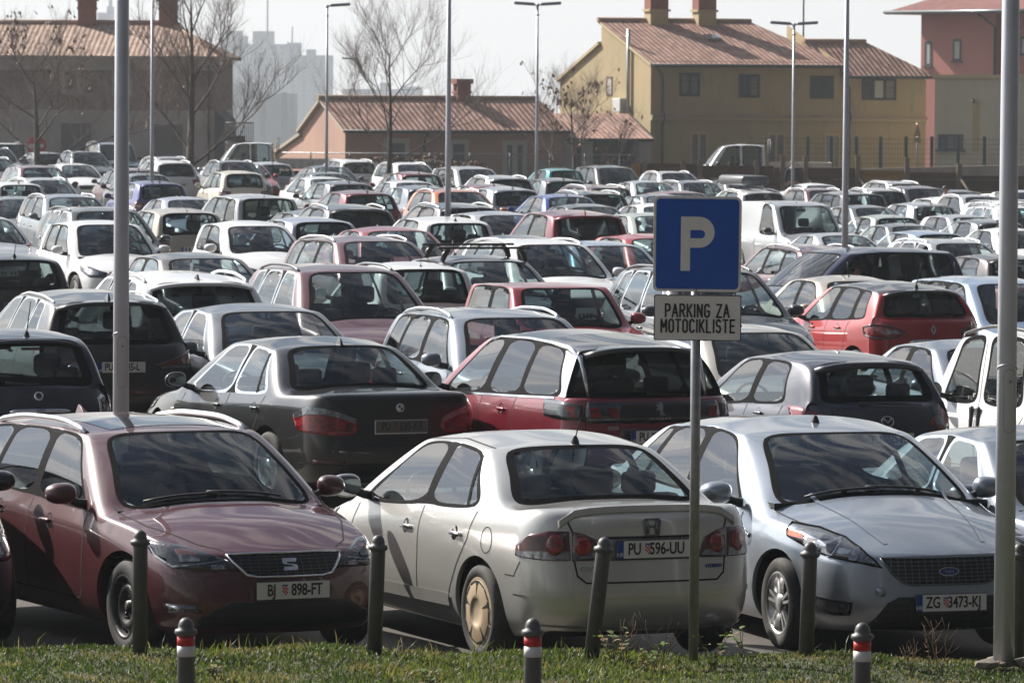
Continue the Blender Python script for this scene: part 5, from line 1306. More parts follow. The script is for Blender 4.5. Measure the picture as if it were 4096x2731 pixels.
SPEC['bmw'] = lambda: sedan(4.84, 1.846, 1.468, sub=3, hero=1, extra=ex_bmw, yr=1.08, yf=3.97, R=.325, chrome=1, sillm='paint', trimw=.018, light=0,
    gh=[(.96, 1.50, 'body'), (1.22, 1.62, 'glass'), (2.02, 1.98, 'pillar'), (2.12, 2.08, 'glass'), (3.16, 2.54, 'body'), (3.42, 2.70)], deck=[.54], zb=1.055, zc=.99, fend=[3.75, 4.15], wr=.625,
    zro=[(1.2, 1.385), (1.6, 1.43), (2.05, 1.468), (2.5, 1.455), (2.9, 1.39)], zt=[(0, .97), (.3, 1.005), (1.3, .985), (2.6, .93), (3.5, .90), (4.4, .76)], zh=[(3.6, .985), (4.2, .9), (4.6, .79)], zr=[.27, .36, .52, .70, .90, 1.03], tail=[.07, .012, 0, .03, .05, .09], crease4=.45, shoulder=.3)
SPEC['x3008'] = lambda: suv(4.447, 1.841, 1.62, sub=3, hero=1, extra=ex_3008, yr=.86, yf=3.535, R=.345, chrome=0, privacy=1, roof2=1, trimw=.02, cpil=31,
    gh=[(.30, .44, 'cap'), (.42, .70, 'glass'), (1.18, 1.22, 'qpil'), (1.25, 1.29, 'glass'), (1.98, 1.90, 'pillar'), (2.10, 2.02, 'glass'), (3.05, 2.44, 'body'), (3.30, 2.58)], rd0=3, zro=[(.2, 1.50), (.5, 1.555), (1.2, 1.61), (1.9, 1.62), (2.3, 1.60), (2.75, 1.53)], wr=[(.3, .585), (1.2, .615), (2.6, .62)],
    zr=[.34, .44, .58, .76, .94, 1.075], tail=[.05, .01, 0, .02, .03, .06], zh=[(3.4, 1.07), (3.9, .98), (4.2, .88)], fend=[3.45, 3.75])
SPEC['fiat'] = lambda: city(3.546, 1.627, 1.49, sub=3, hero=1, extra=ex_500, light=0, fourdoor=False, rd0=2, wheel='alloy', rround=.30, yr=.62, yf=2.92, chrome=0,
    gh=[(.26, .52, 'body'), (.72, .86, 'glass'), (1.22, 1.22, 'pillar'), (1.32, 1.32, 'glass'), (2.30, 1.74, 'body'), (2.52, 1.86)], zt=[(0, .93), (.3, 1.0), (1.2, .96), (2.2, .92), (2.6, .90), (3.17, .78)], zr=[.28, .36, .50, .66, .82, .965], tail=[.05, .01, 0, .02, .06, .12], zb=1.0, wr=.56,
    zro=[(.2, 1.38), (.5, 1.435), (.95, 1.485), (1.3, 1.49), (1.7, 1.455), (2.0, 1.39)], bw=.09)
SPEC['mazda'] = lambda: hatch(3.92, 1.695, 1.475, sub=3, hero=1, extra=ex_mazda, yr=.70, yf=3.19, R=.305, light=1, sillm='paint', rround=.32, bw=.07,
    gh=[(.30, .56, 'body'), (.78, .92, 'glass'), (1.50, 1.42, 'pillar'), (1.60, 1.52, 'glass'), (2.56, 1.98, 'body'), (2.80, 2.12)], zt=[(0, .95), (.3, 1.04), (1.2, .99), (2.4, .93), (2.8, .91), (3.5, .78)], zb=1.045, zr=[.28, .36, .5, .68, .85, .995], tail=[.06, .012, 0, .03, .06, .12], wr=.60,
    zro=[(.2, 1.37), (.55, 1.425), (1.0, 1.465), (1.5, 1.475), (1.9, 1.45), (2.3, 1.39)])
SPEC['captur'] = lambda: suv(4.12, 1.778, 1.566, sub=3, hero=1, extra=ex_captur, yr=.78, yf=3.39, R=.335, privacy=1, roof2=1, cpil=0, rround=.34, bw=.05,
    gh=[(.34, .52, 'body'), (.60, .72, 'glass'), (.94, .98, 'qpil'), (1.02, 1.06, 'glass'), (1.68, 1.60, 'pillar'), (1.80, 1.72, 'glass'), (2.66, 2.10, 'body'), (2.90, 2.24)], rd0=3, tgm=None,
    zro=[(.2, 1.44), (.55, 1.50), (1.1, 1.555), (1.6, 1.566), (2.0, 1.545), (2.45, 1.48)], zr=[.34, .44, .58, .76, .94, 1.08], tail=[.06, .012, 0, .02, .05, .10], zt=[(0, 1.02), (.3, 1.13), (1.0, 1.06), (2.4, 1.0), (2.9, .98), (3.7, .86)], zb=1.12)
SPEC['x1'] = lambda: suv(4.44, 1.82, 1.60, sub=3, hero=1, extra=ex_x1, yr=.86, yf=3.53, R=.345, chrome=1, privacy=1, rround=.30, bw=.06,
    gh=[(.30, .54, 'body'), (.66, .86, 'glass'), (1.10, 1.16, 'qpil'), (1.16, 1.22, 'glass'), (1.92, 1.84, 'pillar'), (2.02, 1.94, 'glass'), (2.94, 2.36, 'body'), (3.2, 2.50)], rd0=3, zro=[(.2, 1.48), (.55, 1.535), (1.2, 1.59), (1.8, 1.60), (2.2, 1.585), (2.7, 1.51)], zr=[.34, .44, .58, .78, .96, 1.07])
SPEC['cx'] = lambda: suv(4.55, 1.84, 1.675, extra=ex_cx, privacy=1, rround=.30, wr=.66, bw=.06, cpil=0)
SPEC['qubo'] = lambda: van(3.97, 1.716, 1.735, sub=3, hero=0, extra=ex_qubo, yr=.62, yf=3.13, R=.30, privacy=0, bw=.05, sw=.035, trimw=.03,
    gh=[(.14, .22, 'body'), (.30, .40, 'glass'), (.66, .70, 'body'), (.84, .86, 'glass'), (1.68, 1.66, 'body'), (1.88, 1.84, 'glass'), (2.66, 2.36, 'body'), (2.92, 2.50)], zt=[(0, .98), (.3, 1.0), (1.4, 1.0), (2.6, .98), (2.9, .97), (3.6, .84)], zb=1.0, zc=1.06, zro=[(.1, 1.67), (.4, 1.71), (1.1, 1.735), (1.8, 1.73), (2.3, 1.68), (2.65, 1.60)], zh=[(3.0, 1.05), (3.4, .97), (3.7, .86)], fend=[3.14, 3.36])
# plain kinds for the rows behind
SPEC['hatch'] = lambda: hatch(4.15, 1.76, 1.47, spoil=.13, ant=('whip',))
SPEC['hatch2'] = lambda: hatch(3.95, 1.70, 1.50, zb=1.0, ant=('thin',), wr=.615, gh=[(.22, .46, 'body'), (.52, .70, 'glass'), (.82, .90, 'qpil'), (.90, .96, 'glass'), (1.52, 1.44, 'pillar'), (1.62, 1.54, 'glass'), (2.52, 1.94, 'body'), (2.76, 2.08)], rd0=3)
SPEC['hatch3'] = lambda: hatch(4.0, 1.70, 1.44, doors=True, fourdoor=False, rd0=1, rround=.34, bw=.07, zb=1.0)
SPEC['golf4'] = lambda: hatch(4.15, 1.735, 1.44, rround=.18, drop=.05, bulge=.008, wr=.62, ant=('whip',), zb=.97, gh=[(.20, .36, 'body'), (.66, .76, 'glass'), (1.46, 1.40, 'pillar'), (1.56, 1.50, 'glass'), (2.52, 1.98, 'body'), (2.74, 2.12)])
SPEC['sedan'] = lambda: sedan(4.55, 1.80, 1.43, ant=('fin',))
SPEC['sedan_chrome'] = lambda: sedan(4.75, 1.84, 1.43, chrome=1, sub=3, ant=None)
SPEC['sedan2'] = lambda: sedan(4.5, 1.76, 1.44, ant=('thin', 2.2))
SPEC['estate'] = lambda: estate(4.6, 1.80, 1.49, rails=ALU, spoil=.14)
SPEC['estate_dark'] = lambda: estate(4.7, 1.82, 1.48, rails=ALUD, chrome=1, sub=3)
SPEC['suv'] = lambda: suv(4.4, 1.82, 1.62, rails=ALU, spoil=.15, privacy=1)
SPEC['suv2'] = lambda: suv(4.5, 1.86, 1.66, rails=ALUD, chrome=1, ant=('fin',), gh=[(.24, .52, 'body'), (.56, .78, 'glass'), (1.08, 1.14, 'qpil'), (1.14, 1.20, 'glass'), (1.90, 1.82, 'pillar'), (2.0, 1.92, 'glass'), (2.92, 2.34, 'body'), (3.18, 2.48)], rd0=3, zro=[(.2, 1.54), (.5, 1.595), (1.1, 1.65), (1.9, 1.66), (2.3, 1.645), (2.7, 1.57)])
SPEC['suv3'] = lambda: suv(4.65, 1.90, 1.65, rails=ALU, chrome=1, spoil=.18, ant=('fin',), privacy=1, gh=[(.24, .56, 'body'), (.56, .86, 'glass'), (1.12, 1.22, 'qpil'), (1.18, 1.28, 'glass'), (1.98, 1.94, 'pillar'), (2.08, 2.04, 'glass'), (3.04, 2.46, 'body'), (3.30, 2.60)], rd0=3, zro=[(.2, 1.52), (.6, 1.585), (1.2, 1.64), (1.9, 1.65), (2.4, 1.63), (2.8, 1.56)])
SPEC['mpv'] = lambda: mpv(4.3, 1.77, 1.63, ant=('thin', .6))
SPEC['mpv2'] = lambda: mpv(4.55, 1.84, 1.66, privacy=1, ant=('fin',))
SPEC['city'] = lambda: city(3.65, 1.64, 1.47, ant=('thin',))
SPEC['mini'] = lambda: city(3.8, 1.69, 1.42, ant=('whip',), fourdoor=False, rd0=1, zb=.95)
SPEC['boxy'] = lambda: boxy(4.05, 1.67, 1.43)
SPEC['van'] = lambda: van(4.41, 1.80, 1.83, mirm=PLA, rear_seat=False, seams=False, ant=('thin', 2.3))
SPEC['van_window'] = lambda: van(4.3, 1.80, 1.82, mirm=PLA, seams=False, gh=[(.14, .24, 'body'), (.34, .42, 'glass'), (.90, .92, 'body'), (1.0, 1.02, 'glass'), (1.76, 1.76, 'body'), (1.90, 1.88, 'glass'), (2.90, 2.42, 'body'), (3.16, 2.58)], rails=ALUD)
SPEC['coupe'] = lambda: sedan(4.3, 1.76, 1.37, gh=[(.50, 1.20, 'body'), (.92, 1.36, 'glass'), (1.56, 1.60, 'pillar'), (1.64, 1.68, 'glass'), (2.78, 2.18, 'body'), (3.0, 2.30)], zro=[(1.0, 1.30), (1.3, 1.345), (1.7, 1.37), (2.1, 1.355), (2.45, 1.29)], deck=[.36], fourdoor=False, rd0=1)
SPEC['crossover_box'] = lambda: suv(4.4, 1.82, 1.60, rails=None, spoil=.14, privacy=1)
# which parts take the paint
def car(key, col, X, Y, yaw, z, label, cat='car', group='cars parked in rows', roofcol=None, name='parked_car', full=True, tilt=(0, 0)):
    s = shape(key); P = s.P
    root = empty(name, (X, Y, z), yaw); root.rotation_euler = (tilt[0], tilt[1], yaw)
    tag(root, label, cat, group)
    pm = PAINTS[col]; rm = PAINTS[roofcol] if roofcol else pm
    obs = []
    off = Vector((0, -P['L']/2, 0))
    for nm, me, m, par in s.parts:
        o = bpy.data.objects.new(nm, me); COL.objects.link(o)
        ms = m if isinstance(m, list) else [m]
        while len(me.materials) < len(ms):
            x = ms[len(me.materials)]; me.materials.append(x if not isinstance(x, str) else None)
        for k, x in enumerate(ms):
            if isinstance(x, str):
                o.material_slots[k].link = 'OBJECT'; o.material_slots[k].material = rm if x == 'roof' else pm
        if par is None: o.parent = root; o.location = off
        else: o.parent = obs[par]
        obs.append(o)
    return root
# ------------------------------------------------------------------ ground level and placing
def gz(X, Y):
    b = float(np.interp(Y, [0, 39, 48, 66, 82, 110, 137, 400], [.2, .2, .13, .22, .26, .10, 0, 0]))
    return b - float(np.interp(Y, [0, 46, 60, 100, 150], [.05, .05, .085, .085, .05]))*max(0, min(11, X))
def place(key, fx, fy, face, yaw=None, dh=0):
    """roof-top row fy and near-screen header column fx (photo pixels) -> X, Y on the lot"""
    s = shape(key); P = s.P; L_ = P['L']; gh = P['gh']
    ypk = max(P['zro'], key=lambda p: p[1])[0]; H = P['H']-.008
    yaw = R(19.) if yaw is None else R(yaw)
    if face == 'F': yaw += math.pi
    c, sn = math.cos(yaw), math.sin(yaw)
    yh = gh[0][1]-.05 if face == 'R' else gh[-1][1]+.08
    zh = s.ZR(yh)
    def w(X, Y, y, z): d = y-L_/2; return (X-sn*d, Y+c*d, gz(X, Y)+dh+z)
    X, Y = 0., 75.
    for it in range(60):
        px, py = proj(w(X, Y, ypk, H)); hx, hy = proj(w(X, Y, yh, zh))
        # perspective step
        s_ = FPX/Y
        X += (fx/4-hx)/s_*.9
        ey = fy/4-py                      # want larger row -> nearer
        k = (CAMZ-P['H']-gz(X, Y)-dh)
        Y -= ey*Y*Y/(FPX*max(k, .8))*.6
        Y = max(25, min(330, Y))
    return X, Y, yaw, gz(X, Y)+dh

def corners(c, sh=0.):
    X, Y, yaw, l, w = c; co, n = math.cos(yaw), math.sin(yaw)
    return [Vector((X+co*a-n*b, Y+n*a+co*b)) for a, b in ((w/2-sh, l/2-sh), (-w/2+sh, l/2-sh), (-w/2+sh, -l/2+sh), (w/2-sh, -l/2+sh))]
def sat(a, b, sh=0.):
    A, B = corners(a, sh), corners(b, sh); best = (9, None)
    for P_ in (A, B):
        for k in range(2):
            e = P_[(k+1) % 4]-P_[k]; n = Vector((e.y, -e.x)).normalized()
            pa = [n.dot(p) for p in A]; pb = [n.dot(p) for p in B]
            d = min(max(pa), max(pb))-max(min(pa), min(pb))
            if d < best[0]: best = (d, n)
    return best
def relax(cs, mass, n=160):
    """nudge cars apart, mostly along the line of sight, until none stands inside another"""
    for it in range(n):
        hits = 0
        for i in range(len(cs)):
            for j in range(i):
                a, b = cs[i], cs[j]
                if abs(a[1]-b[1]) > 5.4 or abs(a[0]-b[0]) > 4: continue
                d, nn = sat(a, b, .0)
                if d <= 0: continue
                hits += 1
                dx, dy = a[0]-b[0], a[1]-b[1]
                ax = Vector((-math.sin(R(19)), math.cos(R(19)))); lat = abs(dx*math.cos(R(19))+dy*math.sin(R(19)))
                if lat > 1.35: n_ = Vector((math.cos(R(19)), math.sin(R(19)))); st = min(d, .12)
                else: n_ = Vector((dx*0+(a[0]/a[1]), 1)).normalized(); st = min(d, .25)
                if n_.dot(Vector((dx, dy))) < 0: n_ = -n_
                wa, wb = 1/mass[i], 1/mass[j]; t = wa+wb
                a[0] += n_.x*st*wa/t; a[1] += n_.y*st*wa/t; b[0] -= n_.x*st*wb/t; b[1] -= n_.y*st*wb/t
        if not hits: break
    return it
# ------------------------------------------------------------------ ground, verge, street
ASPH = mat('asphalt', (.085, .074, .062), .82, noise=((.045, .042, .039), 1.1, .35, .7), noise2=((.15, .13, .11), 60, .5, .75), bump=(180, .4, .01))
def sheet(name, xs, ys, zf, m, kind='structure'):
    vs = [(x, y, zf(x, y)) for y in ys for x in xs]; n = len(xs)
    fs = [(j*n+i, j*n+i+1, (j+1)*n+i+1, (j+1)*n+i) for j in range(len(ys)-1) for i in range(n-1)]
    me = bpy.data.meshes.new(name); me.from_pydata(vs, [], fs); me.materials.append(m)
    for p in me.polygons: p.use_smooth = True
    o = meshob(name, me); tag(o, kind=kind); return o
xs = [-3200, -800, -200, -80, -40, -25]+list(np.arange(-20, 21, 2.))+[25, 40, 80, 200, 800, 3200]
ys = [32.6]+list(np.arange(34, 60, 2.))+list(np.arange(60, 236, 8.))+[260, 320, 500, 1000, 2000, 3250]
sheet('parking_lot', xs, ys, lambda x, y: gz(x, y) if y < 262 else -.4-.018*(y-260), ASPH)
sheet('street', [-3200, -300, -40, 0, 40, 300, 3200], [-60, 0, 20, 29.9], lambda x, y: .22, ASPH)
VZ = lambda x, y: .40+.03*math.sin(x*1.7+1)*math.sin(y*2.3)+.02*math.sin(x*4.1)-(.05*max(0, y-32.6)/.3)-.012*max(0, x)
SOIL = mat('verge_soil', (.045, .05, .022), .95, noise=((.08, .09, .03), 9, .4, .65), noise2=((.03, .025, .016), 30, .5, .7), bump=(60, .7, .03))
sheet('verge', list(np.arange(-14, 14.1, .2)), list(np.arange(30.2, 32.95, .09))+[33.0], lambda x, y: VZ(x, y) if y < 32.95 else .1, SOIL)
mb = MB()
for k in range(28): mb.box((-14+k*1.0+.004, 29.9, .1), (-13+k*1.0-.004, 30.18, .405), bev=.012)
o = mb.ob('kerb', mat('kerb_stone', (.16, .15, .14), .85, noise=((.08, .075, .07), 7, .4, .7))); tag(o, kind='structure')
# grass: one sheet of many blades in patches of four greens
def grass():
    r = np.random.default_rng(3); n = 70000
    x = r.uniform(-4.2, 4.2, n); y = 30.22+r.beta(1.1, .9, n)*2.85
    dens = .5+.25*np.sin(x*2.1+np.sin(y*3)*1.5)*np.cos(y*2.7+x)+.25*np.sin(x*7.3+2*np.sin(y*4))*np.sin(y*6.1+x*2)
    keep = r.uniform(0, 1, n) < .5+.5*dens; x, y, dens = x[keep], y[keep], dens[keep]; n = len(x)
    patch = .5+.5*np.sin(x*1.3+2+np.cos(x*3.1)); tall = (r.uniform(0, 1, n) < .05*patch)
    h = r.uniform(.010, .038, n)*(.6+.5*patch+.9*dens)+tall*r.uniform(.03, .09, n)
    a = r.uniform(0, 2*np.pi, n); w = r.uniform(.003, .0075, n)*(1-.3*tall); ln = r.uniform(.1, .9, n)*h
    b = r.uniform(0, 2*np.pi, n)
    z = np.array([VZ(i, j) for i, j in zip(x, y)])-.006-np.clip(y-32.9, 0, 1)*.6
    dx, dy = np.cos(a)*w, np.sin(a)*w; lx, ly = np.cos(b)*ln, np.sin(b)*ln
    v = np.stack([np.stack([x-dx, y-dy, z], 1), np.stack([x+dx, y+dy, z], 1), np.stack([x+lx*.35+dx*.8, y+ly*.35+dy*.8, z+h*.6], 1), np.stack([x+lx*.35-dx*.8, y+ly*.35-dy*.8, z+h*.6], 1), np.stack([x+lx, y+ly, z+h*(.95)], 1)], 1).reshape(-1, 3)
    i = np.arange(n)*5
    f = [tuple(q) for q in np.stack([i, i+1, i+2, i+3], 1)]+[tuple(q) for q in np.stack([i+3, i+2, i+4], 1)]
    me = bpy.data.meshes.new('grass'); me.from_pydata(v.tolist(), [], f)
    for k, c in enumerate(((.035, .055, .013), (.07, .095, .02), (.125, .145, .03), (.17, .14, .06))):
        m = mat('grass_%d' % k, c, .55)
        b_ = m.node_tree.nodes['Principled BSDF']; b_.inputs['Subsurface Weight'].default_value = 0
        t = m.node_tree; tr = N(t, 'ShaderNodeBsdfTranslucent'); tr.inputs[0].default_value = (c[0]*1.6, c[1]*1.7, c[2]*1.2, 1); mxx = N(t, 'ShaderNodeMixShader'); mxx.inputs[0].default_value = .4
        out = [q for q in t.nodes if q.type == 'OUTPUT_MATERIAL'][0]; t.links.new(b_.outputs[0], mxx.inputs[1]); t.links.new(tr.outputs[0], mxx.inputs[2]); t.links.new(mxx.outputs[0], out.inputs[0])
        me.materials.append(m)
    mi = np.clip((patch*1.8+r.normal(0, .75, n)).astype(int), 0, 3); dry = np.sin(x*3.7+1)*np.sin(y*5+x*2) > .45; mi[dry & (r.uniform(0, 1, n) < .55)] = 3; mi[r.uniform(0, 1, n) < .06] = 3
    me.polygons.foreach_set('material_index', np.concatenate([mi, mi]).astype(np.int32))
    tag(meshob('grass', me), kind='stuff')
grass()
DRY = mat('dry_stem', (.13, .085, .05), .9); LEAF = [mat('weed_leaf', (.09, .15, .03), .5), mat('weed_leaf_yellow', (.22, .22, .05), .5), mat('weed_leaf_brown', (.16, .10, .04), .7)]
def leaf(mb, p, d, ln, w, up=.3):
    d = Vector(d).normalized(); s_ = d.cross(Vector((0, 0, 1))); s_ = s_.normalized() if s_.length > .01 else Vector((1, 0, 0)); u = Vector((0, 0, 1))
    q = [p, p+d*ln*.35+s_*w+u*ln*up*.5, p+d*ln*.75+s_*w*.7+u*ln*up*.6, p+d*ln+u*ln*up*.2, p+d*ln*.75-s_*w*.7+u*ln*up*.6, p+d*ln*.35-s_*w+u*ln*up*.5]
    mb._mark([mb.bm.faces.new([mb.bm.verts.new(v) for v in q])], True)
def weed(fx, Y, h, label, kind, nl=18):
    d = at(fx, 2600, Y); x = d.x; root = empty('weed', (x, Y, VZ(x, Y)-.01)); tag(root, label, 'weed', 'weeds on the verge')
    r = random.Random(int(fx)); st = MB(); lf = MB()
    for k in range(3 if kind != 'stalk' else 1):
        a = r.uniform(0, 6.28); sp = .12 if kind != 'stalk' else .03; pts = [Vector((0, 0, 0))]
        for q in range(1, 6): pts.append(Vector((math.cos(a)*sp*q/5*h*3, math.sin(a)*sp*q/5*h*3, h*q/5*r.uniform(.92, 1)))+Vector((r.uniform(-1, 1), r.uniform(-1, 1), 0))*.012)
        st.tube(pts, [.004, .0035, .003, .0025, .002, .0015], 5)
        if kind == 'branch':
            for q in (2, 3, 4):
                for z in range(2): e = pts[q]+Vector((r.uniform(-1, 1)*.09, r.uniform(-1, 1)*.05, r.uniform(.04, .1))); st.tube([pts[q], (pts[q]+e)/2+Vector((0, 0, -.008)), e], [.002, .0017, .0012], 4)
        for q in range(nl//3 if kind != 'stalk' else nl):
            p = pts[r.randint(1, 5)].lerp(pts[r.randint(1, 5)], .5); aa = r.uniform(0, 6.28)
            lf.mi = r.choice([0, 0, 0, 1, 2]) if kind == 'leafy' else 2
            L_ = r.uniform(.03, .07) if kind == 'leafy' else r.uniform(.008, .018)
            leaf(lf, p, (math.cos(aa), math.sin(aa), .2), L_, L_*.36)
    st.ob('stem', DRY, root); lf.ob('foliage', LEAF, root)
for a in ((2455, 31.9, .26, 'leafy green weed clump left of the parking sign post', 'leafy', 36), (2600, 31.7, .20, 'broad leaved yellow green weed just left of the sign post', 'leafy', 30), (2850, 31.9, .24, 'green weed clump right of the parking sign post', 'leafy', 36), (2975, 32.4, .22, 'small upright weed with pale top between sign post and silver blue car', 'leafy', 14),
          (2640, 32.0, .34, 'bare reddish forked stem beside the parking sign post', 'branch', 6), (2490, 32.1, .30, 'thin dry branching weed in front of the silver saloon bumper', 'branch', 9), (1415, 31.2, .24, 'dry brown seed stalk in front of the second grey bollard', 'stalk', 30), (3720, 31.6, .36, 'dark rusty dock stalk in front of the silver blue car plate', 'stalk', 60),
          (3770, 31.8, .34, 'long thin leaning grass stem right of the rusty stalk', 'branch', 0), (1710, 30.6, .14, 'small reddish leaved weed near the kerb', 'leafy', 18), (860, 31.2, .12, 'low yellow green weed beside the left red and white bollard', 'leafy', 24), (3650, 31.6, .2, 'thin pale weed left of the rusty stalk', 'branch', 8), (3990, 31.0, .24, 'dark dry weed in front of the right pole foot', 'stalk', 30)): weed(*a)
# ------------------------------------------------------------------ bollards
BOL = mat('bollard_grey', (.075, .075, .077), .5, noise=((.12, .115, .11), 14, .5, .8)); BRED = mat('reflective_red', srgb(178, 24, 22)[:3], .4); BWHT = mat('reflective_white', (.62, .62, .62), .4)
def bollard(fx, ytop, Y, label, group, band=False, lean=0., h=.82, ztop=None):
    p = at(fx, ytop, Y); z0 = p.z-h
    root = empty('bollard', (p.x-math.sin(lean)*h, Y, z0)); root.rotation_euler = (0, lean, 0); tag(root, label, 'bollard', group)
    r = .047
    mb = MB(); mb.lathe([(.0005, 0), (r, 0), (r, h-.095)], 24); mb.ob('post', BOL, root)
    mb = MB(); mb.lathe([(r, h-.10), (r+.012, h-.092), (r+.017, h-.08), (r+.012, h-.066), (r-.004, h-.060), (r-.004, h-.045), (r-.012, h-.02), (r-.028, h-.005), (.0005, h)], 24); mb.ob('cap', BOL, root)
    if band:
        for nm, a, b, m in (('red_band', h-.155, h-.102, BRED), ('white_band', h-.212, h-.155, BWHT)):
            mb = MB(); mb.lathe([(r+.0005, a), (r+.0012, a), (r+.0012, b), (r+.0005, b)], 24); mb.ob(nm, m, root)
G1 = 'grey bollards along the parking edge'
bollard(561, 2116, 32.3, 'grey steel bollard in front of the dark red estate, left end', G1)
bollard(1514, 2136, 32.3, 'upright grey bollard between the dark red estate and the silver saloon', G1, lean=.03)
bollard(2420, 2142, 32.4, 'leaning grey bollard in front of the silver saloon plate', G1, lean=.105)
bollard(3242, 2164, 32.4, 'grey bollard in front of the silver blue car wheel', G1, lean=.03)
bollard(4080, 2170, 32.5, 'grey bollard half hidden by the right pole', G1, lean=.02)
G2 = 'red and white banded bollards by the street'
bollard(744, 2466, 28.2, 'red and white banded bollard below the dark red estate', G2, True)
bollard(2132, 2468, 28.2, 'red and white banded bollard below the silver saloon', G2, True)
bollard(3450, 2486, 28.2, 'red and white banded bollard below the silver blue car', G2, True)
# ------------------------------------------------------------------ parking sign
GALV = mat('galvanised', (.32, .33, .34), .42, .7, noise=((.22, .23, .24), 10, .4, .7))
def sign():
    Y = 32.2; b = at(2775, 2600, Y); root = empty('parking_sign', (b.x, Y, .40)); tag(root, 'blue square parking sign with white P above a white text panel on a grey post', 'road sign')
    top = at(2790, 785, Y).z-.40; lean = (at(2788, 790, Y).x-b.x)
    mb = MB(); mb.tube([(0, .03, 0), (lean, .03, top-.05)], .031, 16); mb.ob('post', GALV, root)
    def panel(fx0, fx1, fy0, fy1, nm, edge, fill, rad, brd):
        a, c = at(fx0, fy0, Y), at(fx1, fy1, Y); w, h = c.x-a.x, a.z-c.z; cx, cz = (a.x+c.x)/2-b.x, (a.z+c.z)/2-.40
        def rr(w, h, r): return [(sx*(w/2-r)+r*math.cos(t), sz*(h/2-r)+r*math.sin(t)) for sx, sz, t0 in ((1, 1, 0), (-1, 1, 90), (-1, -1, 180), (1, -1, 270)) for t in [R(t0+15*k) for k in range(7)]]
        M = Matrix.Translation((cx, 0, cz)) @ Matrix.Rotation(math.pi/2, 4, 'X') @ Matrix.Rotation(R(-.3), 4, 'Z')
        mb = MB(); mb.prism(rr(w, h, rad), -.012, M); p = mb.ob(nm, edge, root)
        mb = MB(); mb.prism(rr(w-2*brd, h-2*brd, rad-brd*.6), .002, M); mb.ob('panel_face', fill, p)
        return M, w, h, p
    WHT = mat('sign_white', (.78, .77, .74), .45, noise=((.64, .63, .60), 5, .5, .8)); BLU = mat('sign_blue', srgb(8, 82, 178)[:3], .4, noise=(srgb(16, 92, 186)[:3], 4, .4, .7)); BLK = mat('sign_black', (.012, .012, .012), .5)
    M, w, h, p = panel(2615, 2964, 783, 1166, 'sign_panel', WHT, BLU, .035, .016)
    # the letter P drawn as a stem and a bowl
    def pc(fx, fy): q = at(fx, fy, Y); return (q.x-b.x-M.translation.x, q.z-.40-M.translation.z)
    x0, zt = pc(2724, 865); x1, zb = pc(2760, 1082); xr, zm = pc(2858, 990); _, zi0 = pc(0, 902); xi, zi1 = pc(2820, 952)
    def bowl(xl, xe, z0, z1):
        r = (z1-z0)/2; return [(xe-r+r*math.cos(t), (z0+z1)/2+r*math.sin(t)) for t in [R(-90+15*k) for k in range(13)]]
    outer = bowl(x1, xr, zm, zt); inner = bowl(x1, xi, zi1, zi0)
    mb = MB(); M2 = M @ Matrix.Translation((0, 0, .002))
    mb.prism([(x0, zb), (x1, zb), (x1, zm), (x1, zi1), (x1, zi0), (x1, zt), (x0, zt)], .0015, M2)
    O = [(x1, zm)]+outer+[(x1, zt)]; I = [(x1, zi1)]+inner+[(x1, zi0)]
    for k in range(len(O)-1): mb.prism([O[k], O[k+1], I[k+1], I[k]], .0015, M2)
    mb.ob('lettering', WHT, p)
    M, w, h, p = panel(2616, 2964, 1177, 1362, 'text_panel', BLK, WHT, .012, .006)
    for t, fy in (('PARKING ZA', 1241), ('MOTOCIKLISTE', 1302)):
        f0, f1 = (2660, 2916) if 'ZA' in t else (2643, 2940); xm = (at(f0, fy, Y).x+at(f1, fy, Y).x)/2-b.x-M.translation.x; zm_ = at(2790, fy, Y).z-.40-M.translation.z
        q = stroke_text(t, at(f1, fy, Y).x-at(f0, fy, Y).x, .077, .0112); me = q.mesh('lettering', BLK, False); me.transform(M @ Matrix.Translation((xm, zm_, .0035))); meshob('lettering', me, p)
sign()
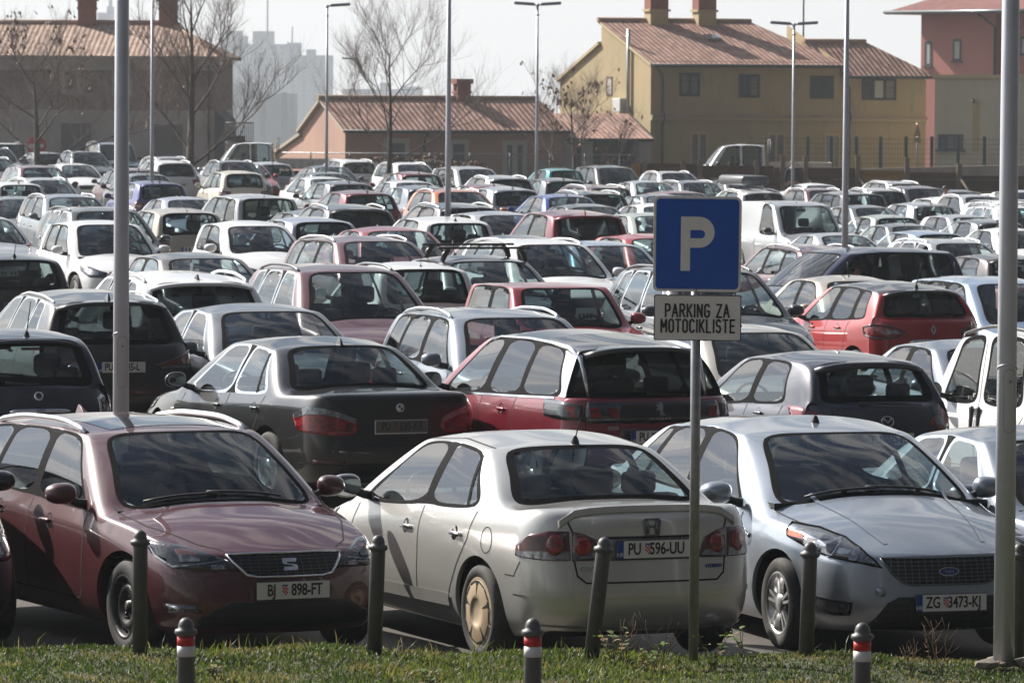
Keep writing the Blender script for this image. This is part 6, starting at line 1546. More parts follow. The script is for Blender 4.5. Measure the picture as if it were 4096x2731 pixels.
# ------------------------------------------------------------------ lamp posts
POLE = mat('pole_paint', (.56, .58, .63), .42, .25, noise=((.48, .50, .54), 3, .45, .75), noise2=((.27, .25, .22), 22, .66, .8)); LAMPH = mat('lamp_head', (.22, .25, .28), .4, .4)
def lamp_post(fx, Y, label, heads, r0=.066, r1=.036, h=6.8, fxt=None, fyt=0, detail=False, z0=None):
    b = at(fx, 2000, Y); z0 = gz(b.x, Y) if z0 is None else z0; root = empty('lamp_post', (b.x, Y, z0)); tag(root, label, 'lamp post', 'lamp posts on the lot')
    lean = 0
    mb = MB(); mb.tube([(0, 0, -.02), (0, 0, h*.4), (0, 0, h)], [r0, r0-(r0-r1)*.4, r1], 20); mb.ob('pole', POLE, root)
    if heads:
        mb = MB(); mb.lathe([(r1, h-.35), (.06, h-.33), (.06, h-.30), (r1, h-.28)], 12); mb.tube([(0, 0, h-.06), (0, 0, h+.06)], .045, 8); mb.ob('collar', POLE, root)
        for sx in heads:
            hd = merge([roundbox((sx*.10 if sx > 0 else -.78, -.12, h-.02), (.78 if sx > 0 else sx*.10, .12, h+.08), .035, 2)]); me = bm_mesh(hd, 'lamp_head', LAMPH)
            for v in me.vertices:
                f = abs(v.co.x)/.78; v.co.z += .05*f; v.co.y *= 1.1-.45*f
            o = meshob('lamp_head', me, root)
            mb = MB(); mb.tube([(0, 0, h), (sx*.16, 0, h+.04)], .03, 8); mb.ob('arm', POLE, root)
    if detail:
        zc, ha = detail
        mb = MB(); r = r0-.006; pts = [(.036*math.cos(t), ha*(1 if math.sin(t) > 0 else -1)+.036*math.sin(t)) for t in [2*math.pi*k/24 for k in range(24)]]
        ring = [(x+.012, -math.sqrt(max(1e-5, r*r-(x+.012)**2))-.001, zc+z) for x, z in pts]
        mb.tube(ring, .0022, 4, closed=True); mb.ob('service_hatch', GALV, root)
        mb = MB(); mb.lathe([(.009, 0), (.0095, .004), (.0005, .005)], 10, (.012, 0, 0))
        me = mb.mesh('hatch_screw', GALV); me.transform(Matrix.Translation((.004, -r-.001, zc+ha*.75)) @ Matrix.Rotation(math.pi/2, 4, 'X')); meshob('hatch_screw', me, root)
        mb = MB(); mb.tube([(r*1.02*math.cos(t), -abs(r*1.02*math.sin(t)), zc+ha+.035+.03*math.sin(t)) for t in [math.pi*k/12 for k in range(13)]], .006, 6); mb.ob('hatch_hood', POLE, root)
    return root
lamp_post(4022, 32.0, 'nearest tall grey lamp post at the right, in front of the cars', (), .066, .046, 6.8, detail=(1.62, .16), z0=.42)
lamp_post(483, 39.6, 'tall grey lamp post on the left behind the dark red estate', (), .066, .046, 6.8, detail=(1.66, .16))
lamp_post(604, 150, 'grey lamp post behind the violet hatchback, left of the tall bare tree', ())
lamp_post(1785, 102, 'grey lamp post in the middle behind the white square backed hatchback', ())
lamp_post(3370, 90, 'grey lamp post right of the parking sign, no head in view', ())
lamp_post(3160, 170, 'double headed lamp post in front of the yellow house', (-1, 1), .062, .034, 6.7)
lamp_post(2138, 172, 'double headed lamp post in front of the pink house door', (-1, 1), .062, .034, 6.9)
lamp_post(1300, 176, 'single headed lamp post at the pink house gable', (1,), .062, .034, 6.85)
lamp_post(1409, 330, 'small distant lamp post behind the pink house roof', (-1,), .06, .035, 6.6, z0=-.5)
lamp_post(2657, 300, 'small distant lamp post against the yellow house wall', (-1,), .06, .035, 6.3, z0=-1.2)
mb = MB(); p = at(3980, 2640, 32.05)
rr_ = random.Random(5)
for k in range(9):
    a = rr_.uniform(0, 6.28); q = Vector((at(4022, 2640, 32).x+math.cos(a)*rr_.uniform(.05, .22), 32-.02+math.sin(a)*.14, .42)); sz = rr_.uniform(.03, .07)
    bmesh.ops.create_icosphere(mb.bm, subdivisions=1, radius=sz, matrix=Matrix.Translation(q) @ Matrix.Diagonal((1.4, 1, .6, 1)))
tag(mb.ob('pole_footing', mat('rubble', (.24, .21, .18), .9, noise=((.15, .13, .11), 12, .4, .7))), 'broken concrete footing round the right lamp post', 'footing')
# ------------------------------------------------------------------ the cars on the lot
SPEC['crew_cab'] = lambda: van(3.25, 1.90, 1.95, mirm=PLA, seams=False, R=.33, yr=-.9, yf=2.45, extra=ex_truck, rround=.10, tail=[.0]*6,
    gh=[(.14, .16, 'body'), (.24, .26, 'glass'), (.96, .98, 'body'), (1.10, 1.10, 'glass'), (1.98, 1.56, 'body'), (2.20, 1.74)], zt=[(0, 1.12), (1.5, 1.12), (2.2, 1.08), (2.9, .92)], zb=1.14, zc=1.16, zro=[(.1, 1.90), (.5, 1.945), (1.0, 1.95), (1.5, 1.92), (1.85, 1.83)], zh=[(2.3, 1.14), (2.6, 1.06), (2.95, .92)], fend=[2.40, 2.66], zr=[.36, .46, .6, .8, 1.0, 1.12], wr=.74)
def ex_truck(s):
    P = s.P; lamps(s, None, [(.9, .2, 1.0), (.8, .05, 1.0), (.8, .05, .9), (.9, .2, .9)]); grille(s); s.mirrors(PLA, sz=1.3)
    mb = MB(); mb.box((-.95, -2.45, .84), (.95, -.06, .90)); s.addmb('flatbed', mb, mat('truck_bed', (.5, .48, .45), .6, noise=((.2, .17, .14), 4, .45, .7)))
    mb = MB()
    for sx in (-1, 1): mb.box((sx*.93-.015, -2.45, .90), (sx*.93+.015, -.08, 1.26))
    mb.box((-.93, -2.46, .90), (.93, -2.43, 1.26)); s.addmb('drop_side', mb, mat('truck_white', (.62, .61, .58), .5, noise=((.3, .27, .22), 4, .5, .7)))
    mb = MB()
    for sx in (-1, 1): mb.tube([(sx*.88, -.10, .9), (sx*.88, -.10, 2.12)], .025, 6)
    for z in (2.12, 1.6): mb.tube([(-.88, -.10, z), (.88, -.10, z)], .022, 6)
    s.addmb('ladder_rack', mb, mat('steel_dark', (.08, .08, .085), .5, .6))
    mb = MB(); mb.box((-.42, -2.4, .5), (.42, .5, .74)); s.addmb('chassis', mb, GRB)
CARS = '''
seat|seat|718|1667|F|dark red estate with silver roof rails and S badge behind the left grey bollard|yaw=26,hero
civic|civic|2307|1724|R|silver saloon seen from behind with round red lamps, parked next to the dark red estate|yaw=22.5,hero
mondeo|mondeo|3342|1658|F|silver blue car with mesh grille and oval badge, right of the parking sign post|yaw=19,hero
sedan_chrome|steel|4275|1700|F|grey saloon with chrome window line cut off by the right edge, front row|yaw=20
hatch|navy|-205|1640|F|dark blue car whose front corner just shows at the lower left edge|yaw=19
fiat|navy|119|1315|R|small dark blue hatchback with chrome handle bar on its tailgate, second row left|hero
bmw|bmw|1380|1347|R|black saloon with dirty number plate behind the dark red estate|roof=black,yaw=25,hero
x3008|wine|2543|1318|R|wine red crossover with claw shaped red lamps and black band across its tailgate|roof=black,yaw=22.5,hero
mazda|mazda|3449|1402|R|dark blue grey hatchback with rear wiper, behind the silver blue car|hero,yaw=21.5
qubo|white|4420|1331|R|white van-like car with black upright door handles and black roof rails behind the right pole|yaw=20,name=parked_van
x1|black|461|1158|R|black crossover with HR plate half hidden by the left lamp pole|hero
sedan_chrome|grey|1235|1214|F|dark grey saloon facing the camera behind the black saloon|
estate|steel|2068|1236|F|silver grey estate with roof rails behind the wine red crossover|
sedan2|warm_silver|3083|1297|F|pale silver saloon with slanted aerial just below the parking sign plate|
sedan2|steel|3960|1357|F|blue grey saloon between the dark hatchback and the white van-like car|
captur|red|3683|1124|R|bright red crossover with black roof and diamond badge|roof=black,hero,yaw=20
suv3|white|796|1083|R|white large SUV with dark rear window and silver rails behind the left lamp pole|
suv2|burgundy|1411|1059|F|dark pink red SUV facing the camera with dark roof rails|
city|white|1734|1048|R|white hatchback with red brake light strip, right of the pink red SUV|
boxy|rose|2252|1131|F|old square red hatchback with a round sticker behind its windscreen|
suv2|dark|2800|1064|F|dark grey SUV mostly hidden behind the parking sign|
sedan2|champagne|3440|1101|F|beige saloon hidden behind the bright red crossover with thin aerial|
mini|black|70|1013|R|black small hatchback cut by the left edge with rear headrests showing|
hatch3|brown_grey|818|1010|F|matt brown grey hatchback with short aerial, right of the left lamp pole|
hatch|dark|1984|1021|F|dark hatchback carrying black roof bars|name=parked_car,bars
estate|white|2202|956|F|white estate with long roof rails behind the roof bars|
mpv|light_blue|4044|1106|F|pale silver people carrier beside the red car at the right edge|
hatch|wine|4175|1124|R|red car at the right edge behind the right pole|
hatch2|white|428|881|F|white hatchback with grey mirror facing the camera, crossed by the left pole|
city|white|1036|883|F|white two tone hatchback with black mirrors|
estate|burgundy|1510|944|F|burgundy estate with silver roof rails in the middle of the lot|
sedan|rose|1580|905|F|dark red saloon just behind the burgundy estate|
sedan|navy|2120|940|F|dark blue saloon with black mirror behind the white estate|
hatch|red|2640|935|F|pinkish red hatchback left of the parking sign|
hatch|light_blue|2700|966|F|light blue hatchback peeping out left of the parking sign|
coupe|silver|3373|930|R|silver coupe in front of the silver delivery van|
estate|burgundy|3340|976|R|dark red estate roof with rails behind the blue grey people carrier|
suv3|silver|3841|955|F|silver SUV with thick pale roof rails at the right|
hatch|brown_grey|4069|1014|R|grey brown hatchback with black tail spoiler at the right|
sedan|silver|-70|860|F|silver car at the far left edge, only windscreen corner showing|
hatch3|lavender|1323|867|R|lavender silver three door hatchback left of the dark red saloon|
golf4|white|1839|866|R|white square backed hatchback in front of a tall lamp pole|
van|silver|3213|800|F|pale silver delivery van right of the parking sign|name=parked_van,cat=van
cx|wine|2339|839|R|bright red SUV with winged badge and red roof fin|
hatch|pale_green|2631|850|F|pale green hatchback next to the bright red SUV|
sedan|dark|2375|815|F|dark blue grey saloon behind the bright red SUV|
hatch3|light_blue|3760|920|R|pale blue hatchback with dark rear window in the right rows|
sedan|white|4072|910|F|white car with glaring window beside the right pole|
hatch2|champagne|757|831|R|champagne hatchback with see-through rear window|
suv2|dark|426|828|F|dark grey car with slim rails behind the white hatchback and pole|
hatch|dark|1317|838|R|dark grey hatchback with black aerial, left middle|
suv|dark|1410|815|R|dark green grey SUV with chrome rails behind the dark grey hatchback|
suv|navy|1877|810|R|dark blue SUV with bright white rails by the middle lamp pole|
hatch|silver|2022|845|F|silver hatchback half hidden behind the red SUV, turquoise windscreen|
sedan|white|2655|813|F|white car with arched roof just left of the parking sign|
hatch|grey|4025|876|R|dark silver hatchback beside the right pole, tail to camera|
sedan2|grey|3648|892|F|dark roofed saloon with glaring side windows|
city|pale_green|3587|858|R|pale grey green small hatchback|
hatch|silver|3862|857|F|silver hatchback with sun glare on its rear door|
sedan|lavender|762|786|F|lavender silver saloon facing the camera|
mpv|silver|1070|775|R|silver tall hatchback with big rear window and red lamps|
estate|steel|288|776|F|silver grey estate with pale roof rails in the left rows|
sedan|grey|83|785|F|grey saloon at the left, behind the silver windscreen corner|
hatch|wine|1478|760|R|vivid red hatchback with black glass tailgate, left of the orange SUV|
suv|orange|1839|756|F|orange SUV with silver rails|
sedan|blue|2304|776|R|blue saloon with black aerial|
estate|dark|2376|760|R|dark grey estate behind the blue saloon|
sedan|grey|2690|774|F|grey saloon with glaring windows touching the parking sign|
hatch|grey|3494|820|F|dark grey hatchback right of the silver delivery van|
hatch|silver|3732|808|R|silver hatchback with bowed rail, tail to camera, far right|
suv2|white|4072|820|F|white SUV left of the right pole|
mini|white|105|727|R|white small hatchback with long aerial at far left|
hatch|violet|645|722|R|violet blue hatchback at the foot of the second lamp pole|
hatch|silver|2058|746|R|silver white hatchback with wide black rear glass|
suv|white|3049|755|R|white SUV carrying a dark roof box|box
mpv|grey|3454|764|R|grey people carrier with roof rails and dark rear glass|rails
hatch|white|3825|787|R|white hatchback far right with black rear glass|
estate|silver|170|710|F|silver estate at the left behind the white small hatchback|
sedan|grey|594|692|R|grey saloon with small aerial between violet and purple cars|
hatch|burgundy|560|672|R|purple red hatchback behind the grey saloon|
hatch2|cream|974|682|R|cream tall hatchback with dark rear window|
sedan|white|1310|706|F|white saloon behind the dark silver hatchback|
hatch|grey|1404|723|R|dark silver hatchback with black aerial, tail to camera, mid left|
sedan|white|1655|720|F|bluish white saloon behind the orange SUV|
hatch|steel|1725|741|R|blue silver hatchback beside the orange SUV|
hatch|wine|1984|734|R|red car showing only its roof behind the silver white hatchback|
suv|silver|2040|700|R|silver SUV with rails, tail to camera, middle back rows|
estate|burgundy|2434|737|R|burgundy estate with see-through rear glass|
sedan|silver|2617|721|F|silver saloon with long roof left of the parking sign top|
estate|grey|2786|721|F|grey estate above the parking sign|
hatch|wine|2715|762|F|dark red roof peeping over the parking sign|
hatch|white|3221|763|R|white hatchback behind the third lamp pole|
suv|silver|3550|750|R|pale SUV with white roof, tail to camera, right back rows|
suv|silver|3927|778|F|silver SUV with curved rails beside the person walking|
suv2|white|4060|801|F|white estate with bright rails hidden by the right pole|
suv2|burgundy|163|661|F|burgundy SUV with pale rails at the far left|
sedan|grey|136|684|R|grey saloon in front of the burgundy SUV|
sedan|white|307|652|F|white saloon behind the left pole, far rows|
suv|dark|949|641|F|dark grey SUV with silver rails beside the bare tree|
hatch|red|1010|650|F|dark red car behind the dark grey SUV by the tree|
suv|white|701|640|R|white SUV with sun flash on its side|
hatch|silver|1077|647|R|silver hatchback under the left flatbed truck|
sedan|dark|1327|661|F|dark saloon facing camera near the pink house corner|
sedan|grey|1324|687|F|grey saloon in front of the dark saloon near the pink house|
estate|white|1435|636|R|white estate with cream rails under the single lamp|
estate|white|1650|649|F|white estate with rails beside the middle bare tree|
hatch|wine|1683|686|R|silver and red hatchback behind the middle bare tree|
mpv|silver|1901|665|F|silver people carrier with glaring door by the middle pole|
city|teal|2262|672|R|turquoise hatchback in front of the pink house door|
hatch|grey|2262|711|R|grey hatchback in front of the turquoise one|
mpv2|dark|2458|661|F|dark people carrier in the last row before the carport|
suv|silver|2706|684|F|silver white SUV against the end of the board fence|
sedan|brown_grey|2969|711|F|brown grey saloon in front of the board fence brace|
coupe|white|3281|732|F|white saloon under the person in the dark jacket|
suv|burgundy|3303|752|F|dark red car with rails behind the grey people carrier|
estate|silver|3620|722|R|silver estate close to the board fence|
mpv2|dark|3694|743|F|dark grey people carrier with black windscreen near the board fence|
sedan|dark|3862|759|F|dark saloon just right of the person walking|
hatch|silver|4120|760|F|silver car at the right edge beyond the pole|
suv|dark|351|603|F|dark grey SUV in the last row at the left|
hatch|dark|181|606|R|dark hatchback beside the no entry sign|
van_window|white|40|571|R|white window van at the far left of the last row|name=parked_van,cat=van
suv|grey|5|590|F|grey SUV with bright rail at the far left edge|
estate|dark|-20|628|F|dark estate low at the far left edge|
estate|silver|692|626|F|silver estate half hidden under the second lamp pole|
van_window|petrol|464|568|F|dark teal van in front of the stone house|name=parked_van,cat=van,side
'''
spots = []
def build_cars():
    rows = []
    for ln in CARS.strip().split('\n'):
        key, col, fx, fy, face, label, opts = (ln.split('|')+[''])[:7]
        op = dict((o.split('=')+[1])[:2] for o in opts.split(',') if o)
        X, Y, yaw, z = place(key, float(fx), float(fy), face, float(op['yaw']) if 'yaw' in op else 19+rnd.uniform(-1.5, 1.5))
        P = shape(key).P; rows.append([key, col, face, label, op, [X, Y, yaw, P['L'], P['W']], Y, z])
    cs = [r[5] for r in rows]+[list(c) for c in FIXED]
    mass = [400 if 'hero' in r[4] and r[6] < 60 else 60 if 'hero' in r[4] else (8 if r[6] < 62 else 1) for r in rows]+[1e4]*len(FIXED)
    k = relax(cs, mass)
    for key, col, face, label, op, c, Y0, z0 in rows:
        X, Y, yaw, l, w = c
        H = shape(key).P['H']; z = CAMZ-H-(CAMZ-H-z0)*Y/Y0      # keep the roof line where it was, within the roughness of the lot
        z = max(gz(X, Y)-.08, min(gz(X, Y)+.08, z))
        spots.append((X, Y, yaw, l, w, label, Y-Y0))
        r = car(key, col, X, Y, yaw, z, label, op.get('cat', 'car'), 'cars and vans parked in rows', op.get('roof'), op.get('name', 'parked_car'))
        if 'bars' in op: roof_bars(r, key)
        if 'box' in op: roof_box(r, key)
FIXED = []
def roof_bars(r, key):
    s = shape(key); P = s.P; off = Vector((0, -P['L']/2, 0))
    root = empty('roof_rack', (0, 0, 0)); root.matrix_world = Matrix.LocRotScale(r.location, r.rotation_euler, (1, 1, 1)) @ Matrix.Translation(off)
    tag(root, 'black roof bars clamped across the dark hatchback roof', 'roof rack')
    for y in (2.0, 1.25):
        z = s.ZR(y)+.13; mb = MB(); mb.box((-.66, y-.03, z), (.66, y+.03, z+.03), bev=.008); o = mb.ob('roof_bar', PLA, root)
        for sx in (-1, 1):
            mb = MB(); mb.tube([(sx*.50, y, z), (sx*.57, y, z-.08), (sx*.60, y, z-.17)], [.03, .045, .03], 8); mb.ob('clamp_foot', PLA, root)
def roof_box(r, key):
    s = shape(key); P = s.P
    b = roundbox((-.42, 1.0, P['H']+.10), (.42, 2.9, P['H']+.38), .11, 3)
    me = bm_mesh(b, 'roof_box', mat('roof_box_grey', (.10, .11, .12), .35, noise=((.18, .18, .18), 3, .5, .8)))
    o = bpy.data.objects.new('roof_box', me); COL.objects.link(o)
    o.matrix_world = Matrix.LocRotScale(r.location, r.rotation_euler, (1, 1, 1)) @ Matrix.Translation((0, -P['L']/2, 0))
    tag(o, 'dark grey roof box carried on the white SUV', 'roof box')
# the people carrier driving along the aisle comes first, so that the parked ones keep clear of it
DRV = (5.3, 85.0, R(120))
FIXED.append((DRV[0], DRV[1], DRV[2], 4.55, 1.84))
build_cars()
DR = car('mpv2', 'night_blue', DRV[0], DRV[1], DRV[2], gz(DRV[0], DRV[1]), 'blue grey people carrier turning in the aisle with a driver at its open window', 'car', None, None, 'people_carrier')

# its front side window is down
gl_ = [o for o in DR.children if o.name.startswith('side_window') and sum(v.co.x for v in o.data.vertices) < 0]
gl_.sort(key=lambda o: -sum(v.co.y for v in o.data.vertices)/len(o.data.vertices)); bpy.data.objects.remove(gl_[0])
# ------------------------------------------------------------------ buildings
def tiles(name, dark, light, moss):
    m = bpy.data.materials.new(name); m.use_nodes = True; t = m.node_tree; b = t.nodes['Principled BSDF']; b.inputs['Roughness'].default_value = .85; l = t.links.new
    c = N(t, 'ShaderNodeTexCoord'); s = N(t, 'ShaderNodeSeparateXYZ'); l(c.outputs['UV'], s.inputs[0])
    def saw(sock, per):
        a = N(t, 'ShaderNodeMath', operation='DIVIDE'); a.inputs[1].default_value = per; f = N(t, 'ShaderNodeMath', operation='FRACT'); l(sock, a.inputs[0]); l(a.outputs[0], f.inputs[0]); return f.outputs[0], a.outputs[0]
    fx, ax = saw(s.outputs[0], .26); fy, ay = saw(s.outputs[1], .40)
    w = N(t, 'ShaderNodeMath', operation='MULTIPLY'); w.inputs[1].default_value = 6.2832; l(fx, w.inputs[0]); sn = N(t, 'ShaderNodeMath', operation='SINE'); l(w.outputs[0], sn.inputs[0])
    hs = N(t, 'ShaderNodeMath', operation='MULTIPLY_ADD'); hs.inputs[1].default_value = .5; hs.inputs[2].default_value = .5; l(sn.outputs[0], hs.inputs[0])
    lo = N(t, 'ShaderNodeMath', operation='LESS_THAN'); lo.inputs[1].default_value = .2; l(fy, lo.inputs[0])
    fl1 = N(t, 'ShaderNodeMath', operation='FLOOR'); l(ax, fl1.inputs[0]); fl2 = N(t, 'ShaderNodeMath', operation='FLOOR'); l(ay, fl2.inputs[0]); cb = N(t, 'ShaderNodeCombineXYZ'); l(fl1.outputs[0], cb.inputs[0]); l(fl2.outputs[0], cb.inputs[1])
    wn = N(t, 'ShaderNodeTexWhiteNoise', noise_dimensions='2D'); l(cb.outputs[0], wn.inputs['Vector'])
    q = N(t, 'ShaderNodeMix', data_type='RGBA'); q.inputs[6].default_value = (*dark, 1); q.inputs[7].default_value = (*light, 1); l(wn.outputs[0], q.inputs[0])
    nz_ = N(t, 'ShaderNodeTexNoise'); nz_.inputs['Scale'].default_value = 1.2; nz_.inputs['Detail'].default_value = 6; r = N(t, 'ShaderNodeMapRange'); r.inputs[1].default_value = .5; r.inputs[2].default_value = .75; r.inputs[4].default_value = .55; l(c.outputs['Object'], nz_.inputs['Vector']); l(nz_.outputs['Fac'], r.inputs[0])
    q2 = N(t, 'ShaderNodeMix', data_type='RGBA'); q2.inputs[7].default_value = (*moss, 1); l(r.outputs[0], q2.inputs[0]); l(q.outputs[2], q2.inputs[6]); l(q2.outputs[2], b.inputs['Base Color'])
    hh = N(t, 'ShaderNodeMath', operation='SUBTRACT'); l(hs.outputs[0], hh.inputs[0]); l(fy, hh.inputs[1])
    bp = N(t, 'ShaderNodeBump'); bp.inputs['Strength'].default_value = 1; bp.inputs['Distance'].default_value = .035; l(hh.outputs[0], bp.inputs['Height']); l(bp.outputs[0], b.inputs['Normal'])
    return m
TILE = tiles('roof_tiles', (.30, .16, .12), (.46, .28, .22), (.17, .12, .10)); TILE2 = tiles('roof_tiles_old', (.24, .15, .11), (.40, .27, .20), (.13, .11, .09)); TILER = tiles('roof_tiles_red', (.17, .06, .05), (.22, .085, .07), (.12, .05, .045))
def plaster(name, c, c2, c3=None, sc_=.5): return mat(name, c, .9, noise=(c2, sc_, .42, .7, (1, 1, .45)), noise2=(c3, 2.2, .55, .8, (1, 1, .3)) if c3 else None, bump=(30, .15, .01))
YEL = plaster('plaster_yellow', (.42, .325, .18), (.35, .285, .165), (.25, .235, .145)); YELG = plaster('plaster_yellow_gable', (.50, .39, .20), (.44, .34, .18)); PNK = plaster('plaster_pink', (.47, .29, .22), (.40, .25, .20)); CRM = plaster('plaster_cream', (.48, .42, .32), (.40, .35, .26), (.42, .34, .22)); REDP = plaster('plaster_red', (.42, .17, .135), (.38, .15, .12)); TRIMY = mat('trim_yellow', (.46, .38, .22), .8)
STO = mat('rubble_stone', (.27, .215, .185), .95, noise=((.20, .145, .12), 1.6, .42, .6), noise2=((.36, .29, .24), 5, .55, .75), bump=(5, .6, .05)); STOL = mat('old_render', (.42, .39, .36), .95, noise=((.30, .28, .26), .6, .4, .7), noise2=((.24, .22, .2), 3, .6, .8)); STOD = mat('shutter_grey', (.16, .15, .145), .8, noise=((.12, .115, .11), 2, .4, .7, (1, 1, 6)))
DKB = mat('shutter_dark', (.035, .038, .045), .6); SHUT = mat('shutter_slat', (.20, .19, .18), .6, noise=((.10, .10, .10), 3, .45, .55, (.1, 1, 14))); FRY = mat('frame_tan', (.50, .38, .2), .7); FRW = mat('frame_stone', (.50, .48, .44), .8); GLW = mat('window_pane', (.03, .035, .04), .05, coat=1); CUR = mat('curtain', (.45, .45, .43), .9); PIPE = mat('downpipe', (.06, .065, .07), .5, .4)
BRI = mat('brick', (.30, .13, .09), .9, noise=((.20, .085, .06), 7, .4, .65, (1, 1, 5)))
class House:
    def __init__(s, name, label, cat, fx, Y, b, zb):
        s.b = R(b); p = at(fx, 500, Y); s.o = Vector((p.x, Y, zb)); s.root = empty(name, s.o, s.b); tag(s.root, label, cat)
        s.u = Vector((math.cos(s.b), math.sin(s.b), 0)); s.v = Vector((-math.sin(s.b), math.cos(s.b), 0))
    def F(s, fx, fy, y=0.):          # photo pixel on the front plane -> local x, z
        d = ray(fx/4, fy/4); o = Vector((0, 0, CAMZ)); q = s.o+s.v*y; t = (q-o).dot(s.v)/d.dot(s.v); p = o+d*t-s.o; return p.dot(s.u), p.z
    def S(s, fx, fy, x=0.):          # photo pixel on a side plane -> local y, z
        d = ray(fx/4, fy/4); o = Vector((0, 0, CAMZ)); q = s.o+s.u*x; t = (q-o).dot(s.u)/d.dot(s.u); p = o+d*t-s.o; return p.dot(s.v), p.z
    def part(s, name, mb, mats, parent=None, recalc=True): return mb.ob(name, mats, parent or s.root, recalc)
    def roofplane(s, mb, a, b, c, d, th=.14):     # eave a->b, ridge c (above b), d (above a)
        a, b, c, d = map(Vector, (a, b, c, d)); n = (b-a).cross(d-a).normalized(); n = n if n.z > 0 else -n
        f = mb.quad([a, b, c, d]); uvl = mb.bm.loops.layers.uv.verify(); e = (b-a).normalized(); g = n.cross(e)
        for lp in f.loops: q = lp.vert.co-a; lp[uvl].uv = (q.dot(e), q.dot(g))
        k = mb.mi; mb.mi = 1
        q = [p-n*th for p in (a, b, c, d)]; P = (a, b, c, d)
        mb.quad(q[::-1])
        for i in range(4): mb.quad([P[i], P[(i+1) % 4], q[(i+1) % 4], q[i]])
        mb.mi = k
    def window(s, x0, x1, z0, z1, frame, fill, fr=.08, mull=1, side=False, depth=.10, sill=False, name='window', paneparts=True):
        T = (lambda x, y, z: (y, x, z)) if side else (lambda x, y, z: (x, y, z))
        def bx(mb, a, b): mb.box(T(*a), T(*b))
        mb = MB(); e = .03
        for a, b in (((x0, -e, z1-fr), (x1, .02, z1)), ((x0, -e, z0), (x1, .02, z0+fr)), ((x0, -e, z0+fr), (x0+fr, .02, z1-fr)), ((x1-fr, -e, z0+fr), (x1, .02, z1-fr))): bx(mb, a, b)
        for k in range(1, mull+1): x = x0+(x1-x0)*k/(mull+1); bx(mb, (x-fr*.6, -e, z0+fr), (x+fr*.6, .02, z1-fr))
        if sill: bx(mb, (x0-.12, -.12, z0-.07), (x1+.12, .02, z0))
        w = s.part(name, mb, frame)
        for k in range(mull+1):
            a, b = x0+(x1-x0)*k/(mull+1)+fr*.6, x0+(x1-x0)*(k+1)/(mull+1)-fr*.6; mb = MB(); bx(mb, (a, -.012, z0+fr), (b, .01, z1-fr)); fl = fill[k % len(fill)] if isinstance(fill, list) else fill
            s.part('shutter' if fl in (SHUT, DKB, STOD) else 'pane', mb, fl, w)
        return w
    def pipe(s, pts, r=.05, name='downpipe', m=None): mb = MB(); mb.tube(pts, r, 8); s.part(name, mb, m or PIPE)
def chimney(h, x, y, z0, z1, w, d, flue=True, yb=0.):
    mb = MB()
    if yb: mb.mi = 1; mb.box((x-w/2, y-d/2, z0), (x+w/2, y+d/2, z0+yb)); mb.box((x-w/2-.08, y-d/2-.08, z0+yb), (x+w/2+.08, y+d/2+.08, z0+yb+.1)); mb.mi = 0; z0 += yb+.1
    zt = z1-.55
    mb.box((x-w/2, y-d/2, z0), (x+w/2, y+d/2, zt)); mb.box((x-w/2-.05, y-d/2-.05, zt), (x+w/2+.05, y+d/2+.05, zt+.1))
    for sx in (-1, -.33, .33, 1):
        for sy in (-1, 1): mb.box((x+sx*(w/2-.07)-.08, y+sy*(d/2-.07)-.08, zt+.1), (x+sx*(w/2-.07)+.08, y+sy*(d/2-.07)+.08, z1-.12))
    mb.box((x-w/2-.1, y-d/2-.1, z1-.12), (x+w/2+.1, y+d/2+.1, z1)); mb.prism([(-w/2-.1, -d/2-.1), (w/2+.1, -d/2-.1), (w/2+.1, d/2+.1), (-w/2-.1, d/2+.1)], .1, Matrix.Translation((x, y, z1+.003)))
    h.part('chimney', mb, [BRI, TRIMY])
def walls(h, name, poly, z0, tops, m, parent=None):   # vertical walls round a plan polygon; tops gives each wall's top outline
    mb = MB()
    for (a, b), t in zip(zip(poly, poly[1:]+poly[:1]), tops):
        pts = [(*a, z0), (*b, z0)]+[(a[0]+(b[0]-a[0])*f, a[1]+(b[1]-a[1])*f, z) for f, z in t]
        mb.quad(pts)
    return h.part(name, mb, m, parent, recalc=False)
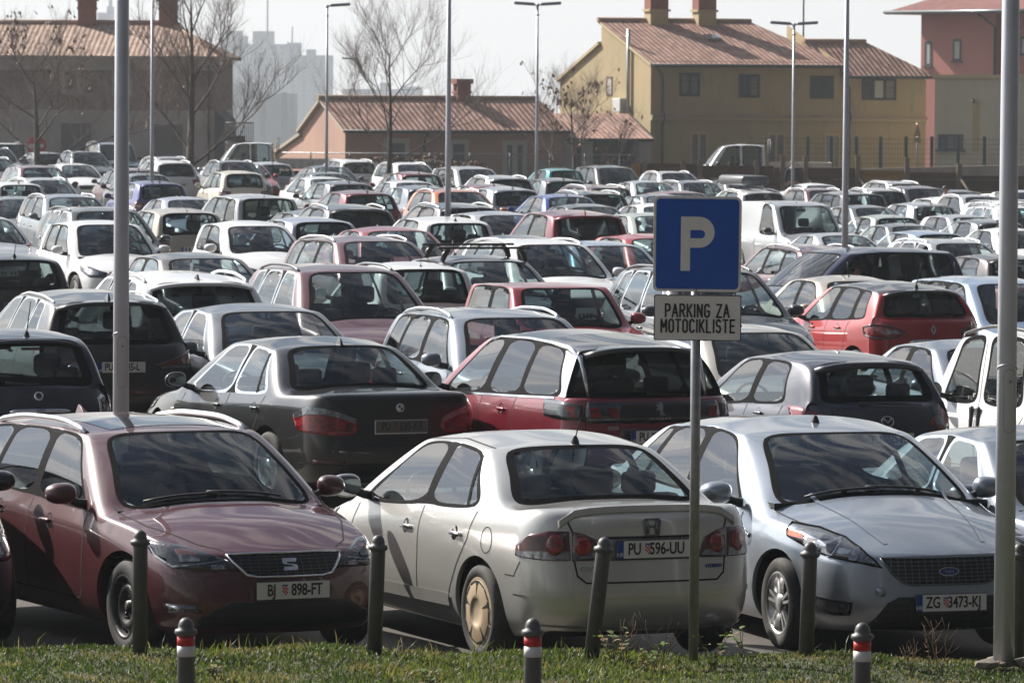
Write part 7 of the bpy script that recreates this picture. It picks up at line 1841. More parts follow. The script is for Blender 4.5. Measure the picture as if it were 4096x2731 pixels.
# --- yellow house
def yellow():
    h = House('yellow_house', 'yellow two storey house with tiled roof, two brick chimneys and dark shutters', 'house', 2602, 240, 22, -.6)
    _, ze = h.F(2605, 243); x1, _ = h.F(3359, 250); x2, z2 = h.F(3737, 290); x2 -= .3; z2 = ze-.55
    yr, zr = h.S(2406, 90); yb, zbk = h.S(2240, 318); y1, zs1 = h.S(2407, 180)
    z0 = -2.
    walls(h, 'wall', [(0, 0), (x1, 0), (x1, yb), (0, yb)], z0, [[(1, ze), (0, ze)], [(1, zbk), (yr/yb, zs1), (yr/yb, zr), (0, ze)], [(1, zbk), (0, zbk)], [(1, ze), (1-yr/yb, zr), (1-yr/yb, zs1), (0, zbk)]], YEL)
    walls(h, 'wing_wall', [(x1+.002, .25), (x2, .25), (x2, yb-.3), (x1+.002, yb-.3)], z0, [[(1, z2), (0, z2)], [(1, z2), (0, z2)], [(1, z2), (0, z2)], [(1, z2), (0, z2)]], YEL)
    mb = MB(); o = .32; hip = x1-1.9
    h.roofplane(mb, (-.15, -o, ze-.12), (x1+.25, -o, ze-.12), (hip, yr, zr+.1), (-.15, yr, zr+.1))
    h.roofplane(mb, (x1+.25, -o, ze-.12), (x1+.25, yr*2, ze-.12), (hip, yr+.02, zr+.1), (hip, yr, zr+.1))
    h.roofplane(mb, (-.15, yb+.2, zbk+.02), (x1, yb+.2, zbk+.02), (x1, yr+.1, zs1+.16), (-.15, yr+.1, zs1+.16))
    h.part('roof', mb, [TILE, TRIMY])
    mb = MB(); h.roofplane(mb, (x1+.1, -.08, z2-.05), (x2+.35, -.08, z2-.05), (x2-1.9, 2.9, z2+1.55), (x1-.6, 2.9, z2+1.55)); h.roofplane(mb, (x2+.35, -.08, z2-.05), (x2+.35, 6, z2-.05), (x2-1.9, 2.95, z2+1.55), (x2-1.9, 2.9, z2+1.55)); h.part('wing_roof', mb, [TILE, TRIMY])
    mb = MB(); mb.tube([(-.2, yr, zr+.13), (hip, yr, zr+.13)], .13, 8); mb.tube([(x1-.5, 2.9, z2+1.57), (x2-1.9, 2.9, z2+1.57)], .12, 8); h.part('ridge_cap', mb, TILE2)
    mb = MB(); mb.tube([(-.1, -o-.06, ze-.2), (x1+.2, -o-.06, ze-.2)], .08, 8); mb.tube([(x1+.1, -.15, z2-.12), (x2+.3, -.15, z2-.12)], .07, 8); h.part('gutter', mb, PIPE)
    for f0, f1 in ((2582, 2655), (2772, 2848)):
        xc = (h.F(f0, 80, yr)[0]+h.F(f1, 80, yr)[0])/2; chimney(h, xc, yr-.2, zr-.2, zr+2.3, .92, .75, yb=.75)
    xc, zc = h.F(2860, 142, yr*.5); mb = MB(); g = (zr-ze+.2)/(yr+o); mb.prism([(-.35, -.3), (.35, -.3), (.35, .3), (-.35, .3)], .08, Matrix.Translation((xc, yr*.55, ze+g*(yr*.55+o)-.02)) @ Matrix.Rotation(math.atan(g), 4, 'X')); h.part('skylight', mb, mat('skylight_glass', (.5, .52, .55), .1, .5))
    zc0 = h.F(2800, 470)[1]; mb = MB(); mb.box((0, -.16, zc0-.12), (x1+.002, -.002, zc0+.02)); mb.box((x1+.01, .09, zc0-.15), (x2, .248, zc0-.02)); h.part('cornice', mb, TRIMY)
    mb = MB(); mb.box((0, -.22, zc0+.022), (x1+.05, -.003, zc0+.12)); mb.box((x1+.06, .03, zc0-.018), (x2, .247, zc0+.09)); h.part('cornice_tiles', mb, TILE2)
    for f, y0, y1_, fl, mu in (((2718, 2800), 291, 384, SHUT, 1), ((2955, 3039), 297, 390, [DKB, SHUT], 1), ((3240, 3335), 303, 394, DKB, 1)):
        a, za = h.F(f[0], y1_); b, zb_ = h.F(f[1], y0); h.window(a, b, za, zb_, DKB, fl, .12, mu)
    a, za = h.F(3446, 400, .25); b, zb_ = h.F(3585, 313, .25)
    for i, o in enumerate((h.window(a, b, za, zb_, DKB, [DKB, CUR, SHUT], .12, 2),)): o.location.y = .25
    for f, y0, y1_, yy in (((2760, 2832), 528, 640, 0), ((3068, 3142), 530, 640, 0), ((3296, 3360), 532, 640, 0)):
        a, za = h.F(f[0], y1_, yy); b, zb_ = h.F(f[1], y0, yy); w = h.window(a, b, za-.4, zb_, FRY, [mat('pane_grey', (.11, .12, .13), .2), MAT['pane_grey']], .10, 1)
    xp = .55; h.pipe([(.1, -.36, ze-.25), (xp-.1, -.2, ze-.6), (xp, -.1, ze-.9), (xp, -.1, zc0+.3), (xp, -.3, zc0+.1), (xp, -.3, zc0-.1), (xp, -.1, zc0-.3), (xp, -.1, -1)])
    h.pipe([(x1+.1, -.3, ze-.3), (x1+.35, -.05, ze-.9), (x1+.6, .16, ze-1.2), (x1+.6, .16, zc0+.3), (x1+.6, -.0, zc0+.05), (x1+.6, .16, zc0-.3), (x1+.6, .16, -1)])
    y0, z0_ = h.S(2426, 382); y1_, z1_ = h.S(2450, 305); h.window(min(y0, y1_), max(y0, y1_), z0_, z1_, mat('frame_brown', (.14, .09, .06), .7), CUR, .10, 0, side=True)
    yy, zz = h.S(2522, 350); mb = MB(); mb.tube([(-.12, yy, zz-1.1), (-.12, yy, zz+2.7)], .085, 10); h.part('flue_pipe', mb, mat('flue_metal', (.55, .56, .58), .3, .8)); 
    yy, zz = h.S(2492, 420); mb = MB(); mb.box((-.35, yy-.45, zz-.32), (-.03, yy+.45, zz+.32), bev=.03); h.part('air_conditioner', mb, mat('unit_white', (.6, .6, .58), .5))
    mb = MB(); h.part('aerial_mast', mb.tube([(h.F(3213, 200, 5)[0], 5, zr-2), (h.F(3213, 200, 5)[0], 5, zr+4)], .04, 6) and mb, PIPE)
yellow()
def pink():
    h = House('pink_house', 'low pink house with tiled roof, one brick chimney and a lean-to at its gable', 'house', 1381, 232, 22, -.6)
    _, ze = h.F(1381, 509); x1, _ = h.F(2270, 520); yr, zr = h.S(1292, 402); yb, zb_ = h.S(1208, 510); z0 = -2
    walls(h, 'wall', [(0, 0), (x1, 0), (x1, yb), (0, yb)], z0, [[(1, ze), (0, ze)], [(1, zb_), (yr/yb, zr), (0, ze)], [(1, zb_), (0, zb_)], [(1, ze), (1-yr/yb, zr), (0, zb_)]], PNK)
    mb = MB(); o = .3; xr = x1-.3
    h.roofplane(mb, (-.2, -o, ze-.1), (x1, -o, ze-.1), (xr, yr, zr+.12), (-.2, yr, zr+.12)); h.roofplane(mb, (-.2, yb+.25, zb_-.1), (x1, yb+.25, zb_-.1), (xr, yr+.01, zr+.12), (-.2, yr+.01, zr+.12)); h.part('roof', mb, [TILE, mat('verge_board', (.42, .36, .28), .8)])
    mb = MB(); mb.tube([(-.25, yr, zr+.14), (xr, yr, zr+.14)], .13, 8); h.part('ridge_cap', mb, TILE2)
    mb = MB(); mb.tube([(-.2, -o-.06, ze-.17), (x1+.1, -o-.06, ze-.17)], .075, 8); h.part('gutter', mb, PIPE)
    xp, _ = h.F(1706, 540); h.pipe([(xp, -.34, ze-.2), (xp-.12, -.1, ze-.5), (xp-.14, -.08, -1)])
    xc = (h.F(1822, 400, yr)[0]+h.F(1873, 400, yr)[0])/2; chimney(h, xc, yr, zr-.1, h.F(1850, 324, yr)[1], .62, .6)
    for f0, f1, y0 in ((1533, 1637, 552), (1793, 1876, 556), (2010, 2108, 560)):
        a, zt = h.F(f0, y0); b, _ = h.F(f1, y0); h.window(a, b, zt-2.3, zt, FRW, [STOD, STOD], .22, 1 if f0 == 2010 else 0)
    # carport wing to the right
    a, zt = h.F(2230, 452, yr); b, _ = h.F(2510, 453, yr); c, zc = h.F(2608, 553, -.3); ae = x1+.02
    mb = MB(); h.roofplane(mb, (ae, -.5, zc), (c, -.5, zc), (b, yr, zt), (ae, yr, zt)); h.roofplane(mb, (c, -.5, zc), (c, yb+1, zc), (b, yr+.02, zt), (b, yr, zt)); h.part('carport_roof', mb, [TILE, PIPE])
    for fx in (2285, 2348, 2580):
        p, _ = h.F(fx, 600, -.3); mb = MB(); mb.box((p-.28, -.35, -2), (p+.28, .2, zc-.1)); h.part('carport_pillar', mb, STOL)
    mb = MB(); mb.quad([(ae, .6, -2), (c-.4, .6, -2), (c-.4, .6, zc), (ae, .6, zc)]); h.part('carport_gate', mb, DKB)
    mb = MB(); ya, za = h.S(1210, 528); yb2, zb2 = h.S(1090, 612); 
    h.roofplane(mb, (-.15, yb2, zb2), (6, yb2, zb2), (6, yb+.01, za), (-.15, yb+.01, za)); h.part('lean_to_roof', mb, [TILE2, MAT['verge_board']])
    walls(h, 'lean_to_wall', [(0, yb+.01), (5.9, yb+.01), (5.9, yb2-.2), (0, yb2-.2)], z0, [[(1, za-.2), (0, za-.2)], [(1, zb2-.1), (0, za-.2)], [(1, zb2-.1), (0, zb2-.1)], [(1, za-.2), (0, zb2-.1)]], PNK)
    a, zt = h.F(2143, 640); b, z_ = h.F(2178, 690); mb = MB(); mb.box((a-.1, -.08, z_), (b+.1, -.003, zt)); h.part('meter_box', mb, STOL)
pink()
def stone():
    h = House('stone_house', 'large old stone house with tiled roof and two brick chimneys at the left', 'house', -260, 255, -2, -.8)
    _, ze = h.F(300, 222); x1, _ = h.F(856, 240); yr = 5.2; _, zr = h.F(300, 94, yr); z0 = -2
    zl = h.F(300, 440)[1]
    walls(h, 'wall', [(0, 0), (x1, 0), (x1, 2*yr), (0, 2*yr)], zl, [[(1, ze), (0, ze)]]*4, STO)
    walls(h, 'lower_wall', [(-.03, -.03), (x1+.03, -.03), (x1+.03, 2*yr), (-.03, 2*yr)], z0, [[(1, zl+.02), (0, zl+.02)]]*4, STOL)
    mb = MB(); xr, _ = h.F(690, 94, yr)
    h.roofplane(mb, (-.5, -.5, ze), (x1+.4, -.5, ze), (xr, yr, zr), (-.5, yr, zr)); h.roofplane(mb, (x1+.4, -.5, ze), (x1+.4, 2*yr+.4, ze), (xr, yr+.02, zr), (xr, yr, zr)); h.roofplane(mb, (-.5, 2*yr+.5, ze), (x1+.4, 2*yr+.5, ze), (xr, yr+.01, zr), (-.5, yr+.01, zr)); h.part('roof', mb, [TILE2, STOL])
    mb = MB(); mb.tube([(-.5, yr, zr+.05), (xr, yr, zr+.05)], .14, 8); mb.tube([(xr, yr, zr+.05), (x1+.4, -.5, ze+.05)], .11, 8); h.part('ridge_cap', mb, TILE2)
    mb = MB(); mb.box((-.3, -.34, ze-.42), (x1+.3, -.003, ze-.02)); mb.box((-.15, -.18, ze-.7), (x1+.15, -.002, ze-.423)); h.part('cornice', mb, STOL)
    for f0, f1 in ((318, 380), (645, 700)):
        xc = (h.F(f0, 60, yr)[0]+h.F(f1, 60, yr)[0])/2; chimney(h, xc, yr, zr-.15, h.F(350, -6, yr)[1], .85, .8)
    for f0, f1, y0, y1_ in ((240, 325, 262, 380), (448, 530, 268, 380)):
        a, za = h.F(f0, y1_); b, zb_ = h.F(f1, y0); h.window(a, b, za, zb_, STOL, STOD, .25, 0)
    for f0, f1, y0 in ((245, 365, 492), (615, 730, 497)):
        a, za = h.F(f0, 610); b, zb_ = h.F(f1, y0); mb = MB(); mb.box((a, -.10, za-.5), (b, -.032, zb_)); h.part('garage_door', mb, STOD)
    xp, _ = h.F(836, 400); h.pipe([(xp, -.3, ze-.3), (xp, -.12, ze-.9), (xp, -.12, -1)])
    mb = MB(); a, zt = h.F(866, 440); b, zb_ = h.F(900, 480); mb.mi = 0; x0 = x1+.04
    mb.quad([(x0, 0, -2), (b, 0, -2), (b, 0, zb_), (x0, 0, zt)]); mb.quad([(b, 0, -2), (b, 6, -2), (b, 6, zb_), (b, 0, zb_)]); mb.quad([(x0, 0, zt), (b, 0, zb_), (b, 6, zb_), (x0, 6, zt)]); h.part('side_shed', mb, mat('shed_dark', (.10, .10, .10), .9))
stone()
def redb():
    h = House('red_building', 'tall red plastered building with narrow windows at the upper right', 'building', 3681, 300, -52, -1)
    _, ze = h.F(3681, 46); x1, _ = h.F(3985, 20); z0 = -2
    walls(h, 'wall', [(0, 0), (x1, 0), (x1, 12), (0, 12)], z0, [[(1, ze), (0, ze)]]*4, REDP)
    walls(h, 'side_wing', [(x1+.01, .8), (x1+8, .8), (x1+8, 10), (x1+.01, 10)], z0, [[(1, ze-.1), (0, ze-.1)]]*4, REDP)
    mb = MB(); xr = x1*.55
    h.roofplane(mb, (-1.6, -1.4, ze-.05), (x1+8.5, -1.4, ze-.05), (x1+6, 6, ze+2.6), (3.2, 6, ze+2.6)); h.roofplane(mb, (-1.6, 13, ze-.05), (-1.6, -1.4, ze-.05), (3.2, 6, ze+2.6), (3.2, 6.02, ze+2.6)); h.part('roof', mb, [TILER, mat('soffit', (.20, .12, .10), .9)])
    mb = MB(); mb.tube([(-1.6, -1.45, ze-.05), (x1+8.4, -1.45, ze-.05)], .09, 8); h.part('gutter', mb, ALUD)
    h.pipe([(x1-.1, -1.3, ze-.2), (x1, -.1, ze-.9), (x1, -.1, -1)], .07)
    for f0, f1, y0, y1_ in ((3698, 3727, 165, 264), (3811, 3846, 156, 244)):
        a, za = h.F(f0, y1_); b, zb_ = h.F(f1, y0); h.window(a, b, za, zb_, DKB, CUR, .14, 0, sill=True)
    a, za = h.F(4082, 222, .8); b, zb_ = h.F(4130, 145, .8); w = h.window(a, b, za, zb_, DKB, CUR, .14, 0); w.location.y = .8
redb()
def cream():
    h = House('cream_building', 'plain cream rendered building with a flat top and one small shuttered window', 'building', 3738, 238, -35, -.6)
    _, ze = h.F(3738, 312); z0 = -2
    walls(h, 'wall', [(0, 0), (14, 0), (14, 9), (0, 9)], z0, [[(1, ze), (0, ze)]]*4, CRM)
    mb = MB(); mb.box((-.08, -.1, ze+.001), (14.1, 9.1, ze+.16)); h.part('coping', mb, TRIMY)
    a, za = h.F(3753, 598); b, zb_ = h.F(3852, 537); w = h.window(a, b, za, zb_, mat('frame_dark', (.05, .05, .055), .6), [MAT['frame_dark'], SHUT, SHUT], .09, 2, sill=True)
    a, za = h.F(3893, 398); mb = MB(); mb.tube([(a, 0, za), (a+.1, -.22, za-.05), (a+.16, -.24, za-.14)], .05, 8); h.part('rain_spout', mb, PIPE)
    mb = MB(); mb.box((a-.02, -.006, za-2.4), (a+.34, -.002, za-.1)); h.part('rust_stain', mb, mat('stain_ochre', (.40, .31, .16), .9))
cream()
# --- far apartment towers in the haze
TOW = mat('tower_concrete', (.30, .30, .31), .9, noise=((.25, .25, .27), .08, .4, .6)); TWG = mat('tower_glass', (.14, .15, .17), .4)
def tower(fx0, fx1, fy, Y, label, dark=0, steps=(), floors=11):
    a, b = at(fx0, fy, Y), at(fx1, fy, Y); w = b.x-a.x; root = empty('apartment_tower', ((a.x+b.x)/2, Y, -2)); tag(root, label, 'tower block', 'tower blocks far behind in the haze')
    H = a.z+2; d = 18; mb = MB(); mb.box((-w/2, 0, -42), (w/2, d, H)); mb.ob('wall', TOW, root)
    for (f0, f1, fy_) in steps:
        p, q = at(f0, fy_, Y), at(f1, fy_, Y); mb = MB(); mb.box((p.x-root.location.x, 2, H), (q.x-root.location.x, d-3, p.z+2)); mb.ob('rooftop_block', TOW, root)
    mb = MB(); n = max(2, int(w/4.5))
    for f in range(-10, floors):
        for k in range(n):
            x = -w/2+w*(k+.5)/n; z = H*f/floors; mb.box((x-.8, -.05, z), (x+.8, .05, z+1.5))
    o = mb.ob('windows', TWG, root); o['kind'] = 'stuff'; return root, H
r, H = tower(880, 985, 142, 2500, 'pale tower block with stepped top, leftmost in the hazy cluster', steps=((905, 965, 122),))
r, H = tower(985, 1150, 175, 2560, 'tall hazy tower block with roof mast, middle of the cluster', steps=((1010, 1093, 124), (1148, 1149, 165)))
mb = MB(); x = at(1067, 60, 2560).x-r.location.x; mb.tube([(x, 8, H), (x, 8, at(1067, -40, 2560).z+2)], .5, 6); mb.ob('mast', PIPE, r)
r, H = tower(1150, 1328, 220, 2450, 'broad hazy tower block at the right of the cluster', steps=((1150, 1202, 170), (1225, 1260, 197)))
x = at(1166, 150, 2450).x-r.location.x; mb = MB(); mb.tube([(x, 8, H), (x, 8, at(1166, 105, 2450).z+2)], .4, 6); mb.ob('mast', PIPE, r)
tower(1370, 1690, 355, 2700, 'low hazy apartment block behind the middle bare tree', steps=((1520, 1560, 330), (1600, 1680, 345)), floors=5)
tower(1690, 1840, 385, 2700, 'lowest hazy block left of the pink house chimney', floors=4)
tower(390, 420, 50, 2600, 'thin hazy tower peeping over the stone house roof', floors=12)
tower(428, 446, 25, 2650, 'slim hazy tower with aerials right of the stone house chimney', steps=((434, 440, -2),), floors=12)
tower(850, 1010, 330, 1700, 'low pale hazy block just right of the stone house', floors=6)
tower(1010, 1180, 372, 1600, 'lower hazy block in front of the tower cluster', floors=5)
# ------------------------------------------------------------------ fences, wall
WOD = mat('fence_board', (.085, .05, .03), .85, noise=((.15, .085, .045), .8, .4, .65, (1, 1, 6)), noise2=((.05, .032, .022), 4, .5, .75, (.5, 1, 8))); WODY = mat('fence_board_yellow', (.34, .20, .04), .8, noise=((.24, .13, .035), 1, .4, .65, (1, 1, 5))); WPO = mat('fence_post', (.24, .19, .14), .9, noise=((.15, .11, .08), 4, .4, .7))
def board_fence():
    Y0 = 194; p0 = at(2527, 650, Y0); root = empty('board_fence', (p0.x, Y0, 0)); tag(root, 'long brown board fence with wooden posts across the right of the back row', 'fence')
    def X(fx): return at(fx, 700, Y0).x-p0.x
    def Z(fx, fy): return at(fx, fy, Y0).z
    for f0, f1, fy, m in ((2527, 2560, 650, WODY), (2561, 2795, 651, WOD), (2796, 3095, 659, WOD), (3096, 3425, 668, WOD), (3426, 3625, 678, WODY), (3626, 3830, 686, WOD), (3831, 4300, 700, WOD)):
        z = Z(f0, fy); n = 4; mb = MB(); zz = [-.6, .05, .42, .86, z] if z > 1 else [-.6, .0, .3, .6, z]
        for k in range(4):
            mb.mi = 1 if (k == 1 and f0 in (3096, 2796, 3831)) else 0; mb.box((X(f0), -.03-.004*k, zz[k]), (X(f1), .03+.004*k, zz[k+1]-.012))
        mb.ob('board_panel', [m, WODY], root)
    for fx, fy in ((2578, 640), (2732, 638), (2800, 640), (3026, 640), (3130, 618), (3222, 622), (3430, 620), (3627, 628), (3836, 652)):
        mb = MB(); mb.box((X(fx)-.09, -.19, -.6), (X(fx)+.09, -.045, Z(fx, fy))); o = mb.ob('post', WPO, root)
    for fx in (2800, 3222, 3430, 3836):
        mb = MB(); mb.tube([(X(fx)+.05, -.2, .9), (X(fx)+.75, -.9, -.3)], .06, 6); mb.ob('brace', WPO, root)
board_fence()
GRN = mat('fence_green', (.03, .075, .06), .5)
def mesh_fence():
    Y0 = 212; p0 = at(3180, 600, Y0); root = empty('mesh_fence', (p0.x, Y0, -.5)); tag(root, 'green wire mesh fence with thin posts in front of the yellow and cream buildings', 'fence')
    X = lambda fx: at(fx, 600, Y0).x-p0.x
    for fx in (3231, 3325, 3425, 3522, 3624, 3727, 3832, 3937, 4045):
        z = at(fx, 545, Y0).z+.5; mb = MB(); mb.box((X(fx)-.07, -.03, 0), (X(fx)+.07, .03, z)); mb.ob('post', GRN, root)
    mb = MB(); z = at(3600, 555, Y0).z+.5; x0, x1 = X(2990), X(4150)
    for k in range(14): mb.box((x0, -.012, .1+(z-.1)*k/13-.007), (x1, -.002, .1+(z-.1)*k/13+.007))
    k = x0
    while k < x1: mb.box((k-.005, .002, .1), (k+.005, .01, z)); k += .12
    mb.ob('wire_mesh', GRN, root)
mesh_fence()
mb = MB(); Y0 = 203; a = at(3440, 674, Y0); b = at(4200, 655, Y0); mb.quad([(a.x, Y0, -1), (b.x, Y0, -1), (b.x, Y0, b.z), (a.x, Y0, a.z)]); mb.quad([(a.x, Y0, a.z), (b.x, Y0, b.z), (b.x, Y0+.3, b.z), (a.x, Y0+.3, a.z)]); mb.quad([(a.x, Y0+.3, -1), (a.x, Y0, -1), (a.x, Y0, a.z), (a.x, Y0+.3, a.z)]); mb.quad([(b.x, Y0+.3, -1), (a.x, Y0+.3, -1), (a.x, Y0+.3, a.z), (b.x, Y0+.3, b.z)])
tag(mb.ob('concrete_wall', mat('concrete', (.42, .39, .36), .9, noise=((.28, .24, .21), 1.2, .45, .7, (1, 1, .25)))), 'low pale concrete wall behind the board fence at the right', 'wall')
def wire_fence():
    Y0 = 222; p0 = at(1080, 600, Y0); root = empty('wire_fence', (p0.x, Y0, -.5)); tag(root, 'thin grey wire fence in front of the pink house', 'fence')
    X = lambda fx: at(fx, 600, Y0).x-p0.x; z = at(1500, 612, Y0).z+.5
    for fx in (1090, 1243, 1400, 1560, 1720, 1880, 2040, 2200, 2340, 2480): mb = MB(); mb.tube([(X(fx), 0, 0), (X(fx), 0, z+.05)], .035, 6); mb.ob('post', PIPE, root)
    mb = MB(); mb.tube([(X(1085), 0, z), (X(2560), 0, z)], .022, 5); mb.ob('top_rail', GALV, root)
    mb = MB(); k = X(1085)
    while k < X(2560): mb.box((k-.004, -.002, 0), (k+.004, .002, z)); k += .16
    for q in range(8): mb.box((X(1085), .003, z*q/8), (X(2560), .006, z*q/8+.008))
    mb.ob('wire_mesh', GALV, root)
wire_fence()
def railing():
    Y0 = 246; p0 = at(905, 600, Y0); root = empty('metal_railing', (p0.x, Y0, 0)); tag(root, 'dark metal balcony railing right of the stone house', 'railing'); mb = MB()
    X = lambda fx: at(fx, 520, Y0).x-p0.x; Z = lambda fy: at(950, fy, Y0).z
    for fx in np.linspace(905, 1012, 14): mb.tube([(X(fx), 0, Z(568)), (X(fx), 0, Z(490))], .022, 5)
    for fy in (490, 566): mb.tube([(X(903), 0, Z(fy)), (X(1014), 0, Z(fy))], .03, 5)
    mb.tube([(X(950), .05, Z(566)), (X(980), .05, Z(490))], .04, 5); mb.ob('bars', PIPE, root); mb = MB(); mb.box((X(912), .06, Z(572)), (X(980), .5, Z(542))); mb.ob('planter', mat('planter_brown', (.16, .11, .10), .9), root); mb = MB(); mb.box((X(900), -.2, -3), (X(1016), 3, Z(570))); mb.ob('base_wall', STOL, root)
railing()
# ------------------------------------------------------------------ bushes, trees
def bush(fx, fy, Y, w, h, label):
    p = at(fx, fy, Y); z0 = -.45; root = empty('bush', (p.x, Y, z0)); tag(root, label, 'bush', 'clipped brown bushes by the pink house'); r = random.Random(int(fx)); mb = MB(); H = p.z-z0
    for k in range(2600):
        a, b = r.uniform(0, 6.28), r.uniform(0, 1.35); q = r.uniform(.72, 1.04)*(1+.06*math.sin(3*a)*math.cos(4*b)); v = Vector((math.cos(a)*math.cos(b)*w/2*q, math.sin(a)*math.cos(b)*w/2*q, .1+math.sin(b)*(H-.1)*q))
        d = Vector((r.uniform(-1, 1), r.uniform(-1, 1), r.uniform(-1, 1))).normalized(); e = d.cross(Vector((r.uniform(-1, 1), r.uniform(-1, 1), r.uniform(-1, 1)))).normalized(); L_ = r.uniform(.05, .11); mb.mi = r.choice([0, 0, 1, 2])
        mb.quad([v-d*L_, v+e*L_*.4, v+d*L_, v-e*L_*.4])
    mb.ob('foliage', [mat('bush_leaf', (.14, .085, .045), .8), mat('bush_leaf_red', (.17, .075, .035), .8), mat('bush_leaf_dark', (.06, .045, .03), .8)], root, False)
    mb = MB(); mb.lathe([(w*.38, 0), (w*.40, H*.4), (w*.30, H*.7), (w*.1, H*.88), (.001, H*.9)], 12); mb.ob('twigs', mat('bush_core', (.04, .03, .022), .9), root)
bush(1540, 622, 214, 3.6, 1.6, 'clipped brown bush under the left window of the pink house'); bush(1725, 616, 214, 3.6, 1.7, 'largest clipped brown bush beside the middle lamp post'); bush(1850, 640, 214, 3.2, 1.4, 'right hand clipped brown bush under the pink house wall')
BARK = mat('bark', (.10, .085, .075), .95, noise=((.16, .14, .125), 5, .4, .7), bump=(25, .5, .02)); TWIG = mat('twig', (.17, .13, .11), .9); DLEAF = mat('dead_leaf', (.20, .12, .07), .8)
def tree(fx, fbase, Y, z0, h, label, seed, fork=.33, spread=.55, leaves=0, lean=0, nlimb=8, r0=.11, up=.5):
    p = at(fx, fbase, Y); root = empty('bare_tree', (p.x, Y, z0)); tag(root, label, 'tree', 'bare trees behind the lot'); r = random.Random(seed); tr = MB(); lm = MB(); tw = MB(); lf = MB(); tips = []
    top = h*.80; pts = []; n = 9
    for k in range(n): t = k/(n-1); pts.append(Vector((lean*t*h+.04*math.sin(5*t+seed), .04*math.cos(4*t+seed), top*t)))
    rad = [r0*(1-t/(n-1))**.8+.012 for t in range(n)]; tr.tube(pts, rad, 9); tr.ob('trunk', BARK, root)
    def grow(a, d, L_, rd, dep, mb):
        m = 5; q = [a]; dd = d.normalized()
        for k in range(m): dd = (dd+Vector((r.uniform(-1, 1), r.uniform(-1, 1), r.uniform(-.35, .75)))*.16+Vector((0, 0, up*.10))).normalized(); q.append(q[-1]+dd*L_/m)
        (lm if dep > 1 else tw).tube(q, [rd*(1-.72*k/m) for k in range(m+1)], 6 if dep > 1 else 4, cap=False)
        if dep == 0: tips.append((q[-1], dd)); tips.append((q[3], dd)); return
        nb = {3: 7, 2: 8, 1: 7}[dep]
        for k in range(nb):
            t = r.uniform(.25, 1); i = min(m-1, int(t*m)); b = q[i].lerp(q[i+1], t*m-i); ax = Vector((r.uniform(-1, 1), r.uniform(-1, 1), r.uniform(-.3, 1))); nd = (dd*.75+ax.normalized()*.75).normalized()
            grow(b, nd, L_*r.uniform(.45, .68), rd*.42, dep-1, mb)
    for k in range(nlimb):
        t = fork+(1-fork)*(k/(nlimb-1))*.97; i = min(n-2, int(t*(n-1))); a = pts[i].lerp(pts[i+1], t*(n-1)-i); ang = k*2.4+r.uniform(-.4, .4); el = up+.55*(t-fork)/(1-fork)
        d = Vector((math.cos(ang)*math.cos(el), math.sin(ang)*math.cos(el), math.sin(el))); grow(a, d, h*spread*(1-.50*(t-fork)/(1-fork))*r.uniform(.85, 1.1), r0*(.42-.24*t), 3 if k < nlimb-1 else 2, lm)
    lm.ob('limbs', BARK, root); tw.ob('twigs', TWIG, root)
    if leaves:
        r.shuffle(tips)
        for q, dd in tips[:leaves]:
            for z in range(r.randint(1, 3)): leaf(lf, q+Vector((r.uniform(-.1, .1), r.uniform(-.1, .1), r.uniform(-.2, 0))), (r.uniform(-1, 1), r.uniform(-1, 1), -1.2), r.uniform(.12, .22), .05, -.3)
        lf.ob('dead_leaves', DLEAF, root, False)
tree(762, 690, 178, -.1, 9.2, 'tall bare tree in front of the right corner of the stone house', 11, fork=.20, spread=.36, nlimb=11, r0=.15, up=.66)
tree(1556, 690, 172, 0, 6.6, 'bare leafless tree in front of the pink house roof', 5, fork=.30, spread=.50, nlimb=10, r0=.095, up=.46)
tree(160, 590, 205, -.2, 6.2, 'crooked bare tree with a few brown leaves in front of the stone house', 23, fork=.26, spread=.62, leaves=170, nlimb=9, r0=.16, up=.28, lean=-.05)
tree(2300, 650, 196, -.2, 4.6, 'small bare tree with brown leaves by the carport', 31, fork=.22, spread=.62, leaves=110, nlimb=9, r0=.10, up=.30, lean=-.03)
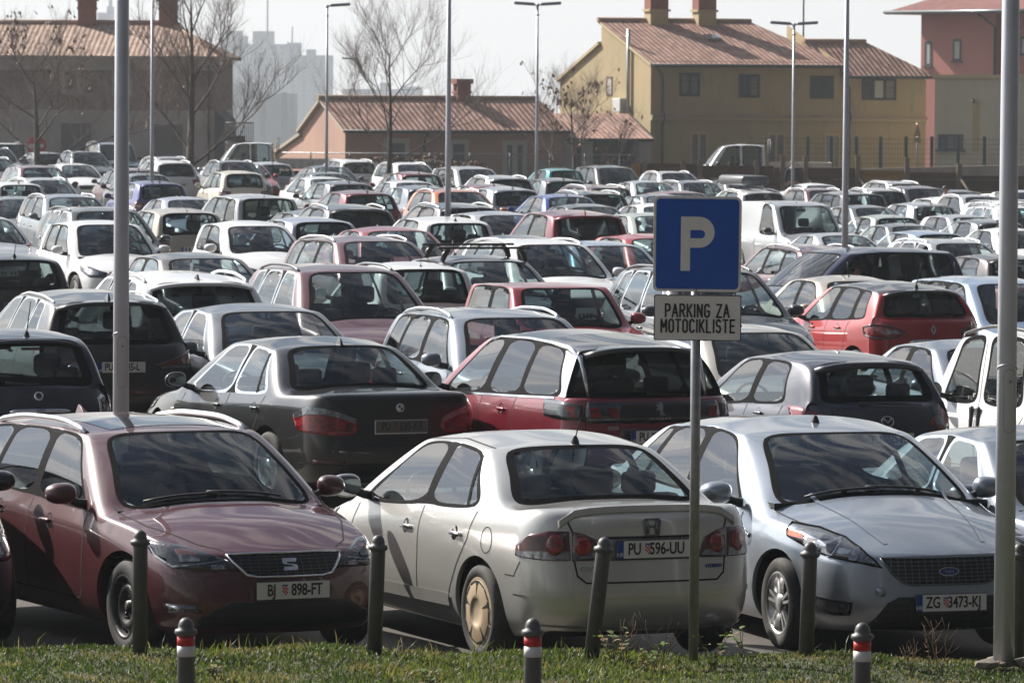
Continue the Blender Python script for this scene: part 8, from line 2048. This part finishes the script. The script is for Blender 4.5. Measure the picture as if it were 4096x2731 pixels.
# ------------------------------------------------------------------ flatbed trucks, small signs
def truck(fx, fy, Y, label, z):
    s = shape('crew_cab'); P = s.P; p = at(fx, fy, Y); car('crew_cab', 'white', p.x, Y, R(90), z, label, 'truck', 'white flatbed trucks behind the lot', name='flatbed_truck')
truck(2900, 566, 201, 'white double cab flatbed truck behind the board fence', .12); truck(950, 575, 222, 'white double cab flatbed truck between the stone and pink houses', -.12)
def warn():
    Y = 236; p = at(3669, 520, Y); root = empty('warning_sign', (p.x, Y, -.6)); tag(root, 'small red edged triangular road sign with a yellow plate seen edge-on', 'road sign'); z1 = at(3669, 490, Y).z+.6; z2 = at(3669, 543, Y).z+.6; z3 = at(3669, 570, Y).z+.6
    mb = MB(); mb.tube([(0, .03, 0), (0, .03, z1)], .03, 8); mb.ob('post', GALV, root); M = Matrix.Rotation(R(58), 4, 'Z') @ Matrix.Rotation(math.pi/2, 4, 'X'); hw = (z1-z2)*.56
    for w, m, d, nm in ((1, BRED, 0, 'sign_panel'), (.72, BWHT, .012, 'sign_face')):
        c = z2+(z1-z2)*.36; mb = MB(); mb.prism([(-hw*w, c-(c-z2)*w), (hw*w, c-(c-z2)*w), (0, c+(z1-c)*w)], .01, Matrix.Translation((0, -d, 0)) @ M); mb.ob(nm, m, root)
    mb = MB(); mb.prism([(-.04, z2+.12), (.04, z2+.12), (.02, z1-.4), (-.02, z1-.4)], .008, Matrix.Translation((0, -.022, 0)) @ M); mb.ob('symbol', BOL, root)
    mb = MB(); mb.prism([(-hw, z3), (hw, z3), (hw, z2-.06), (-hw, z2-.06)], .01, M); mb.ob('lower_plate', mat('plate_yellow', (.55, .45, .15), .5), root)
warn()
def noentry():
    Y = 226; p = at(146, 582, Y); root = empty('no_entry_sign', (p.x, Y, -.4)); tag(root, 'round red no entry sign with white bar at the far left', 'road sign'); z = p.z+.4
    mb = MB(); mb.tube([(0, .03, 0), (0, .03, z)], .03, 8); mb.ob('post', GALV, root); mb = MB(); mb.lathe([(.0005, -.02), (.42, -.02), (.42, 0), (.0005, 0)], 28, (0, 0, z), axis='y'); mb.ob('sign_panel', BRED, root); mb = MB(); mb.box((-.32, -.032, z-.075), (.32, -.022, z+.075)); mb.ob('white_bar', BWHT, root)
noentry()
# ------------------------------------------------------------------ people
SKIN = mat('skin', (.42, .24, .17), .55); HAIRD = mat('hair_dark', (.015, .012, .01), .6); HAIRG = mat('hair_grey', (.12, .11, .10), .7)
def skinned(name, verts, edges, rad, m, parent, sub=2):
    me = bpy.data.meshes.new(name); me.from_pydata(verts, edges, []); o = bpy.data.objects.new(name, me); COL.objects.link(o); md = o.modifiers.new('s', 'SKIN'); o.modifiers.new('d', 'SUBSURF').levels = sub
    for v, r_ in zip(me.skin_vertices[0].data, rad): v.radius = r_ if isinstance(r_, tuple) else (r_, r_)
    me.skin_vertices[0].data[0].use_root = True
    dg = bpy.context.evaluated_depsgraph_get(); ev = bpy.data.meshes.new_from_object(o.evaluated_get(dg)); bpy.data.objects.remove(o); ev.name = name
    for p in ev.polygons: p.use_smooth = True
    ev.materials.clear(); ev.materials.append(m); return meshob(name, ev, parent)
def head_bits(root, c, hair, glasses=False, rot=0.):
    M = Matrix.Translation(c) @ Matrix.Rotation(rot, 4, 'Z')
    mb = MB(); bmesh.ops.create_icosphere(mb.bm, subdivisions=3, radius=1)
    for v in list(mb.bm.verts):
        x, y, z = v.co; v.co = M @ Vector((x*.083, y*.102+.012, z*.105+.035))
        if z < -.05-(.55 if y > .2 else 0) or (y < -.45 and z < .45): mb.bm.verts.remove(v)
    for f in mb.bm.faces: f.smooth = True
    mb.ob('hair', hair, root)
    if glasses: mb = MB(); mb.box((-.07, -.105, .0), (.07, -.085, .035), M); mb.ob('sunglasses', LBLK, root)
def person(X, Y, z, rz, label, jacket, hair, seat=False, glasses=False, stride=.0):
    root = empty('person', (X, Y, z), rz); tag(root, label, 'person')     # faces local -y
    hp = .92 if not seat else .0; V = []; E = []; Rr = []
    def add(p, r_, par=None): V.append(p); Rr.append(r_); (E.append((par, len(V)-1)) if par is not None else None); return len(V)-1
    pel = add((0, 0, hp), (.13, .10)); ch = add((0, .0, hp+.30), (.15, .10), pel); sh = add((0, .0, hp+.48), (.12, .085), ch); nk = add((0, -.01, hp+.57), .05, sh); hd = add((0, -.02, hp+.66), (.07, .085), nk); tp = add((0, -.01, hp+.76), (.055, .065), hd); add((0, -.115, hp+.665), .014, hd)
    J = [(0, 0, hp-.05), (0, 0, hp+.30), (0, 0, hp+.48)]; arms = []
    for sx in (-1, 1):
        s1 = add((sx*.18, 0, hp+.46), .055, sh)
        if seat: e = (sx*.24, -.12, hp+.22); w = (sx*.16, -.36, hp+.30)
        else: e = (sx*.24, .03*sx, hp+.20); w = (sx*.25, -.08*sx-.03, hp-.03)
        el = add(e, .042, s1); wr_ = add(w, .03, el); d = (Vector(w)-Vector(e)).normalized(); hnd = add(tuple(Vector(w)+d*.07), (.04, .02), wr_); arms.append((e, w))
        for k in range(4): add(tuple(Vector(w)+d*(.15-.012*abs(k-1.5))+Vector(((k-1.5)*.018, 0, -.01*k if seat else 0))), .009, hnd)
        add(tuple(Vector(w)+d*.07+Vector((-sx*.045, -.03, 0))), .011, wr_)
        if seat: kn = (sx*.13, -.45, hp+.06); an = (sx*.13, -.58, hp-.36)
        else: kn = (sx*.10, -.06+.10*stride*sx, hp-.44); an = (sx*.10, .22*stride*sx+.02, hp-.84)
        hpv = add((sx*.10, 0, hp-.06), .09, pel); k_ = add(kn, .06, hpv); a_ = add(an, .04, k_); add((an[0], an[1]-.15, an[2]-.04), .035, a_); arms.append((kn, an))
    skinned('person_body', V, E, Rr, SKIN, root)
    # jacket and trousers a little larger than the body
    V2 = [(0, 0, hp-.08), (0, 0, hp+.30), (0, 0, hp+.49), (0, 0, hp+.53)]; E2 = [(0, 1), (1, 2), (2, 3)]; R2 = [(.165, .125), (.175, .125), (.14, .10), (.07, .07)]
    for k, sx in enumerate((-1, 1)):
        e, w = arms[2*k]; b = len(V2); V2 += [(sx*.19, 0, hp+.46), e, tuple(Vector(e).lerp(Vector(w), .92))]; E2 += [(2, b), (b, b+1), (b+1, b+2)]; R2 += [.068, .055, .043]
    skinned('jacket', V2, E2, R2, jacket, root)
    V3 = [(0, 0, hp-.02)]; E3 = []; R3 = [(.14, .115)]
    for k, sx in enumerate((-1, 1)):
        kn, an = arms[2*k+1]; b = len(V3); V3 += [(sx*.10, 0, hp-.10), kn, an]; E3 += [(0, b), (b, b+1), (b+1, b+2)]; R3 += [.10, .075, .06]
    skinned('trousers', V3, E3, R3, mat('trousers_dark', (.02, .022, .03), .85), root)
    head_bits(root, (0, -.02, hp+.68), hair, glasses); return root
NAVYJ = mat('jacket_navy', (.018, .024, .042), .85); BLKJ = mat('jacket_black', (.012, .012, .014), .85)
p = at(3780, 750, 160); person(p.x, 160, gz(p.x, 160)+(at(3780, 738, 160).z-gz(p.x, 160)-1.76), R(60), 'dark haired person in a black jacket walking between cars at the far right', BLKJ, HAIRD, stride=.8)
p = at(3165, 700, 192); person(p.x, 191.2, -.15, R(170), 'person in a navy jacket standing behind the double lamp post by the fence', NAVYJ, HAIRG)
# driver of the people carrier: sits in the left front seat
M = DR.matrix_basis if False else Matrix.LocRotScale(DR.location, DR.rotation_euler, (1, 1, 1))
SX = -1
q = M @ Vector((SX*.36, 4.55/2*0+(-4.55/2+1.80+.28), .60)); person(q.x, q.y, q.z, DRV[2]+math.pi, 'driver in a dark suit and sunglasses at the open window of the people carrier', BLKJ, HAIRG, seat=True, glasses=True)
# ------------------------------------------------------------------ hazy air
def haze():
    mb = MB(); mb.box((-1500, -80, -84), (1500, 3300, 62)); o = mb.ob('haze', None); m = bpy.data.materials.new('haze'); m.use_nodes = True; t = m.node_tree; t.nodes.clear()
    v = N(t, 'ShaderNodeVolumePrincipled'); v.inputs['Color'].default_value = (.84, .92, 1, 1); v.inputs['Density'].default_value = .00023; v.inputs['Anisotropy'].default_value = .25
    out = N(t, 'ShaderNodeOutputMaterial'); t.links.new(v.outputs[0], out.inputs['Volume']); o.data.materials.clear(); o.data.materials.append(m); tag(o, kind='stuff')
haze()
